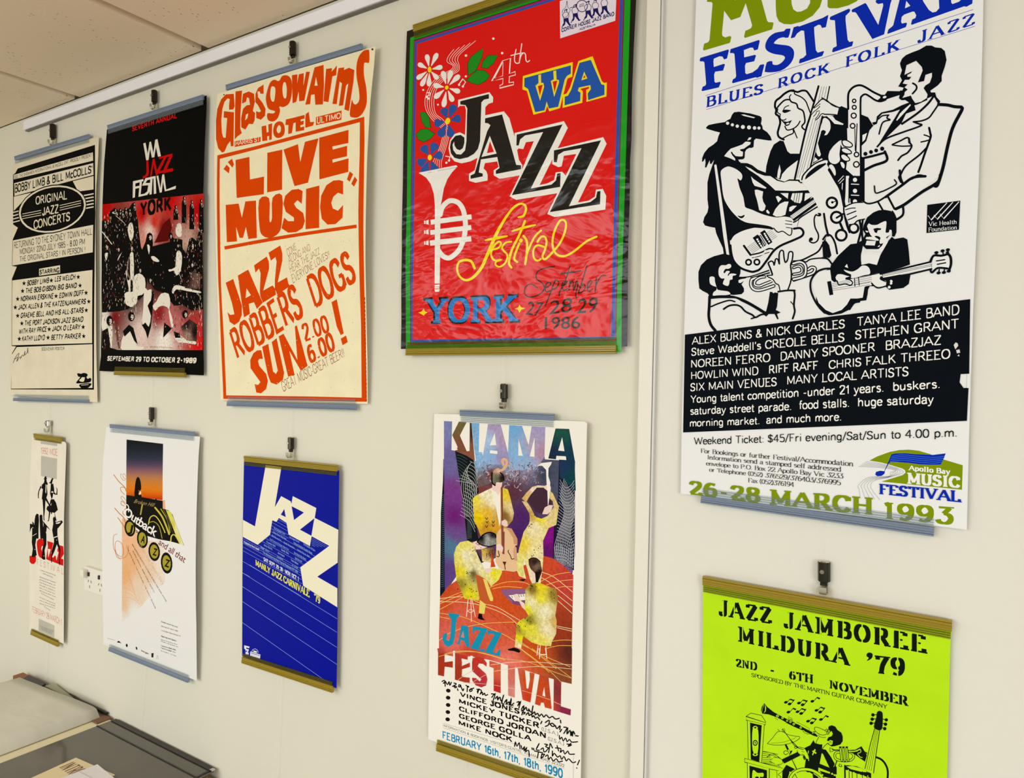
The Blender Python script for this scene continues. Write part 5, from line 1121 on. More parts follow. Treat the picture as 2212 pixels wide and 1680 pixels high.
# trumpet on a stand, drum
s.line('1215,810 1270,835 1340,835', 14, GK, False); s.poly('1212,805 1240,815 1235,850 1215,860', LM); s.line('1212,805 1240,815 1270,838 1235,855 1215,860 1212,805', 6, GK, False)
for w, c in ((34, GK), (18, LM)): s.line('1340,860 1290,870 1275,910 1300,955 1400,975 1490,960 1520,910 1490,870 1440,850', w, c)
for x in (1345, 1385, 1428): s.line(f'{x},810 {x+22},975', 30, GK, False); s.line(f'{x},815 {x+22},970', 14, LM, False); s.line(f'{x-8},795 {x+12},795', 14, GK)
s.poly('1450,835 1540,830 1620,785 1690,900 1675,990 1600,940 1520,880 1450,860', GK); s.line('1460,850 1530,850 1590,830', 14, LM); s.line('1560,850 1600,820 1610,860 1570,880 1600,920 1630,930', 9, LM)
s.line('1300,980 1260,1080', 14, GK, False); s.line('1290,985 1262,1050', 5, LM, False); s.line('1340,1010 1330,1040 1365,1050 1355,1020', 8, GK)
s.poly('1400,1035 1600,1075 1740,1140 1760,1330 1400,1330', LM); s.line('1405,1035 1410,1330', 20, GK, False); s.line('1740,1140 1745,1330', 8, GK, False)
s.poly('1400,1035 1440,1030 1560,1045 1680,1095 1745,1135 1740,1195 1600,1150 1405,1085', GK); s.poly('1425,1045 1500,1040 1620,1070 1710,1120 1620,1115 1480,1080', LM); s.dots('1448,1095,9 1520,1125,9 1590,1150,9 1645,1165,9 1700,1170,9', 1, LM)
for x in (1460, 1500, 1560, 1630, 1690): s.line(f'{x},1110 {x+4},1330', 9, GK, False)
# double bass
s.line('1790,920 1880,960 1940,1040 1960,1140 1940,1330', 26, GK); s.line('1700,880 1650,860 1640,900', 14, GK)
s.poly('1790,545 1855,560 1775,1150 1640,1080', LM); s.line('1790,560 1735,760 1665,1075', 10, GK, False); s.line('1855,570 1810,870 1775,1130', 10, GK, False)
for k in (.25, .5, .75): s.line(f'{1790+62*k},560 {1665+105*k},{1080+30*k}', 5, GK, False)
s.poly('1820,350 1850,328 1885,345 1895,400 1880,570 1790,555 1785,500 1810,420', GK, True, n=3)
for x, y in ((1768, 380), (1758, 435), (1745, 488), (1940, 445), (1930, 500), (1920, 557)): s.dot(x, y, 22, GK); s.line(f'{x},{y} 1845,{y-(6 if x < 1800 else 25)}', 9, GK)
s.crop(0, 0, 1)
jp = s.build('poster', '1518.5,1262 2056,1358 2052.8,1395 2046,1680 2044,1790 1516,1790 1517,1680', LM, PMATTE)
tag(jp, 'lime green poster with stencil lettering and a cartoon one man band', 'poster')
hanger('hanger_strip', (1519.5, 1243), (2057, 1339), .012, 'gold', 1, 'amber plastic strip along the top of the lime green poster', hb=.0135, hl=.0105)
# ---- tall white festival poster with painted jazz band
s = Sheet(0.0115); Wt = 'F0EDE4'
s.crop(920, 870, 5.25)
X = lambda t, c, **k: s.poly(t, c, **k)
# picture ground (crop units run on below 1680)
pur = Wash(s, [(600, 1000, '7A3A34'), (750, 850, '6E2E2A'), (650, 700, '7FA6CC'), (950, 620, '9DBBD8'), (1150, 700, '8E8AA8'), (1000, 1000, '5C3040'), (1080, 1300, '4E2468'), (1250, 1100, '3E3048'), (1350, 800, '3C4458'), (1480, 900, '4A5068'), (1450, 1300, '5A4470'), (1100, 1500, '47206A'), (640, 1300, '5A3040'), (1400, 1600, '7A1478')], .45)
X('196,640 345,540 560,660 700,560 900,590 1345,610 1350,640 1510,650 1690,660 1690,1730 1660,1950 1350,1750 1050,1700 700,1780 350,1960 200,2180 170,2160 175,1680 190,1100', pur)
X('330,540 460,545 540,640 600,1010 560,1060 530,1120 600,1560 470,1580 440,1300 400,1000', '12181C'); X('1510,640 1690,660 1680,1900 1440,1760 1450,1400 1500,1050', '161A2E')
X('1470,290 1625,295 1690,660 1560,650 1590,640 1580,605 1480,600 1475,640 1388,630', Wash(s, [(1540, 320, '1C5048'), (1640, 600, '123A50'), (1420, 600, '1E2C48')], .4))
X('1510,640 1692,660 1690,760 1700,1000 1520,840', Wash(s, [(1540, 680, '1C3458'), (1680, 900, '0E4048')], .3))
X('205,205 298,210 290,535 330,542 410,1050 465,1560 440,1800 350,1950 215,2130 205,1600', Wash(s, [(250, 260, '7A80B4'), (280, 700, '6C64A0'), (290, 1000, '7A3A8A'), (320, 1300, '6E1F78'), (330, 1500, '6B4A8C'), (300, 1620, '4A7898'), (270, 1900, '5E4088')], .35))
X('170,1250 205,700 215,2130 160,2200', '10182A')
for k in range(46): s.line(f'{186-k*.3},{1050+k*23} {208},{1040+k*23}', 3, '6A8098', False)
# lettering KIAMA
X('375,212 462,220 385,370 462,545 335,545 360,500 298,365', Wash(s, [(400, 260, '70603C'), (400, 500, '7E5038')], .3)); X('498,225 516,228 556,660 465,600 330,545 462,548 495,545', Wash(s, [(510, 300, '3E2A1C'), (520, 560, '8A5440')], .3))
X('516,228 606,232 600,555 640,560 650,680 860,700 880,760 760,900 590,960 575,700 550,540', Wash(s, [(560, 260, '7FB0DC'), (580, 500, '84B4E0'), (600, 620, '8CBBE6'), (700, 700, '8FA8CC'), (620, 900, '6A5A5C'), (740, 800, '6E3A34')], .5, step=.004))
X('705,238 848,242 935,580 960,700 700,700 640,640', Wash(s, [(760, 260, 'A898C0'), (700, 420, 'A8C4E8'), (860, 420, 'AE98BC'), (860, 620, '9C92C0'), (720, 620, '8CB4E0')], .35))
X('945,252 1090,262 1165,480 1200,265 1355,275 1345,610 1250,760 1000,760 930,590', Wash(s, [(1000, 300, '74AADC'), (1050, 560, '86B4E0'), (1290, 300, 'A69AC8'), (1200, 480, 'B0A4C0'), (1300, 560, 'B08CA8'), (1150, 680, '94B0D8')], .35))
for t in ('780,340 798,480 725,480', '728,538 810,545 812,580 725,570', '1050,410 1100,600 1048,598', '1232,390 1232,612 1178,606', '1545,390 1572,548 1500,540', '1480,600 1588,608 1592,648 1475,640'): X(t, Wt)
X('300,365 360,535 292,535', Wt)
# foliage-like spatter
random.seed(4)
for k in range(330):
    a = random.gauss(0, 1); b = random.gauss(0, 1); x = 960 + a * 230; y = 820 + abs(b) * 0 + b * 70 + (a * a) * -8
    if not (580 < x < 1330 and 600 < y < 1000) or (740 < x < 900 and y < 940): continue
    c = random.choice(['6E3A34', '5A2C2C', 'C8B8CC', '9C6A60', 'D4C8DC', '704040', 'B8A0B0', '7C8CB4']); r = random.uniform(8, 26); an = random.uniform(0, 6.28)
    s.line([(x + r * math.cos(an + q) * (1 - .2 * q), y + r * math.sin(an + q)) for q in (0, .8, 1.7)], random.uniform(4, 8), c)
# netting
for k in range(17): s.line(f'{500-k*7},{660+k*38} {560-k*4},{700+k*40} {590-k*2},{790+k*42}', 3.5, 'C8CCC8')
for k in range(8): s.line(f'{520-k*25},{670+k*30} {440+k*14},{780+k*20} {400+k*24},{960} {430+k*22},{1120+k*8} {440+k*16},{1290}', 3.5, 'C8CCC8')
for k in range(9): s.line(f'{350},{590+k*30} {400},{600+k*35} {470},{640+k*40}', 2.5, '5A7470')
for k in range(26): s.line(f'{1520-k*2},{870+k*36} {1580},{960+k*33} {1640},{940+k*36} {1682},{880+k*38}', 3.5, 'C4C6D2')
for k in range(11): s.line(f'{1570+k*12},{860+k*22} {1530+k*15},{1060+k*10} {1570+k*12},{1240} {1500+k*14},{1480} {1460+k*22},{1640} {1500+k*18},{1800+k*8}', 3.5, 'D0D2DC')
for k in range(16): s.line(f'{1455},{1640+k*14} {1520},{1600+k*16} {1580},{1660+k*17} {1660},{1640+k*20}', 3, 'B4B8CC')
for k in range(14): s.line(f'{470},{1330+k*16} {520},{1318+k*16}', 3, '708088', False)
X('1395,1420 1455,1370 1440,1740 1330,1740 1350,1560', Wash(s, [(1400, 1500, '86108A'), (1380, 1700, '5E1468')], .5)); X('1140,1080 1190,1000 1250,950 1370,960 1395,1010 1430,1160 1320,1260 1240,1230 1200,1150', '43283A')
s.crop(920, 1120, 5.25)
# orange floor
flo = Wash(s, [(200, 900, 'C84A20'), (600, 800, 'D4521C'), (1400, 500, 'CC4A2A'), (1600, 650, 'C44038'), (900, 950, 'D0501E'), (400, 1150, 'D86048'), (300, 1400, 'E06A60'), (500, 1600, 'C84430'), (800, 1300, 'D85A3C'), (1250, 1500, 'C85018'), (1550, 1300, '9A3A1C'), (1640, 1500, '5A2A20'), (180, 1650, 'A03018'), (950, 1650, 'E87868'), (1100, 1900, 'E0602A'), (1560, 1900, '8A4A2C'), (600, 1800, 'C8281C')], .4)
X('163,885 260,760 350,700 500,640 800,600 1050,560 1335,420 1440,450 1560,530 1672,640 1650,1690 1646,1796 1500,1745 1480,1738 900,1560 150,1560 150,1300', flo)
YL = 'E8C060'
s.crop(920, 1400, 6.0)
X('150,0 1895,0 1890,460 1760,430 1480,345 1200,255 1150,240 830,150 560,100 380,62 380,40 160,60', flo)
s.crop(920, 1120, 5.25)
for t, c in (('163,935 420,825 640,790', YL), ('160,965 500,820', YL), ('160,905 430,885 600,950 800,1000 960,1090 1065,1150', 'E8DDB0'), ('160,940 400,945 600,975 800,1040 950,1120 1030,1190', 'E8DDB0'), ('160,1028 420,890', YL), ('155,1070 380,1105 520,1150 700,1230 900,1320 1020,1390 1200,1480 1400,1580 1640,1680', YL), ('150,1110 270,1135', YL), ('240,1310 450,1230 700,1185 1020,1170', YL), ('150,1380 200,1345', YL),
             ('700,790 900,720 1100,720 1200,760', YL), ('760,795 900,770 1090,782', YL), ('1300,600 1450,660 1665,830', 'E8DDB0'), ('1290,660 1400,720 1660,930', 'E8DDB0'), ('1500,870 1662,1000', 'E8DDB0'), ('1500,930 1662,1075', 'E8DDB0'), ('1290,720 1450,640 1640,605', YL), ('1370,750 1500,710 1668,690', YL), ('1470,790 1560,770 1665,772', YL), ('1480,1215 1660,1250', 'E8DDB0'), ('1490,1235 1660,1275', 'E8DDB0'), ('1430,1390 1550,1375 1660,1378', YL), ('1370,1470 1500,1440 1660,1440', YL), ('1080,1400 1250,1520 1480,1700', YL), ('1080,1480 1300,1650 1400,1740', YL), ('150,1560 300,1510 500,1500 700,1540 900,1600', YL)): s.line(t, 6, c)
s.line('250,765 600,960 1040,1320', 4, 'A83410', False)
skin, suit, suit2 = 'EBCFC6', 'EBDC9C', 'E4D84C'
W1 = lambda st: Wash(s, st, .5, .004)
# trumpet player (right)
X('1335,420 1330,250 1395,105 1480,70 1510,-140 1440,-290 1400,-320 1390,-240 1440,-200 1450,-130 1380,-30 1310,0 1250,-20 1225,-60 1190,-130 1150,-190 1090,-200 1140,-120 1175,-60 1180,0 1170,60 1110,150 1060,330 1020,560 1060,650 1140,685 1110,560 1105,455 1150,560 1180,680 1210,740 1300,740 1320,600', W1([(1240, 100, 'EEE2B4'), (1100, 300, 'EAD040'), (1400, -50, 'E4D090'), (1200, -40, 'C8A050'), (1290, -20, 'E8D800'), (1450, -150, 'D8C080'), (1250, 400, 'ECE0A8'), (1060, 560, 'E6DC80'), (1130, -160, 'DCC08A'), (1200, 600, 'EAE0B0')]))
s.crop(920, 870, 5.25)
X('1090,1085 1140,1020 1210,950 1270,935 1370,940 1420,960 1415,1010 1380,1000 1350,960 1260,960 1190,1040 1165,1080 1140,1130', W1([(1120, 1070, 'D8B070'), (1250, 945, 'EFD8C0')])); X('1360,935 1400,910 1420,960 1415,1010 1385,1000 1340,965', skin)
X('1262,712 1320,680 1430,668 1420,700 1392,740 1390,830 1412,900 1405,1050 1390,1160 1385,1160 1380,1000 1370,900 1365,760 1320,712', 'EFECE6'); X('1350,1185 1400,1158 1445,1160 1420,1230 1380,1262 1320,1260', skin)
# bass player
X('530,1090 560,1055 700,985 755,960 870,960 930,980 960,1080 1000,1250 985,1330 925,1400 880,1440 800,1560 640,1560 590,1420 545,1330 540,1200', W1([(640, 1000, 'F0EACC'), (560, 1080, 'E8D840'), (600, 1300, 'EAC800'), (700, 1250, 'E6B838'), (760, 1100, 'F0EAC8'), (920, 1050, 'E8C830'), (900, 1280, '8A6428'), (960, 1200, 'E4CC94'), (700, 1420, 'C89020'), (820, 1420, 'D8A028')]))
X('740,980 860,960 855,1330 835,1400 800,1200 760,1050', 'F2EDE0'); X('755,900 868,900 855,985 820,1050 795,1010 752,985', skin)
X('770,760 820,735 862,755 880,810 885,880 850,905 800,895 790,945 755,905 750,800', Wash(s, [(820, 760, 'D8AC98'), (800, 850, '6E7058'), (860, 850, '14140F')], .8, .003)); s.line('752,790 752,900 785,935', 16, '0E0E0C'); s.line('845,790 880,830 885,875', 14, '0E0E0C')
s.line('880,700 870,650 900,640 920,670 905,720 870,760', 30, 'DDB08C'); s.line('862,960 865,1200 870,1500 876,1680', 20, '7A4030'); s.line('850,965 852,1650', 7, 'C88850')
X('860,1340 900,1320 925,1345 930,1400 890,1400 860,1380', skin)
for x, y in ((690, 1310), (695, 1350), (690, 1400), (765, 1350), (765, 1390)): s.line(f'{x-12},{y-10} {x},{y+12} {x+14},{y-12}', 8, '3A2818')
# double bass body
X('830,1440 860,1420 975,1425 1035,1535 1040,1610 1010,1620 990,1680 1030,1800 1040,1900 1000,1915 900,1900 830,1870 790,1800 800,1650 800,1500', 'E4BE94'); X('895,1405 975,1425 1040,1540 1040,1610 1000,1600 990,1530 940,1450', 'C8946A'); X('1010,1620 1030,1640 1035,1790 1005,1790 990,1680', 'D0A078')
s.line('868,1400 872,1620 880,1700', 26, '8A4A3C'); X('868,1460 895,1460 893,1716 872,1712', '8A4438'); X('870,1798 915,1800 900,1840 908,1890 898,1890 890,1840', '5A2014')
s.line('852,1650 835,1650 825,1690 835,1730 820,1745 805,1735', 9, '241410'); s.line('940,1670 935,1690 960,1730 975,1770 1000,1765', 9, '241410')
# seated player left
s.crop(920, 1120, 5.25)
X('390,265 480,248 540,280 560,340 600,440 660,570 760,560 860,575 865,610 830,690 740,770 690,690 600,640 610,900 500,915 440,905 400,820 350,700 325,500 320,400 345,320', W1([(430, 300, 'E8DC6C'), (380, 450, 'E8DC70'), (450, 420, 'EEE8C4'), (500, 560, 'ECE4A8'), (400, 740, '9A8C2C'), (540, 620, '6A5C28'), (500, 850, 'E2D420'), (350, 600, 'E2D020'), (600, 560, 'EEE4B4'), (760, 620, 'E8E030'), (700, 650, 'E8DE90'), (420, 600, 'E6D830')]))
X('560,620 640,670 690,690 760,870 760,935 720,945 700,975 650,950 610,900', 'C05C2C'); X('650,680 690,690 765,900 760,935 730,930 700,850', 'E8D068')
X('530,270 580,250 640,300 700,320 640,345 570,350', skin); X('800,290 850,285 880,330 870,380 800,350', skin); X('670,570 740,555 750,600 690,620', skin)
X('580,260 640,180 700,152 760,155 795,195 805,290 760,310 720,320 650,305 620,290', Wash(s, [(640, 220, '101010'), (700, 240, 'A8A8A4'), (760, 260, '8C8C88'), (760, 190, '1A1A1A')], .9, .003)); s.line('585,262 650,185 720,155 785,175 795,210', 15, '0A0A0A'); s.line('590,270 640,300 720,315 790,298', 12, '0A0A0A')
X('630,340 770,330 790,420 750,500 640,480', Wash(s, [(650, 380, 'C8A848'), (750, 400, '6A4030'), (690, 470, 'E4C890')], .9, .003)); X('735,365 752,420 790,545 735,550 745,460', 'CC4420'); X('570,350 640,480 650,500 620,480', '101828')
s.line('480,915 462,1110', 7, 'EDE6D8', False); s.line('512,910 518,1165', 7, 'EDE6D8', False); s.line('525,910 562,1108', 7, 'EDE6D8', False); s.line('470,1045 510,1065 550,1040', 6, 'EDE6D8', False); s.line('480,1040 515,1025 545,1045', 5, 'EDE6D8', False)
X('615,920 680,970 665,1080 602,1068', 'E4D468'); X('600,1075 638,1080 645,1120 672,1152 630,1145 590,1130', '0E0E10')
X('470,915 610,900 600,930 500,915', 'D8C840')
# keyboard player right
X('860,800 1130,795 1135,1000 985,965 860,835', '7A4A74'); X('860,835 985,965 985,900 950,870 1130,850 1130,795 870,800', '8A5C86'); X('940,868 1130,852 1132,920 1010,935', 'EFEBE0')
for k in range(6): s.line(f'{975+k*26},{875-k*3} {985+k*26},{895-k*3}', 6, '181418', False)
X('1000,860 1040,850 1080,930 1120,960 1140,1050 1090,1000 1060,940 1010,925', skin)
X('1165,460 1200,440 1250,445 1300,480 1320,590 1290,680 1270,720 1250,720 1240,620 1190,570 1168,520', Wash(s, [(1200, 470, '4A2C22'), (1260, 540, '8A6A58'), (1240, 500, '1C120E'), (1290, 600, '2A1814')], .9, .003)); s.line('1170,470 1200,445 1255,450 1295,485', 10, '140C0A'); X('1240,600 1290,600 1275,720 1248,720', '1A100C')
X('1190,570 1240,620 1240,735 1215,735', skin)
X('1130,800 1180,745 1240,725 1300,730 1400,770 1480,800 1500,900 1490,960 1470,1100 1485,1160 1480,1300 1430,1400 1420,1445 1300,1435 1200,1400 1110,1330 1100,1360 1080,1480 1010,1450 1025,1290 1030,1190 1070,1150 1165,1100 1125,1030', W1([(1220, 800, '8A6C20'), (1300, 780, 'E6D020'), (1460, 860, '9A7C30'), (1200, 950, 'EEE4B0'), (1300, 900, 'E8DC30'), (1150, 1030, 'E4E020'), (1350, 1050, 'F0EAC4'), (1180, 1150, '8A8024'), (1100, 1220, 'E2DC28'), (1060, 1260, 'A09030'), (1380, 1250, 'ECE2B8'), (1200, 1250, 'E6DC40'), (1300, 1390, 'E8DC60'), (1060, 1350, 'E2D800'), (1050, 1450, 'EBDFA8'), (1470, 1180, 'D8B060')]))
X('930,1478 1000,1460 1050,1475 1075,1500 1060,1520 1000,1500 935,1492', '0E0E10'); X('1062,692 1090,685 1140,684 1110,708 1070,700', '0E0E10')
s.line('1275,1435 1262,1520', 7, 'EDE6D8', False); s.line('1300,1440 1290,1585', 7, 'EDE6D8', False); s.line('1362,1445 1375,1585', 7, 'EDE6D8', False); s.line('1300,1540 1368,1535', 6, 'EDE6D8', False)
for k in range(90):
    x, y = random.choice([(500, 620), (400, 740), (1215, 790), (1450, 850), (1150, 1160), (540, 800), (1210, 10), (1180, 60), (700, 400), (560, 320), (1050, 1200), (1250, 400)]); x += random.gauss(0, 28); y += random.gauss(0, 38); s.dot(x, y, random.uniform(3, 7), '2E2414')
# JAZZ in blue, FESTIVAL cut from the picture
JB = '1690B4'
X('255,1065 385,1085 375,1110 350,1130 330,1340 310,1420 260,1455 215,1430 190,1370 195,1320 225,1290 245,1310 235,1370 260,1385 280,1340 290,1140 262,1100', JB)
X('405,1205 480,1220 500,1455 460,1450 440,1390 400,1370 385,1410 405,1430 350,1420 370,1390', JB); X('425,1270 438,1350 398,1340', 'DC7C70')
X('535,1215 700,1245 600,1480 650,1480 670,1455 660,1510 505,1465 620,1265 560,1260 540,1300 530,1290', JB); X('700,1260 865,1292 760,1510 800,1525 835,1480 850,1490 840,1560 670,1512 780,1310 725,1300 705,1345', JB)
s.crop(920, 1400, 6.0)
fw = Wash(s, [(200, 250, 'A8341C'), (450, 350, 'A83820'), (700, 200, 'C03428'), (700, 420, 'B83040'), (930, 300, 'D8603C'), (930, 520, 'C02828'), (1110, 300, 'D87060'), (1120, 560, 'D88880'), (1300, 400, 'C85020'), (1330, 620, 'CC3C1C'), (1520, 500, 'C84A20'), (1560, 740, 'D04820'), (1700, 550, '8A3438'), (1820, 810, '8A2A4C')], .3)
X('160,60 245,70 242,180 355,165 350,250 245,235 235,362 158,345', fw); X('382,60 545,100 540,155 470,130 465,230 570,185 572,240 470,270 465,350 480,370 570,380 568,455 378,405', fw)
X('600,130 660,110 740,120 790,190 785,235 740,200 690,195 670,230 780,330 798,400 780,480 720,505 650,480 605,420 600,380 650,385 700,430 720,400 600,290 600,180', fw)
X('825,160 970,200 970,580 880,550 880,255 825,235', fw); X('1065,215 1155,240 1152,638 1068,610', fw); X('1190,250 1285,285 1305,520 1330,520 1350,400 1345,310 1410,325 1355,700 1255,665', fw)
X('1475,340 1590,375 1630,785 1545,765 1530,705 1495,700 1480,745 1415,720', fw); X('1535,500 1550,625 1512,610', Wt); X('1660,395 1755,430 1750,750 1880,790 1875,868 1655,800', fw)
for t in ('415,415 480,360 620,280', '620,430 780,340', '480,440 780,462', '890,475 970,490', '1070,510 1150,525', '1250,545 1370,580', '1420,600 1610,665', '1660,690 1750,730'): s.line(t, 5, 'EBC8A0', False)
X('245,78 355,105 355,30 378,30 378,250 352,250 352,165 245,138', Wt); X('465,130 575,155 580,92 612,98 600,180 575,185 465,165', Wt)
for t, c in (('840,215 1100,180 1400,175 1890,215', 'EEDCC0'), ('890,295 1200,250 1500,235 1890,265', 'EEDCC0'), ('170,105 400,50 700,50 1000,130 1300,170 1600,280 1890,385', YL), ('1230,0 1560,250 1755,435', YL), ('1380,0 1600,170 1885,380', YL)): s.line(t, 6, c)
s.line('1460,0 1440,90', 7, 'EDE6D8', False); s.line('1475,0 1475,135', 8, 'EDE6D8', False); s.line('1550,0 1572,135', 8, 'EDE6D8', False); s.line('1490,85 1560,78', 7, 'EDE6D8', False)
# names
for k, (y, dx) in enumerate(((548, 290), (640, 288), (734, 288), (826, 285), (920, 282))): s.dot(dx, y, 30, '1E1414', 25, .3)
NM = '141012'
s.sans('VINCE JONES', '440,622 1215,855', (62, 70), NM, w=.22, wy=.17); s.sans('MICKEY TUCKER', '430,710 1470,1040', (60, 76), NM, w=.22, wy=.17)
s.sans('CLIFFORD JORDAN', '428,805 1555,1170', (60, 78), NM, w=.22, wy=.17); s.sans('GEORGE GOLLA', '428,898 1370,1210', (58, 76), NM, w=.22, wy=.17); s.sans('MIKE NOCK', '425,990 1120,1220', (60, 72), NM, w=.22, wy=.17)
s.sans('(U.S.A.)', '1500,1065 1715,1135', (46, 50), '3A3634', w=.09); s.sans('(U.S.A.)', '1582,1190 1790,1262', (46, 50), '3A3634', w=.09)
s.line('225,972 1160,1240', 2.5, '555555', False); s.line('222,1028 1795,1562', 2.5, '555555', False)
s.sans("INFORMATION & BOOKINGS: VISITOR'S CENTRE, KIAMA - (042) 323322", '225,1012 1795,1545', (28, 42), '2A2A2A', w=.1)
s.sans('FEBRUARY 16th, 17th, 18th, 1990', '215,1168 1775,1690', (98, 128), '1888B8', w=.17, wy=.14)
hand = '0C0C0C'
for t in ('210,430 240,415 245,440 225,455 245,440 250,490', '255,430 280,470 300,430 310,480 330,440', '345,490 352,492', '365,450 395,460 370,485 400,500 375,510 362,480', '410,525 415,545', '430,470 425,500 455,490 440,470 470,530 480,550 490,525', '520,480 560,505 540,490 535,560', '565,540 590,520 600,545 575,560 570,540 620,515', '665,560 690,520 670,580', '660,530 720,545 700,600 730,565 735,605 760,580 770,610 800,600',
          '850,590 880,595 850,640 900,580 870,680', '900,650 930,620 930,670 960,630 980,690 1010,600 985,700 1010,720', '1020,700 1050,660 1045,720 1080,690 1085,740 1110,640 1100,740 1140,710', '1180,700 1210,690 1190,750 1230,680 1205,775', '1240,790 1270,740 1270,800 1300,760 1310,800 1340,810 1330,780 1370,830 1390,740 1375,850 1410,820 1420,860 1450,840 1470,880 1500,850 1530,890 1560,860 1600,900 1640,880 1680,915 1730,905', '1745,930 1750,965',
          '1240,810 1265,800 1245,860', '1250,830 1290,830 1270,850', '1300,860 1330,830 1340,870 1370,850 1380,890 1400,870 1420,905 1450,890 1475,925', '1505,945 1490,975', '1550,960 1600,930 1590,990 1550,1010', '1610,980 1640,1010 1670,1000 1640,970 1610,980', '1680,1000 1700,1040 1740,1000 1735,1050', '1760,1050 1740,1080', '1790,1020 1830,1030 1790,1100', '1840,1030 1830,1110 1870,1060 1880,1130', '1890,1080 1900,1140 1910,1070 1930,1110', '1940,1130 1975,1135',
          '1730,1130 1735,1180 1760,1150 1780,1200 1810,1160 1830,1210 1860,1180 1890,1215 1965,1210', '1830,1240 1890,1250 1840,1270 1880,1230', '1540,1240 1580,1250 1550,1270 1600,1290 1610,1230 1640,1290', '1700,1260 1720,1330', '1680,1290 1750,1300 1740,1350 1780,1320 1800,1370 1840,1330 1860,1370 1925,1370',
          '1440,1290 1470,1230 1430,1310 1470,1320', '1490,1310 1520,1290 1530,1340 1560,1330 1600,1280 1590,1350', '1640,1330 1640,1400 1660,1360 1690,1390 1710,1410 1740,1390 1760,1440 1790,1400 1820,1460 1850,1430 1900,1480 1940,1470', '1990,1450 1965,1510', '1955,1550 1958,1552',
          '1150,1270 1160,1210 1180,1270 1210,1220 1220,1300', '1235,1260 1250,1310 1280,1270 1270,1330 1310,1280 1290,1340 1330,1320 1340,1400', '1375,1290 1380,1310', '1395,1295 1400,1318', '1410,1330 1500,1350', '1460,1340 1445,1420', '1510,1350 1490,1430 1540,1370 1500,1380', '1550,1400 1580,1380 1590,1440 1620,1410 1650,1460 1690,1430 1720,1470 1770,1460'): s.line(t, 15, hand, n=3)
s.line('850,680 870,740 845,745', 10, hand); s.line('860,685 1140,745', 7, hand)
s.line('1915,1380 1910,1700', 3, '777777', False)
s.crop(0, 0, 1)
kp = s.build('poster', '938,893.5 1000,895 1200,908 1262,910 1268,914 1266,1000 1262,1200 1259,1350 1257,1500 1254,1720 925,1596 927,1400 931,1190 935,1000', Wt, PAPER)
tag(kp, 'tall white festival poster with a painted jazz band on orange and purple', 'poster')
hanger('hanger_strip', (996, 884.5), (1198, 893.5), .0115, 'clear', 1, 'clear blue tinted strip along the top of the tall white painted band poster')
hanger('hanger_strip', (945, 1620), (1262, 1728), .0115, 'gold', -1, 'shiny amber strip along the bottom of the tall white painted band poster', hb=.0125, hl=.0085)
# ---- blue carnivale poster
s = Sheet(0.0115); BB, CR, SK = '021098', 'EFE9CF', '9DB6E8'
s.crop(500, 960, 6)
s.crop(500, 1220, 6)
for a, b in (((138, 98), (1366, 872)), ((138, 278), (1366, 1068)), ((138, 470), (1366, 1288)), ((140, 745), (1205, 1492)), ((235, 0), (1368, 697)), ): s.line(f'{a[0]},{a[1]} {b[0]},{b[1]}', 4, '8CA8E0', False)
s.crop(500, 960, 6)
for k in range(15):
    xs, ys = ((600, 965), (590, 1000), (530, 1010), (522, 1050), (515, 1088), (508, 1125), (500, 1172), (440, 1215), (390, 1250), (345, 1298), (150, 1218), (150, 1243), (150, 1278), (150, 1325), (150, 1375))[k]
    xe = (715, 718, 725, 732, 740, 1180, 1150, 1110, 1080, 1045, 1000, 960, 900, 905, 915)[k]
    s.line(f'{xs},{ys} {xe},{ys+(xe-xs)*.56:.0f}', 2.4, SK, False)
for k in range(5): s.line(f'1040,{1210+k*22} {1262-k*45},{1330-k*4+ k*2}', 2.2, SK, False)
s.line('140,1508 900,1960', 3, SK, False); s.line('140,1660 240,1712', 3, SK, False)
s.crop(500, 960, 6)
s.poly('444,262 648,292 562,812 645,668 768,735 778,770 795,668 1100,822 1080,950 1385,1105 1376,1530 1115,1710 1372,1862 1372,2108 930,1830 910,1700 893,1590 1268,1312 1040,1188 1017,1315 740,1165 715,1015 615,950 583,1002 530,980 500,1168 340,1298 148,1195 150,975 305,1060 440,290', CR)
s.polys('685,835 705,940 640,908;780,798 940,880 812,978;1075,955 1037,1182 888,1102', BB)
s.poly('1376,1530 1372,1862 1113,1712', BB)
s.crop(500, 960, 6)
tx = lambda b, a, h: s.slab(b, a, h, '7FA4E0', wx=.2, wy=.1, serif=.03, st=.05)
for b, a, h in (('The Galapagos Duck', '548,1095 695,1172', 26), ('Dick Hughes Quintet', '750,1210 882,1275', 26), ('Nancy Stuart Big Band', '540,1142 710,1238', 26), ('Errol Buddle All Stars', '935,1300 1085,1388', 28), ('Bob Barnard Jazz', '525,1190 655,1262', 26), ('Richard Ochalski Straight Ahead', '808,1285 1045,1422', 28),
                ('Paul Furniss & Eclipse Alley Five', '498,1235 742,1372', 26), ('Keith Hounslow', '680,1280 820,1355', 26), ('Harbour City Jazz Band', '855,1375 1012,1465', 28), ('Graeme Bell', '455,1270 570,1330', 26), ('Sandy Bay', '645,1370 745,1425', 26), ('Northside Big Band', '812,1412 965,1500', 28), ('Johnny McCarthy', '420,1310 530,1368', 26), ('John Sangster', '600,1412 690,1460', 26), ('Bob Barnard', '825,1482 915,1530', 28), ('Roger Janes', '380,1338 490,1395', 26), ('Bob Henderson', '595,1462 668,1500', 24), ('Tom Baker', '770,1505 868,1562', 28), ('Jazz Cruise', '785,1568 860,1610', 26),
                ('For information ring Manly Tourist Promotions 977 1088', '412,1412 860,1668', 34)): tx(b, a, (h, h))
s.slab('Produced by Horst Liepolt', '162,1275 360,1375', (28, 30), 'C8D4F0', wx=.22, wy=.1, serif=.03, st=.05)
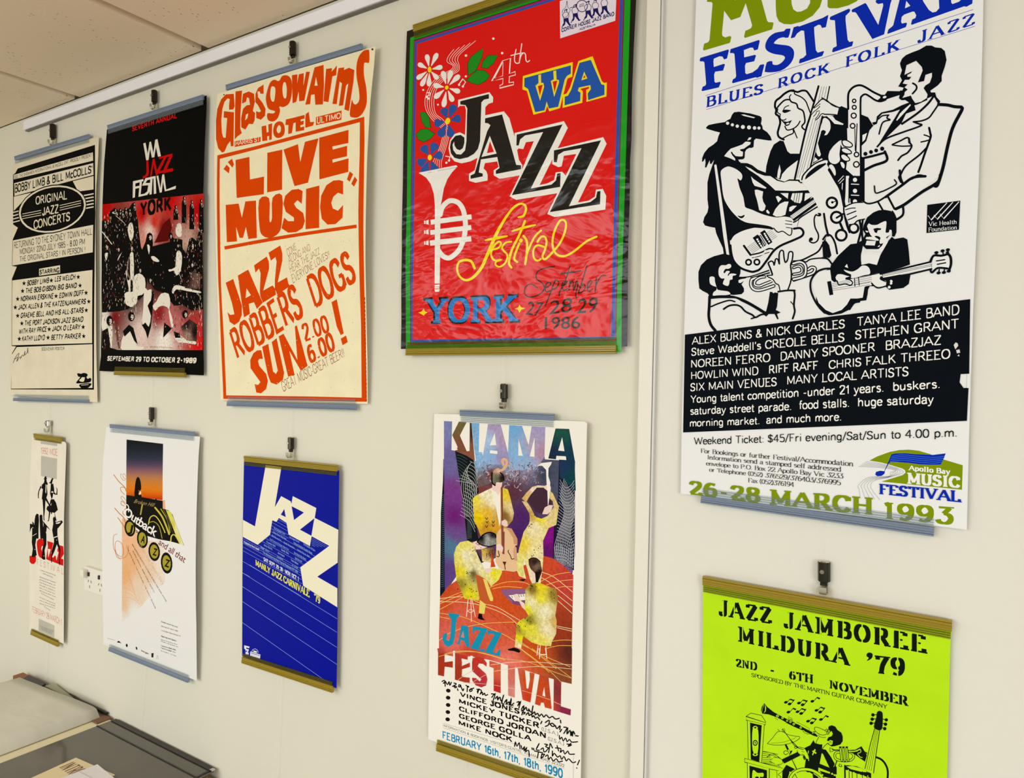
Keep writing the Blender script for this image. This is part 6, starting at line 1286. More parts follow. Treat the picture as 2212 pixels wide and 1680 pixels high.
s.slab('SAT. SEPT. 29, 30 - MON. OCT. 1', '418,1505 872,1768', (48, 52), 'E8ECF4', wx=.22, wy=.08, serif=.04, st=.05, space=.9)
s.slab('MANLY JAZZ CARNIVALE', "312,1562 1015,1985", (72, 98), 'F0EC50', wx=.24, wy=.08, serif=.04, st=.05, space=.9); s.slab("'79", '1072,2018 1150,2068', (95, 95), 'F0EC50', wx=.24, wy=.08, serif=.04, st=.05, space=.9)
s.crop(500, 1220, 6)
s.polys('165,1040 235,1058 228,1078 190,1068 192,1085 225,1095 215,1130 200,1130 205,1112 180,1108 180,1090 165,1085;185,1120 225,1140 218,1170 205,1150 195,1165 182,1150', 'E6E8EC')
s.poly('245,1120 375,1160 370,1215 240,1175', 'DCE0E8'); s.line('265,1125 275,1098 310,1088 340,1110 345,1135', 5, 'DCE0E8'); s.poly('285,1105 330,1118 330,1140 285,1128', 'DCE0E8'); s.line('255,1140 365,1172', 6, BB, False)
s.crop(0, 0, 1)
bp_ = s.build('poster', '527,995.5 732.5,1016 731,1130 729.5,1240 728.5,1380 726.5,1486 523,1416 523.5,1250 524.5,1130', BB, pmat('blue_print', attr=True, rough=0.4, spec=0.1))
tag(bp_, 'deep blue carnivale poster with giant cream zigzag letters', 'poster')
hanger('hanger_strip', (530, 984), (730, 1004), .0115, 'gold', 1, 'amber plastic strip along the top of the blue carnivale poster', hb=.0135, hl=.0085)
hanger('hanger_strip', (525, 1431), (720, 1495), .0115, 'gold', -1, 'amber plastic strip along the bottom of the blue carnivale poster', hb=.0135, hl=.0085)
# ---- cream poster with orange lettering
def bow(a): return lambda u, v: a * math.sin(math.pi * min(max(v, 0), 1))
s = Sheet(0.008, bend=bow(.014), step=.03, bbox=(470, 110, 793, 870)); OR = 'DC4600'; CP = 'F2E8C4'
s.crop(450, 80, 4)
X = lambda t, sm=False, c=None, **k: s.poly(t, c or OR, sm, n=3, **k)
X('220,490 228,600 215,625 180,628 178,595 185,535 165,530 140,560 122,620 112,720 118,830 130,868 150,870 163,700 132,695 135,640 222,650 218,942 195,945 190,900 165,930 140,990 118,998 85,960 66,880 66,720 78,620 110,540 150,495')
X('235,470 292,462 278,660 276,790 290,830 250,860 228,885 230,700')
X('300,490 350,470 395,490 402,560 385,640 405,655 400,720 385,752 350,750 320,800 285,780 283,700 300,620 330,590 360,585 352,530 335,520 325,560 290,575 295,520', holes=('318,720 338,700 345,660 325,670',))
X('478,410 478,490 450,490 445,470 425,470 430,520 470,570 495,620 490,680 455,715 415,700 412,640 440,650 455,640 430,590 405,560 408,490 430,440')
X('500,500 530,400 570,368 610,380 640,335 690,335 720,380 722,480 700,570 650,605 615,600 620,640 600,700 560,730 515,715 510,660 560,660 575,640 520,620 500,560', True, holes=('545,430 535,500 545,548 565,558 575,520 578,440', '650,395 640,450 650,520 672,525 678,450 668,395'))
X('722,330 770,322 768,400 782,322 825,312 822,420 845,300 878,300 830,550 785,555 780,470 760,560 728,572'); X('918,262 996,240 1000,420 990,582 925,585 918,495 888,500 880,580 838,585', holes=('930,345 918,420 945,420',))
X('1018,275 1070,268 1065,300 1112,245 1105,330 1072,340 1060,420 1038,562 995,555'); X('1125,268 1175,262 1172,285 1215,265 1262,285 1255,380 1215,640 1175,625 1210,400 1190,420 1165,590 1128,595 1155,400 1135,385 1110,580 1072,578')
X('1390,120 1390,218 1360,220 1345,235 1345,330 1365,440 1370,560 1345,640 1300,690 1250,695 1222,670 1240,545 1255,575 1280,580 1305,540 1300,450 1282,350 1280,250 1300,170 1340,120 1375,110', True)
X('460,772 500,762 505,825 520,820 518,755 552,745 548,885 525,890 525,855 508,858 510,893 466,900'); X('600,730 640,735 660,780 655,840 620,870 580,865 560,820 570,760', True, holes=('605,765 590,800 602,830 622,820 628,785 618,765',))
X('670,712 765,690 762,735 735,745 722,830 690,838 692,760 665,760'); X('755,692 832,672 832,705 798,712 798,728 825,722 822,755 796,762 796,780 830,772 828,805 755,818'); X('842,665 868,645 880,735 915,732 905,765 838,785 838,700')
for w, t_ in ((0, '228,900 452,862 452,905 228,950'), (0, '930,692 1152,635 1150,715 930,762')): X(t_)
s.sans('HARRIS ST', '235,940 446,900', (42, 42), CP, w=.14); s.sans('ULTIMO', '938,752 1145,702', (56, 52), CP, w=.14)
# frame (continues below 1680 in the same units: next crop is +1600)
X('78,1022 400,945 800,835 1348,688 1350,900 1345,1200 1340,1650 1345,2000 1360,2600 1368,3150 1000,3145 500,3135 130,3125 112,2700 96,2300 86,2100 78,1700 74,1400', holes=('100,1052 400,975 800,868 1310,735 1308,1000 1296,1500 1300,1800 1320,2500 1325,3115 900,3105 155,3095 135,2600 112,2200 102,1700 98,1400',))
for t_ in ('235,1062 355,1035 360,1230 482,1205 480,1358 245,1390', '510,1000 640,972 638,1318 508,1342', '650,972 775,925 795,1080 835,905 952,875 862,1258 745,1288', '958,870 1212,802 1210,915 1072,945 1075,972 1200,940 1198,1030 1072,1058 1075,1085 1212,1048 1210,1165 960,1230',
           '205,1050 222,1100 208,1128 168,1080', '158,1102 185,1130 178,1178 132,1140', '1222,1160 1252,1185 1222,1250 1198,1230', '1265,1205 1288,1235 1260,1292 1235,1268',
           '150,1450 262,1438 290,1560 320,1420 412,1412 420,1735 345,1745 325,1640 300,1735 270,1735 240,1640 248,1765 160,1772', '845,1312 960,1282 958,1648 840,1660'): X(t_)
X('438,1408 525,1392 528,1560 535,1600 550,1560 555,1388 638,1368 635,1600 610,1690 540,1735 470,1715 442,1640', True)
X('815,1330 808,1440 770,1410 740,1440 760,1475 820,1520 835,1590 815,1650 760,1685 690,1690 632,1650 655,1560 690,1590 740,1590 740,1560 670,1510 648,1440 665,1370 720,1320 780,1312')
X('1165,1245 1165,1360 1120,1345 1080,1380 1062,1430 1075,1480 1120,1500 1165,1450 1160,1560 1100,1615 1030,1620 980,1570 965,1470 975,1370 1020,1280 1080,1240 1130,1235')
s.line('140,1822 700,1720 1282,1634', 30, OR, cap=False)
s.crop(450, 480, 4)
X('150,522 215,490 265,640 290,720 290,800 265,860 225,888 185,860 165,775 190,800 225,795 205,700'); X('255,460 345,408 470,695 420,750 395,690 350,705 360,790 308,822', holes=('330,570 322,655 368,630',))
X('395,372 505,295 525,345 525,400 475,590 555,545 578,575 585,625 472,695 450,640 445,590 452,440 438,400 408,435'); X('520,262 622,200 640,270 640,330 600,520 680,475 692,530 708,550 596,625 575,572 575,500 590,340 580,300 540,332')
WD = lambda b, ab, h, w, lean, c=OR, wy=None: s.sans(b, ab, h, c, w=w, wy=wy or w * .6, lean=lean, space=1.0)
WD('ROBBERS', '255,1190 835,810', (250, 290), .2, -.32); WD('DOGS', '925,745 1290,505', (270, 270), .2, -.32)
X('458,1105 472,1180 440,1180 430,1200 440,1240 500,1310 515,1370 500,1440 455,1478 415,1470 400,1398 430,1405 450,1380 400,1310 365,1260 362,1190 390,1130 425,1105'); X('465,1075 518,1050 560,1290 585,1310 600,1280 548,1035 590,1000 655,1300 645,1360 590,1402 540,1385 515,1320')
X('608,985 650,962 770,1190 748,900 765,890 858,1240 800,1282 700,1110 745,1315 690,1335')
WD('2.00', '835,1035 1055,945', (150, 150), .2, -.25); WD('6.00', '880,1225 1105,1100', (150, 160), .22, -.28)
X('1065,690 1110,665 1170,960 1145,975 1110,900'); X('1145,1005 1190,978 1205,1035 1160,1062')
TH = '8A3A14'
for b, ab, h in (('COME', '690,302 765,232', 70), ('ALONG AND', '700,362 885,238', 66), ('HEAR THE JAZZ', '712,440 968,270', 66), ('EVERYONE LOVES!!', '732,528 1052,300', 72), ('GREAT MUSIC-GREAT BEER!!', '648,1468 1180,1160', 92)): WD(b, ab, (h, h * .8), .07, -.25, TH, .06)
for k in range(26): s.line(f'{1352+k*.6:.0f},{650+k*35} {1352+k*.6:.0f},{672+k*35}', 5, '4A3020', False)
s.crop(450, 80, 4); s.dots('135,498,6 1418,106,9', 1, '3A3024')
random.seed(9)
s.crop(450, 480, 4)
for k in range(200): s.dot(random.uniform(150, 1290), random.uniform(120, 1460) , random.uniform(1.5, 4), 'CFC08E')
s.crop(0, 0, 1)
gp = s.build('poster', '469.5,203 640,150 811,100 808,140 800,217 793,340 789.5,500 789,560 791,655 793.5,780 794,872 640,869 476,864 474,800 471,680 467,560 465,500 462.5,355 464,280', CP, PMATTE)
tag(gp, 'cream poster with bold orange lettering and orange frame', 'poster')
hanger('hanger_strip', (491, 184), (783, 95), .010, 'clear', 1, 'clear violet tinted strip along the top of the orange lettered poster')
hanger('hanger_strip', (493, 877), (770, 886), .010, 'clear', -1, 'clear blue tinted strip along the bottom of the orange lettered poster')

# ---- black and red poster with a crowd of players
s = Sheet(0.008, bend=bow(.006), step=.04, bbox=(225, 240, 440, 800)); K = '050505'; RD = 'C60404'; W_ = 'E4DDCF'
s.crop(200, 180, 5.25)
s.sans('SEVENTH ANNUAL', '448,545 955,392', (62, 60), 'C81414', w=.2)
for t_ in ('575,682 600,672 625,800 645,665 662,660 690,790 710,640 735,632 775,825 742,832 718,720 700,838 672,842 652,740 635,868 608,872',): s.poly(t_, W_)
s.poly('610,878 632,872 640,1000 632,1045 600,1070 572,1080 568,1055 600,1040 612,1010', RD); s.polys('682,860 702,852 740,1035 718,1042 692,920 668,1055 650,1062;752,835 835,815 838,835 760,995 800,985 812,1008 738,1028 728,990 805,845 755,860;825,815 905,795 905,822 840,975 910,960 912,995 800,1020 798,990 870,830 830,840', RD)
s.polys('458,1110 575,1085 578,1108 485,1135 485,1170 530,1160 530,1185 485,1195 480,1292 455,1300;535,1120 560,1112 545,1260 590,1250 620,1225 632,1155 560,1160 575,1130 600,1075 700,1052 702,1075 620,1098 600,1130 655,1128 650,1225 620,1265 520,1288;655,1075 680,1070 670,1258 645,1262;690,1055 715,1050 722,1248 695,1255;725,1050 745,1045 770,1190 790,1035 812,1030 835,1205 945,1160 942,1195 820,1225 798,1110 785,1235 762,1240', W_)
s.crop(200, 420, 4.2)
ww = Wash(s, [(100, 120, 'C00000'), (700, 60, 'C80404'), (450, 180, 'C00202'), (560, 250, 'D03020'), (520, 330, 'E8C8BC'), (460, 430, 'D88C7C'), (860, 420, 'C8A090'), (300, 700, '0C0404'), (250, 350, '1A0606'), (200, 500, '100404'), (900, 500, '140606'), (820, 650, '0C0404'), (200, 850, '1A0808'), (450, 620, '0C0404'), (600, 640, '120406'), (350, 900, '180808'), (600, 800, '400A0C'), (850, 900, '120404'), (200, 1120, '7A1418'), (600, 1080, '901A1C'), (450, 1250, 'E4CCC2'), (650, 1320, 'F0E8DE'), (920, 1250, 'B83030'), (980, 1380, 'D81010'), (110, 1150, 'E4DCD2'), (700, 1150, 'C06060'), (640, 300, '900404'), (950, 150, 'C00000')], .45, .006)
s.poly('90,90 1010,-10 1002,500 1000,1412 640,1410 85,1410 82,700', ww)
s.sans('YORK', '432,205 715,150', (140, 142), K, w=.24, wy=.2)
for t_ in ('85,240 115,222 150,270 150,160 200,120 240,150 330,125 360,80 385,70 395,170 412,240 420,330 440,480 450,500 480,430 495,360 520,345 540,370 548,440 545,470 700,430 700,350 740,400 780,400 815,410 815,480 850,540 870,440 880,400 905,390 940,420 990,240 1000,420 1000,1040 900,1055 820,1000 740,1010 700,960 660,900 560,860 500,760 480,900 400,980 320,1040 240,1060 85,1070',
           '500,880 560,880 530,1200 500,1310 480,1240 445,1180 480,960', '620,930 640,1010 610,1200 640,1300 650,1160 720,1215 735,1190 690,1080 640,1010'): s.poly(t_, K)
for x, y, h in ((830, 20, 240), (900, 55, 260), (985, 45, 300), (755, 100, 130), (375, 75, 150), (250, 130, 150), (205, 130, 200), (110, 235, 200), (300, 120, 150), (335, 130, 150), (270, 140, 150)):
    s.dot(x, y + 12, 11, K, 16); s.poly([(x - 12, y + 30), (x + 12, y + 30), (x + 20, y + 50), (x + 22, y + h), (x - 22, y + h), (x - 20, y + 50)], K); s.poly([(x + 2, y + 4), (x + 9, y + 8), (x + 7, y + 24), (x + 3, y + 20)], W_); s.poly([(x - 1, y + 34), (x + 6, y + 34), (x + 3, y + 66)], W_); s.line(f'{x+10},{y+34} {x+17},{y+60} {x+8},{y+70}', 3, W_)
s.poly('640,270 700,210 720,300 690,420 560,440', '5A0404')
s.blob('330,270 355,255 370,300 370,380 345,420 320,330', W_); s.blob('760,280 790,260 808,290 808,370 780,385 755,350', W_)
# faces and shirts of the larger players
for x, y, r, q in ((518, 390, 24, 34), (128, 480, 17, 30), (232, 500, 15, 26), (352, 490, 18, 34), (428, 690, 17, 28), (520, 780, 14, 30), (658, 905, 16, 24), (905, 470, 16, 40), (772, 465, 15, 20), (900, 640, 20, 26), (352, 1110, 26, 40), (155, 1150, 26, 42), (840, 1090, 24, 34), (708, 380, 14, 26)):
    s.dot(x, y - 4, r + 4, K, q + 5)
    s.poly([(x, y - q * .55), (x + r * .75, y - q * .4), (x + r * .8, y + q * .2), (x + r * .4, y + q * .72), (x - r * .1, y + q * .6), (x + r * .15, y + q * .3), (x - r * .3, y + q * .1), (x - r * .1, y - q * .15)], 'DCCCBE')
    s.line(f'{x+r*.1:.0f},{y-q*.18:.0f} {x+r*.7:.0f},{y-q*.2:.0f}', 3.5, K); s.line(f'{x+r*.1:.0f},{y+q*.38:.0f} {x+r*.55:.0f},{y+q*.36:.0f}', 3, K); s.line(f'{x+r*.35:.0f},{y-q*.1:.0f} {x+r*.4:.0f},{y+q*.18:.0f}', 2.5, '6A4A40')
for t_ in ('495,455 520,470 512,545', '340,540 370,530 375,745 345,770 340,600', '110,540 140,530 125,600', '225,600 240,560 262,530 268,520 240,580', '380,740 425,715 475,760 478,860 450,910 410,920 400,985 370,1010 340,1020 300,960 290,900 330,880 365,880 365,800',
           '760,530 790,510 812,560 800,690 760,735 740,690 700,700 690,680 750,660', '530,565 560,560 605,600 590,612 550,600', '620,900 690,900 705,1000 690,1060 715,1200 735,1180 700,1050 650,1010 600,1020 570,1055 545,1010 580,970', '140,1215 180,1200 175,1380 168,1395', '270,1300 310,1240 345,1220 400,1370 460,1380 440,1412 270,1412 260,1360', '85,1110 120,1140 125,1200 85,1240',
           '740,1290 790,1270 850,1320 920,1330 940,1340 930,1360 840,1345 780,1340', '740,830 790,825 900,860 980,880 975,895 880,880 760,860 735,900 720,880', '300,700 320,690 310,760 330,780 345,770 340,1000 330,860', '470,850 500,870 535,860 530,960 500,1010 530,1100 510,1200 480,1160 450,1180 460,1040', '290,960 330,900 350,940 400,950 380,1000 320,1010'): s.poly(t_, W_, True, n=2)
for t_ in ('85,1240 140,1210 165,1390 230,1410 85,1410', '275,1240 330,1180 370,1210 410,1360 380,1330 340,1240 290,1290', '735,1240 790,1260 800,1300 750,1300'): s.poly(t_, K)
s.poly('800,1200 880,1130 950,1180 945,1330 880,1330 830,1300', Wash(s, [(850, 1180, '2A1412'), (930, 1250, '1A0C0A'), (860, 1290, 'A08070')], .9, .004)); s.poly('900,700 980,720 975,860 840,850 820,780', Wash(s, [(850, 760, '1A0A0A'), (950, 800, '6A5048')], .9, .004))
s.line('212,1170 222,1260 240,1390', 16, '5A3A30'); s.line('325,600 315,700 340,760', 12, '8A7060'); s.line('220,200 290,260', 4, W_); s.line('90,340 175,450', 8, W_); s.dot(200, 165, 22, W_, 10); s.dot(204, 163, 14, K, 6)
random.seed(21)
for k in range(1500):
    x = random.choice((110, 160, 230, 290, 350, 400, 740, 800, 860, 910, 960, 990, 640, 560)) + random.gauss(0, 16); y = random.uniform(150, 1390)
    if not 90 < x < 995: continue
    if 430 < x < 700 and y < 600 or 400 < x < 740 and y > 1230 or 270 < x < 440 and y > 1080 or 500 < x < 740 and 60 < y < 1060 and random.random() < .7: continue
    if y < 260 and 400 < x < 720: continue
    lo = y > 1050
    c = random.choice(['E4DDCF', 'B89888', '6A4A40', '2A1010', '0A0606', 'D8C8BA', '8A2020'] if not lo else ['0E0606', '5A1010', 'E8DCD0', '901818', '2A0A0A', 'C8A8A0']); l = random.uniform(5, 26)
    s.line([(x, y), (x + random.uniform(-3, 3), y + l * .5), (x + random.uniform(-5, 5), y + l)], random.uniform(1.6, 4.2), c, n=1, cap=False)
s.poly('82,1410 1006,1412 1010,1640 60,1600', K)
s.sans('SEPTEMBER 29 TO OCTOBER 2', '132,1508 790,1528', (44, 50), W_, w=.22, lean=.12); s.dot(808, 1505, 7, W_); s.sans('1989', '822,1528 940,1532', (50, 52), W_, w=.22, lean=.12)
s.sans('MUSIC FESTIVAL', '520,1388 735,1398', (14, 14), '7A4A3A', w=.12)
s.crop(0, 0, 1)
wp = s.build('poster', '231,280 340,243 446,206 445.7,230 441,327 439,399 438,420 438.5,600 439,753 436,806 330,801 217.5,798 218.5,700 220,560 221,447 225,351 231,279.5', K, PAPER)
tag(wp, 'black and red poster with a painted crowd of musicians', 'poster')
hanger('hanger_strip', (235, 271), (441, 205), .010, 'clear', 1, 'clear dark tinted strip along the top of the black and red poster', hb=.012)
hanger('hanger_strip', (249, 810), (401, 815), .010, 'gold', -1, 'amber plastic strip along the bottom of the black and red poster')

# ---- narrow cream concert poster at far left
s = Sheet(0.008, bend=bow(.004), step=.04, bbox=(22, 300, 211, 860)); K = '080807'; CP = 'E2D8C0'
s.crop(0, 240, 2.5435)
s.poly('98,315 522,185 524,560 520,875 516,1530 60,1528 66,1330 88,1292 64,1290 66,920 92,855 66,850 70,705 98,640 72,622 72,350 84,340', K)
for t_ in ('76,350 510,226 512,272 76,375', '78,396 512,285 514,350 80,466', '76,470 170,448 76,548', '400,385 514,356 514,450 440,462', '72,710 512,624 510,775 68,848', '68,930 508,872 506,1274 66,1286', '92,1296 508,1280 508,1520 62,1524 64,1340', '215,866 330,846 330,888 215,904'): s.poly(t_, CP)
for y in (0, 18, 36, 54): s.line(f'462,{468+y-2} 512,{458+y}', 6, CP if y > 0 else K, False); s.line(f'74,{556+y} 112,{546+y}', 6, CP, False)
s.poly('440,440 514,430 514,535 440,545', K); [s.line(f'450,{462+y} 512,{450+y}', 7, CP, False) for y in (4, 22, 40, 58, 76)]
E = lambda rx, ry, c: s.poly([(288 + rx * math.cos(j * .2244), 538 + ry * math.sin(j * .2244) - rx * math.cos(j * .2244) * .13) for j in range(28)], c)
E(188, 134, K); E(184, 128, CP); E(174, 119, K)
SA = lambda b, ab, h, w=.15, c=K, **k: s.sans(b, ab, h, c, w=w, **k)
SA('2UE, THE SHOWMEN INTERNATIONAL & McCOLL ENT. PROUDLY PRESENT', '80,372 504,250', (17, 19), .12); SA("BOBBY LIMB & BILL McCOLLS'", '82,450 508,340', (48, 44))
SA('ORIGINAL', '196,515 368,484', (46, 52), .13, CP); SA('JAZZ', '232,575 322,560', (48, 50), .15, CP); SA('CONCERTS', '185,650 385,602', (50, 50), .13, CP)
for k in range(3): s.line(f'124,{565+k*13} 225,{545+k*13}', 3.5, CP, False); s.line(f'330,{518+k*13} 444,{492+k*13}', 3.5, CP, False)
SA('RETURNING TO THE SYDNEY TOWN HALL', '78,755 506,678', (36, 38), .1); SA('MONDAY 22ND JULY 1985 - 8.00 PM', '110,788 466,732', (32, 34), .1); SA('THE ORIGINAL STARS ! IN PERSON !', '108,828 468,775', (30, 32), .1)
SA('STARRING', '218,898 326,886', (26, 28), .2)
def star(x, y, r=12): s.poly([(x + (r if j % 2 == 0 else r * .42) * math.sin(j * .6283), y - (r if j % 2 == 0 else r * .42) * 1.25 * math.cos(j * .6283)) for j in range(10)], K)
for b, ab, st in (('BOBBY LIMB', '148,960 268,944', (132, 282)), ('LES WELCH', '300,938 412,925', (430,)), ('THE BOB GIBSON BIG BAND', '140,1002 420,972', (124, 440)), ('NORMAN ERSKINE', '112,1046 292,1030', (97, 308)), ('EDWIN DUFF', '325,1028 458,1012', (473,)), ('JACK ALLEN & THE KATZENJAMMERS', '100,1092 470,1060', (84, 488)), ('GRAEME BELL AND HIS ALL-STARS', '112,1138 458,1108', (97, 474)),
                  ('THE PORT JACKSON JAZZ BAND', '134,1180 456,1158', (120,)), ('WITH RAY PRICE', '102,1226 255,1212', (270,)), ('JACK O LEARY', '286,1210 440,1200', (457,)), ('KATHY LLOYD', '120,1265 245,1258', (106, 264)), ('BETTY PARKER', '280,1258 442,1250', (460,))):
    SA(b, ab, (30, 31), .19, lean=.12); yy = nums(ab)
    for x in st: star(x, (yy[0][1] if x < yy[0][0] else yy[1][1]) - 14)
SA('SOUVENIR POSTER', '228,1316 354,1312', (18, 18), .12)
for t_ in ('72,1382 90,1345 105,1330 98,1355 92,1375 105,1355 115,1350 112,1362 122,1340 130,1345 138,1318 136,1340 150,1322 152,1300 154,1330', '78,1362 100,1352'): s.line(t_, 3, '4A3A30')
s.blob('425,1440 450,1445 452,1460 435,1480 460,1485 470,1450 480,1470 495,1465 502,1475 490,1490 440,1495 418,1492 440,1462 430,1458', K); s.blob('440,1500 500,1495 490,1515 462,1528 440,1515', K); s.line('448,1505 485,1502', 3, CP); s.dot(462, 1450, 20, K, 12)
s.crop(0, 0, 1)
up = s.build('poster', '30,352 120,323 207,296 213.5,297 212,340 208,400 206,460 207,600 208,760 210.5,869 120,862 19.7,853 19.7,790 22,680 23.6,574 25,450 26.7,366', CP, PMATTE)
tag(up, 'narrow cream concert poster with black panels and an oval title, far left', 'poster')
hanger('hanger_strip', (34, 338), (194, 290), .010, 'clear', 1, 'clear blue tinted strip along the top of the cream concert poster', hb=.012)
hanger('hanger_strip', (31, 866), (192, 870.5), .010, 'clear', -1, 'clear blue tinted strip along the bottom of the cream concert poster', hb=.010)

# ---- white desert sunset poster
s = Sheet(0.0105, bend=bow(.008), step=.04, bbox=(225, 925, 430, 1460)); WH = 'E9E8E6'
s.crop(210, 900, 5.6)
# pale orange drawing under the picture (second crop is +1568)
s.poly('300,1225 360,1240 600,1500 740,1500 830,1640 820,2000 650,2150 500,2330 300,2480 302,1800', Wash(s, [(330, 1500, 'EDB890'), (420, 1750, 'E9B284'), (330, 1900, 'E8B078'), (310, 2250, 'E8C098'), (500, 2100, 'E8D0B8'), (600, 1900, 'E8C8A8'), (800, 1700, 'ECE0D4'), (700, 2150, WH), (450, 2400, WH), (310, 2480, 'EAE2D8')], .12, .012))
for k in range(9): s.line(f'{305},{1700+k*60} {360+k*8},{1800+k*50} {400+k*14},{1980+k*36}', 3, 'DFA878')
OC = 'CC7A34'
for w, t_ in ((9, '200,700 260,780 330,850 350,900'), (5, '280,700 290,690 285,730 320,770 345,750 320,740 310,700 330,690 345,720'), (7, '350,870 310,850 282,860 290,900 330,940'), (6, '350,1010 300,960 290,990 340,1040'), (7, '345,1060 295,1020 290,1060 330,1080'), (10, '212,1105 260,1160 320,1220 340,1280'), (9, '250,1220 320,1320 350,1380'), (6, '240,1420 200,1440 195,1560 230,1650 290,1690 320,1640 300,1540 240,1500 215,1560 240,1700 330,1700 370,1650 380,1560'), (5, '215,1590 240,1670 285,1730'), (8, '345,1200 310,1170 320,1130 350,1110')): s.line(t_, w, OC)
s.poly('793,1008 820,1008 828,1130 793,1110', 'E8B090')
s.poly('355,275 797,327 790,1010 352,950', Ramp(s, (575, 300), (570, 985), [(0, '16181C'), (.12, '1E222C'), (.3, '2E3244'), (.42, '54445E'), (.52, '8A5E64'), (.62, 'B07854'), (.72, 'CC8034'), (.85, 'DC7C14'), (.94, 'DA5A08'), (1, 'C03A06')], .006, .12))
s.poly('352,945 420,955 470,965 560,975 700,1000 712,985 722,1003 793,1015 793,1110 860,1130 910,1180 1050,1555 990,1535 880,1505 740,1480 600,1440 420,1300 350,1210', '14120E')
s.blob('455,965 456,850 470,760 490,728 512,745 528,800 532,870 520,900 535,975', '0E0A0A'); s.dot(518, 920, 14, 'F6E6A8', 22); s.line('500,890 515,905 500,935 515,945', 6, 'E8501C'); s.line('535,900 560,880', 3, 'F0A040'); s.line('535,940 560,960', 3, 'F0A040')
for w, t_, c in ((20, '700,1098 780,1200 830,1310 870,1420', 'C8BC48'), (12, '770,1115 850,1250 880,1400', 'A8A038'), (8, '800,1120 870,1250 900,1380', '6A6628'), (16, '545,1065 525,1180', 'B0A848'), (12, '620,1300 640,1220 690,1195 740,1240 790,1330 820,1400', 'D8CC50'), (8, '635,1275 690,1270 750,1330 785,1470', 'B8B048'), (14, '890,1500 900,1440 940,1430 1000,1530', 'D8CC50'), (10, '830,1180 880,1330 930,1420', '3C3A20')): s.line(t_, w, c)
s.poly('830,1125 890,1150 930,1240 990,1400 1045,1552 1000,1540 950,1430 900,1300', Wash(s, [(860, 1150, 'D8D058'), (930, 1300, 'D0C840'), (960, 1300, 'F0ECB0'), (1000, 1500, 'DCD468'), (1030, 1500, 'F0ECC0')], .1, .006))
s.text('Broken Hill', '442,1040 690,1092', (44, 46), 'B8A070', -.008, .3, .4)
wh = 'F0ECE8'
def slantf(b, a0, h, c, wt=0.0, sh=.3, sp=1.0):
    vs, ts = font_mesh(b, wt, sh, sp); (x0, y0), (x1, y1) = s.P(a0); xa = min(v[0] for v in vs); xb = max(v[0] for v in vs)
    A, B = s.flat((x0, y0)), s.flat((x1, y1)); dx, dz = B[0] - A[0], B[1] - A[1]; l = math.hypot(dx, dz); hh = h / 5.6 / 860 / CAP
    s.add([(A[0] + dx * (v[0] - xa) / (xb - xa) - dz / l * v[1] * hh, A[1] + dz * (v[0] - xa) / (xb - xa) + dx / l * v[1] * hh) for v in vs], ts, c)
slantf('Outback', '322,1190 712,1462', 118, wh, .018, .25, .92); s.line('330,1180 322,1120 350,1062 378,1085 380,1150', 11, wh)
for x, y, r, ry, ch in ((397, 1345, 66, 104, 'J'), (547, 1478, 66, 112, 'A'), (690, 1630, 70, 116, 'Z')): s.dot(x, y, r, '12110C', ry, -.1); s.dot(x, y, r * .72, 'A89A30', ry * .74, -.1); s.text(ch, f'{x-22},{y+38} {x+26},{y+52}', (80, 80), '100F0A', .03, .2)
s.line('470,1378 490,1385', 8, '12110C', False); s.line('472,1395 492,1402', 8, '12110C', False)
slantf('and all that', '738,1540 1062,1775', 84, '7A1818', .004, .3, .95)
s.crop(210, 1180, 5.6)
s.dot(840, 200, 70, '12110C', 130, -.1); s.dot(840, 200, 50, 'A89A30', 95, -.1); s.text('Z', '812,236 868,256', (84, 84), '100F0A', .03, .2)
def slant(b, a0, h, c='1A1414', w=.2):
    vs, ts = stroke_font(b, w, w * .8, 0, 0, 1.15); (x0, y0), (x1, y1) = s.P(a0); x0f = min(v[0] for v in vs); x1f = max(v[0] for v in vs)
    A, B = s.flat((x0, y0)), s.flat((x1, y1)); dx, dz = B[0] - A[0], B[1] - A[1]; l = math.hypot(dx, dz); k = l / (x1f - x0f); hh = h / 5.6 / 900
    s.add([(A[0] + dx * (v[0] - x0f) / (x1f - x0f) - dz / l * v[1] * hh, A[1] + dz * (v[0] - x0f) / (x1f - x0f) + dx / l * v[1] * hh) for v in vs], ts, c)
slant('TAILS JONES BAND - THE CATHOLICS - THE MIGHTY REAPERS', '350,0 702,755', 20); slant('GEORGE MCGANN - BOBBY GEBERT QUARTET', '428,60 688,565', 20); slant('DON BURROWS QUARTET FEATURING MARGIE AND MARK ATKINS', '420,-20 832,672', 22)
slant('Under the Desert Sky', '500,-30 790,470', 50, 'D0A878', .08)
for b, ab, h, c in (('Outback and all that JAZZ', '775,915 975,985', 16, '1A1A1A'), ('Saturday 6th March 1999', '775,968 975,1032', 14, '8A4A3A'), ('Living Desert Reserve Broken Hill', '775,1020 1008,1092', 14, '5A4A40'), ('Bookings and Details', '775,1092 955,1150', 18, '1A1A1A'), ('Broken Hill Entertainment Centre', '772,1130 968,1192', 11, '555050'), ('PO Box 448 Broken Hill', '772,1150 978,1222', 11, '555050'),
                    ('Telephone 8088 5000', '772,1205 950,1260', 14, '1A1A1A'), ('Facsimile 8087 1411', '772,1232 945,1290', 14, '1A1A1A'), ('Email info', '772,1265 955,1330', 10, '555050'), ('Land Council', '122,1112 215,1140', 10, '999490'), ('Morgan', '532,1268 622,1308', 20, '16181C')): s.sans(b, ab, (h, h), c, w=.2)
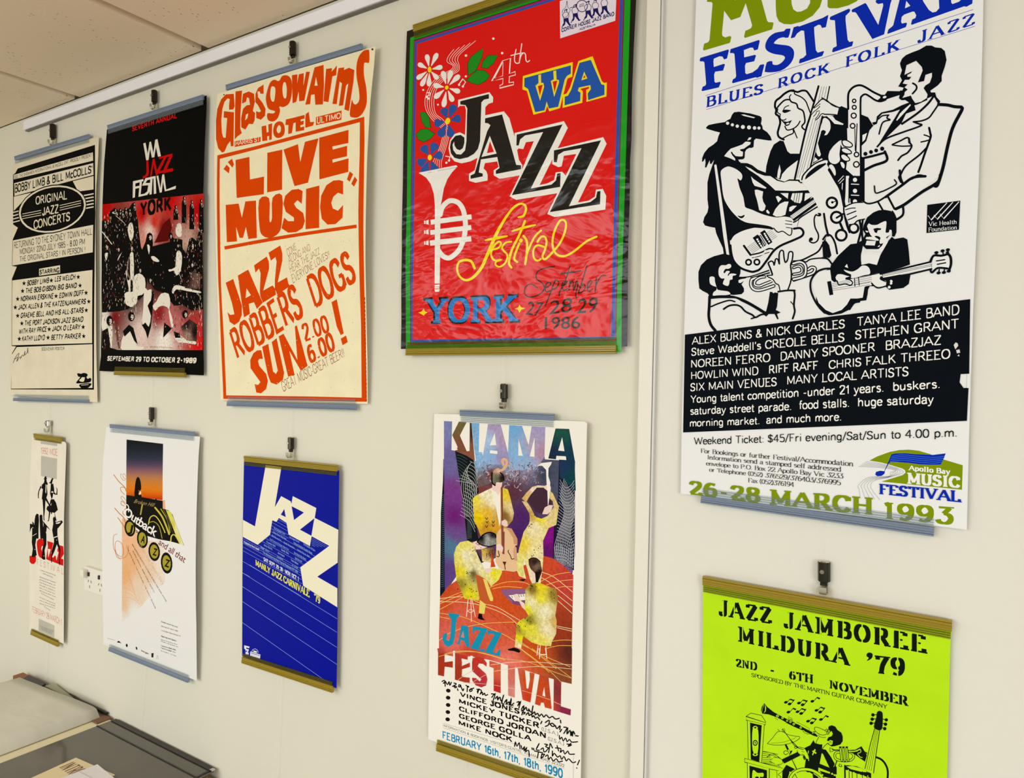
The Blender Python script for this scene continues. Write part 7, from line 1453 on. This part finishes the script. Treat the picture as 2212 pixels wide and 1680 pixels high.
s.blob('242,1160 255,1142 272,1150 290,1172 270,1165', '14161A'); s.blob('345,1195 358,1175 370,1200 358,1218', '14161A'); s.blob('465,1225 475,1212 486,1235 478,1252', '14161A'); s.poly('655,1292 683,1288 678,1345 656,1340', '14161A'); s.line('715,1362 728,1315 738,1368', 3, '9A7060')
s.crop(0, 0, 1)
op = s.build('poster', '229.6,922 330,931 432,943 429,980 427,1025 423.5,1150 422.5,1233 424,1350 425,1470 325,1432 223.4,1391 222,1300 220.7,1200 220.7,1061 223,989', WH, PAPER)
tag(op, 'white poster with a desert sunset photo and gold typewriter keys', 'poster')
hanger('hanger_strip', (240, 915.5), (420, 932), .0125, 'clear', 1, 'clear blue tinted strip along the top of the white desert sunset poster', hb=.011)
hanger('hanger_strip', (237.5, 1405), (408, 1473.5), .0125, 'clear', -1, 'clear blue tinted strip along the bottom of the white desert sunset poster', hb=.0095, hl=.009)

# ---- narrow white poster, lower far left
s = Sheet(0.0105, bend=bow(.005), step=.05, bbox=(66, 945, 141, 1385)); WH = 'E9E1D2'; K = '100F0E'; GY = 'BDB9AD'; RR = 'C8503C'
s.crop(50, 900, 6.46)
s.polys('245,340 475,372 475,410 245,376;250,542 475,585 470,872 248,825', GY)
s.sans('1992-MOE', '248,512 482,545', (88, 94), RR, w=.07)
for t_ in ('302,835 322,828 328,855 340,862 325,868 330,905 345,935 330,960 340,1080 325,1130 370,1220 405,1350 392,1360 375,1290 350,1220 312,1165 305,1290 295,1400 300,1452 285,1440 280,1300 270,1160 260,1140 275,1010 250,990 225,1040 218,1095 220,1140 208,1135 205,1080 215,1030 240,970 290,920 298,880 288,872',
           '400,850 425,862 415,880 392,872 380,905 358,925 385,930 382,1010 400,940 420,930 432,1000 435,1050 460,1080 470,1020 455,975 480,1010 478,1090 440,1085 420,1070 410,1130 395,1150 430,1150 460,1200 485,1298 440,1340 455,1400 470,1460 450,1440 435,1340 380,1330 370,1400 360,1455 335,1458 352,1440 360,1330 325,1290 335,1250 365,1240 380,1170 395,1140 375,1070',
           '170,1380 190,1350 215,1360 222,1440 215,1560 215,1700 130,1700 150,1560 160,1440', '228,1380 245,1362 268,1372 272,1450 300,1480 350,1540 385,1590 330,1540 325,1600 300,1620 310,1700 240,1700 232,1500', '95,1490 130,1500 125,1460 150,1480 160,1560 130,1540 110,1560 92,1620', '415,1420 430,1390 450,1410 455,1470 540,1445 555,1470 500,1540 480,1560 470,1700 425,1700 405,1580 420,1490'): s.poly(t_, K)
for t_ in ('315,940 325,950 320,1070 310,1050', '405,1035 425,1050 420,1060 385,1055', '250,960 262,950 255,990', '155,1420 160,1470 150,1500 152,1450', '275,1460 285,1500 280,1540', '380,1230 395,1200 390,1240', '455,1480 530,1462 500,1490 460,1495'): s.poly(t_, WH)
s.crop(50, 1140, 6.46)
s.poly('190,210 215,160 245,150 270,155 300,220 290,400 250,420 210,370', 'D01410', True); s.poly('88,388 182,395 178,470 150,505 115,500 90,470', 'D01410'); s.poly('335,182 420,205 418,225 390,350 405,410 425,410 505,240 560,255 568,360 550,420 562,445 560,530 330,440 320,430 345,260', 'D01410')
s.polys('250,290 262,255 282,250 262,310 270,340;345,290 385,300 350,415;440,320 470,230 480,330 495,340 465,455 455,390 425,385;565,370 565,440 530,425', WH)
for t_ in ('125,0 205,0 205,120 185,140 170,240 190,380 150,408 118,400 135,290 120,200 125,100', '240,0 305,0 325,90 325,230 300,310 310,440 285,445 258,425 270,290 290,200 265,120', '430,0 475,0 480,110 500,220 522,300 512,400 515,530 498,500 505,320 470,230 440,320 405,400 398,490 388,480 395,330 430,200 430,110', '280,0 320,20 300,40'): s.poly(t_, K)
s.line('135,110 185,80', 6, WH); s.line('430,135 475,118', 12, WH); s.dots('165,300,5 290,390,5 468,170,5', 1, WH)
s.sans('FESTIVAL', '192,512 562,650', (80, 90), 'B04838', w=.06, space=1.7)
for k in range(2): s.sans('A weekend of entertainment exquisite', f'{232+k*40},{590+k*46} {455-k*40},{668+k*30}', (14, 14), '5A5650', w=.14)
for k in range(7): s.sans(('Come along and join in the sounds', 'and smells of the Moe Jazz Fair', 'Street Parade with the Victoria', 'Police Band, Jazz Breakfast, Jazz', 'Mass, Jazz Picnic plus over 20 Jazz', 'Bands playing at different venues', 'during the entire weekend')[k], f'{228+(22 if k==6 else 0)},{688+k*38} {450-(22 if k==6 else 0)},{768+k*40}', (15, 15), '5A5650', w=.14)
for k in range(4): s.sans(('The Festival is sponsored by the', 'Valley Jazz Band and has been', 'registered with the Victorian Jazz', 'Co-ordinator')[k], f'{226+(65 if k==3 else 0)},{972+k*42} {448-(65 if k==3 else 0)},{1065+k*32}', (15, 15), '6A665E', w=.14)
s.sans('FEBRUARY 28-MARCH 1', '125,1170 540,1358', (78, 92), RR, w=.07)
s.poly('218,1265 438,1360 436,1530 214,1430', GY)
for k in range(4): s.sans('Further information and bookings', f'{235+k*8},{1372+k*17} {425-k*8},{1440+k*15}', (10, 10), '4A4844', w=.14)
s.crop(0, 0, 1)
mp_ = s.build('poster', '69,943.5 140,954 143,958 142.8,975 141,1024 138,1117 138,1202 137.8,1300 137.5,1390 63,1359 63.2,1280 64,1202 63.6,1132 65.5,1008', WH, PMATTE)
tag(mp_, 'narrow white poster with black silhouettes over red letters, lower far left', 'poster')
hanger('hanger_strip', (75.5, 935.5), (133, 943.5), .0125, 'gold', 1, 'amber plastic strip along the top of the narrow white silhouette poster', hb=.014, hl=.006)
hanger('hanger_strip', (69, 1370), (127, 1396), .0125, 'gold', -1, 'amber plastic strip along the bottom of the narrow white silhouette poster', hb=.0125, hl=.006)
# ================================================================== low plan cabinet with portfolios, under the posters at far left
WOOD = pmat('cabinet_wood', 'A98B5E', 0.5, noise=.15, nscale=12); EDGE = pmat('cabinet_edge', '6B4A2C', 0.5)
X0, X1 = onlevel(31, 1459, TZ).x, onlevel(474, 1664, TZ).x + .004
cab = empty('plan_cabinet', ((X0 + X1) / 2, -.5, 0)); tag(cab, 'low wooden plan cabinet against the wall at the lower left', 'cabinet')
box('top', ((X0 + X1) / 2, -.49, TZ - .030), (X1 - X0, .96, .024), WOOD, cab, .002)
box('body', ((X0 + X1) / 2 - .01, -.49, (TZ - .042 + .06) / 2), (X1 - X0 - .04, .90, TZ - .042 - .06), EDGE, cab, .002)
box('plinth', ((X0 + X1) / 2 - .01, -.47, .03), (X1 - X0 - .10, .84, .06), pmat('plinth_black', '1C1A18', .6), cab)
for k in range(6):
    z = .10 + k * .088
    d = box('drawer', ((X0 + X1) / 2 - .01, -.946, z + .04), (X1 - X0 - .08, .012, .080), WOOD, cab, .0015)
    for q in (-.25, .25):
        h = box('handle', ((X0 + X1) / 2 + q, -.962, z + .045), (.12, .02, .012), CHROME, None, .003); h.parent = d; h.location = h.location - cab.location - d.location
ZT = TZ - .018
def slabq(name, pts, z0, z1, mat, parent=None, bevel=0.0):
    """flat sheet with the given (x, y) corners between heights z0 and z1"""
    n = len(pts); vs = [(x, y, z0) for x, y in pts] + [(x, y, z1) for x, y in pts]
    ar = sum(pts[i][0] * pts[(i + 1) % n][1] - pts[(i + 1) % n][0] * pts[i][1] for i in range(n))
    up = tuple(range(n, 2 * n)); dn = tuple(range(n - 1, -1, -1)); sd = [(i, (i + 1) % n, n + (i + 1) % n, n + i) for i in range(n)]
    if ar < 0: up = up[::-1]; dn = dn[::-1]; sd = [f[::-1] for f in sd]
    return link_mesh(name, vs, [up, dn] + sd, mat, parent)
# board under the portfolios
pts = lambda l, z: [tuple(onlevel(x, y, z)[:2]) for x, y in l]
A = onlevel(249, 1553.5, TZ); Bq = onlevel(472, 1662, TZ)
bd = slabq('foam_board', [(A.x - .052, -.012), (A.x + .02, -.012), (A.x + .02, -.80), (A.x - .052, -.80)], ZT, TZ - .002, pmat('foam_board_cream', 'E4D8B4', .6)); tag(bd, 'cream board edge showing between the padded sheet and the dark portfolio', 'board')
rb = slabq('rag_strip', [(A.x - .11, -.008), (A.x - .015, -.008), (A.x - .015, -.045), (A.x - .11, -.045)], TZ - .0019, TZ + .002, pmat('brown_card', '7A5840', .7)); tag(rb, 'small rust brown card end at the wall behind the padded sheet', 'card')
# dark portfolio sleeve
def sleeve(m, N, L, b, tc):
    n = N.new('ShaderNodeTexNoise'); n.inputs['Scale'].default_value = 5; n.inputs['Detail'].default_value = 3; L.new(tc.outputs['Object'], n.inputs['Vector'])
    bp = N.new('ShaderNodeBump'); bp.inputs['Strength'].default_value = .35; bp.inputs['Distance'].default_value = .01
    L.new(n.outputs['Fac'], bp.inputs['Height']); L.new(bp.outputs[0], b.inputs['Normal'])
SLV = pmat('grey_plastic_sleeve', '57534A', .12, spec=.6, noise=.12, nscale=5, setup=sleeve); BLK = pmat('black_binding', '0E0F10', .35)
po = empty('portfolio', (A.x, -.4, TZ)); tag(po, 'glossy dark grey portfolio sleeve with black edging by the wall', 'portfolio')
xa, xb = A.x + .001, Bq.x - .002
slabq('sleeve', [(xa, -.012), (xb, -.012), (xb, -.80), (xa, -.80)], TZ - .0015, TZ + .002, SLV, po)
slabq('spine', [(xa + .005, -.006), (xb, -.006), (xb, -.019), (xa + .005, -.019)], TZ + .0021, TZ + .0042, BLK, po)
slabq('piping', [(xa + .0, -.051), (xb - .008, -.051), (xb - .008, -.0545), (xa + .0, -.0545)], TZ + .0021, TZ + .0034, BLK, po)
slabq('piping', [(xb - .010, -.012), (xb - .004, -.012), (xb - .004, -.80), (xb - .010, -.80)], TZ + .0021, TZ + .0034, BLK, po)
slabq('zip_pull', [(xb - .006, -.010), (xb + .004, -.010), (xb + .004, -.020), (xb - .006, -.020)], TZ + .0043, TZ + .0065, CHROME, po)
# padded tracing sheets, curling down at their right hand edge
def pad(m, N, L, b, tc):
    n = N.new('ShaderNodeTexNoise'); n.inputs['Scale'].default_value = 4; n.inputs['Detail'].default_value = 3; n.inputs['Distortion'].default_value = .3
    mp = N.new('ShaderNodeMapping'); mp.inputs['Scale'].default_value = (.7, 2.2, 1); mp.inputs['Rotation'].default_value = (0, 0, .5)
    L.new(tc.outputs['Object'], mp.inputs['Vector']); L.new(mp.outputs[0], n.inputs['Vector'])
    bp = N.new('ShaderNodeBump'); bp.inputs['Strength'].default_value = .5; bp.inputs['Distance'].default_value = .015
    L.new(n.outputs['Fac'], bp.inputs['Height']); L.new(bp.outputs[0], b.inputs['Normal'])
PADM = pmat('tracing_paper', 'D2CFC2', .35, spec=.4, noise=.12, nscale=5, setup=pad)
PR = onlevel(216, 1541, TZ + .012); PB = onlevel(36, 1460, TZ + .030); vs = []; fs = []; nx, ny = 26, 20
for j in range(ny + 1):
    for i in range(nx + 1):
        u = i / nx; v = j / ny
        x = PB.x + (PR.x - PB.x) * u; y = PB.y + (min(PR.y, -.016) - PB.y) * u - v * .72
        d = PR.x - x; lift = .022 + .008 * min(d / .3, 1) + .003 * math.sin(x * 9 + y * 5) * min(1, d * 6)
        e = min(d / .03, 1) * .999; z = TZ + lift * math.sqrt(max(0, 1 - (1 - e) ** 2)) * (.55 + .45 * min(1, (x - PB.x) / .02 + .4)) + .0016
        vs.append((x, y, z))
for j in range(ny):
    for i in range(nx): a = j * (nx + 1) + i; fs.append((a, a + nx + 1, a + nx + 2, a + 1))
k = len(vs); vs += [(x, y, TZ + .0005) for x, y, z in vs[:k]]
for j in range(ny):
    for i in range(nx): a = k + j * (nx + 1) + i; fs.append((a, a + 1, a + nx + 2, a + nx + 1))
rim = [i for i in range(nx + 1)] + [j * (nx + 1) + nx for j in range(1, ny + 1)] + [ny * (nx + 1) + i for i in range(nx - 1, -1, -1)] + [j * (nx + 1) for j in range(ny - 1, 0, -1)]
for q in range(len(rim)): a, b_ = rim[q], rim[(q + 1) % len(rim)]; fs.append((a, b_, k + b_, k + a))
bm = bmesh.new(); bv = [bm.verts.new(v) for v in vs]
for f in fs: bm.faces.new([bv[i] for i in f])
bmesh.ops.recalc_face_normals(bm, faces=bm.faces[:])
pd = bm_obj('tracing_paper_pad', bm, PADM, smooth=True); tag(pd, 'thick pale translucent sheets curling at the edge, lower left', 'paper')
# bits behind it, against the wall
def strip(name, l, z0, z1, mat, label, cat):
    o = slabq(name, [(x, min(y, -.004)) for x, y in pts(l, z1)], z0, z1, mat); return tag(o, label, cat)
strip('brown_folder', [(28, 1459), (50, 1452), (72, 1463), (50, 1472)], TZ - .002, TZ + .010, pmat('brown_folder', '8C5A30', .6), 'brown folder end behind the pale sheets at the wall', 'folder')
strip('dark_book', [(51, 1465), (62, 1457), (99, 1475.5), (88, 1482)], TZ + .0105, TZ + .017, pmat('dark_blue_cover', '16202C', .4), 'small dark blue book behind the pale sheets at the wall', 'book')
q = [onwall(117, 1474.5, .008), onwall(156, 1504, .006), onlevel(172, 1517, TZ + .006), onlevel(97, 1481, TZ + .020)]
q[2].y = min(q[2].y, -.014); q[3].y = min(q[3].y, -.03)
fo = link_mesh('clear_sheet', [tuple(v) for v in q] + [(v.x, v.y + .0008, v.z - .0010) for v in q], [(3, 2, 1, 0), (4, 5, 6, 7), (0, 1, 5, 4), (1, 2, 6, 5), (2, 3, 7, 6), (3, 0, 4, 7)], see_through('greenish_film', 'E4E6D4', .5, 'C4C6AC')); tag(fo, 'greenish clear plastic sheet leaning behind the pale sheets', 'sheet')
p0, p1, p2, p3 = (onwall(150, 1500, .007), onwall(172, 1513, .007), onwall(200, 1526, .007), onwall(231, 1541, .007))
bm = bmesh.new()
for a, b_ in ((p0, p1), (p1, p2), (p2, p3)): bm_cyl(bm, a, b_, .004, 8)
co = bm_obj('black_cord', bm, BLK); tag(co, 'black cord running along the wall behind the pale sheets', 'cord')
# loose cards on the portfolio
def rect(c, right, left, lr, ll, z):
    C = Vector(onlevel(*c, z)[:2]); Rv = (Vector(onlevel(*right, z)[:2]) - C).normalized(); Lv = Vector((-Rv.y, Rv.x)); L0 = Vector(onlevel(*left, z)[:2]) - C
    if Lv.dot(L0) < 0: Lv = -Lv
    return C, Rv, Lv, [tuple(C), tuple(C + Rv * lr), tuple(C + Rv * lr + Lv * ll), tuple(C + Lv * ll)]
z = TZ + .0045
C, Rv, Lv, q = rect((164, 1635.8), (204, 1653.4), (63, 1680), .15, .21, z + .002)
card = slabq('card', q, z, z + .002, pmat('beige_card', 'E2CFA4', .6)); tag(card, 'beige card with thick brown letters on the dark portfolio', 'card')
LT = pmat('brown_ink', '7A5840', .6); vs = []; fs = []
v_, t_ = stroke_font('INTRO', .22, .1, 0, 0, 1.0); wmax = max(a for a, b in v_)
BLc, BRc, TLc, TRc = (onlevel(*c_, z + .0022) for c_ in ((126, 1658), (155, 1678), (159.5, 1643.7), (189, 1662)))
for a, b in v_:
    a /= wmax; p = BLc * (1 - a) * (1 - b) + BRc * a * (1 - b) + TLc * (1 - a) * b + TRc * a * b; vs.append((p.x, p.y, z + .0022))
fs = [t if (Vector(vs[t[1]]) - Vector(vs[t[0]])).cross(Vector(vs[t[2]]) - Vector(vs[t[0]])).z > 0 else t[::-1] for t in t_]
o = link_mesh('lettering', vs, fs, LT, card)
PW = pmat('white_sheet', 'E4DFE2', .55)
C, Rv, Lv, q = rect((210.5, 1650), (247.4, 1680), (175.8, 1664), .15, .105, z + .004)
pa = slabq('paper_sheet', q, z + .003, z + .0038, PW); tag(pa, 'small white sheet over the right corner of the beige card', 'paper')
C, Rv, Lv, q = rect((169, 1666.5), (196, 1680), (132, 1680), .12, .12, z + .006)
pa = slabq('paper_sheet', q, z + .0055, z + .0063, PW); tag(pa, 'white sheet lying on the beige card, frontmost of the loose papers', 'paper')
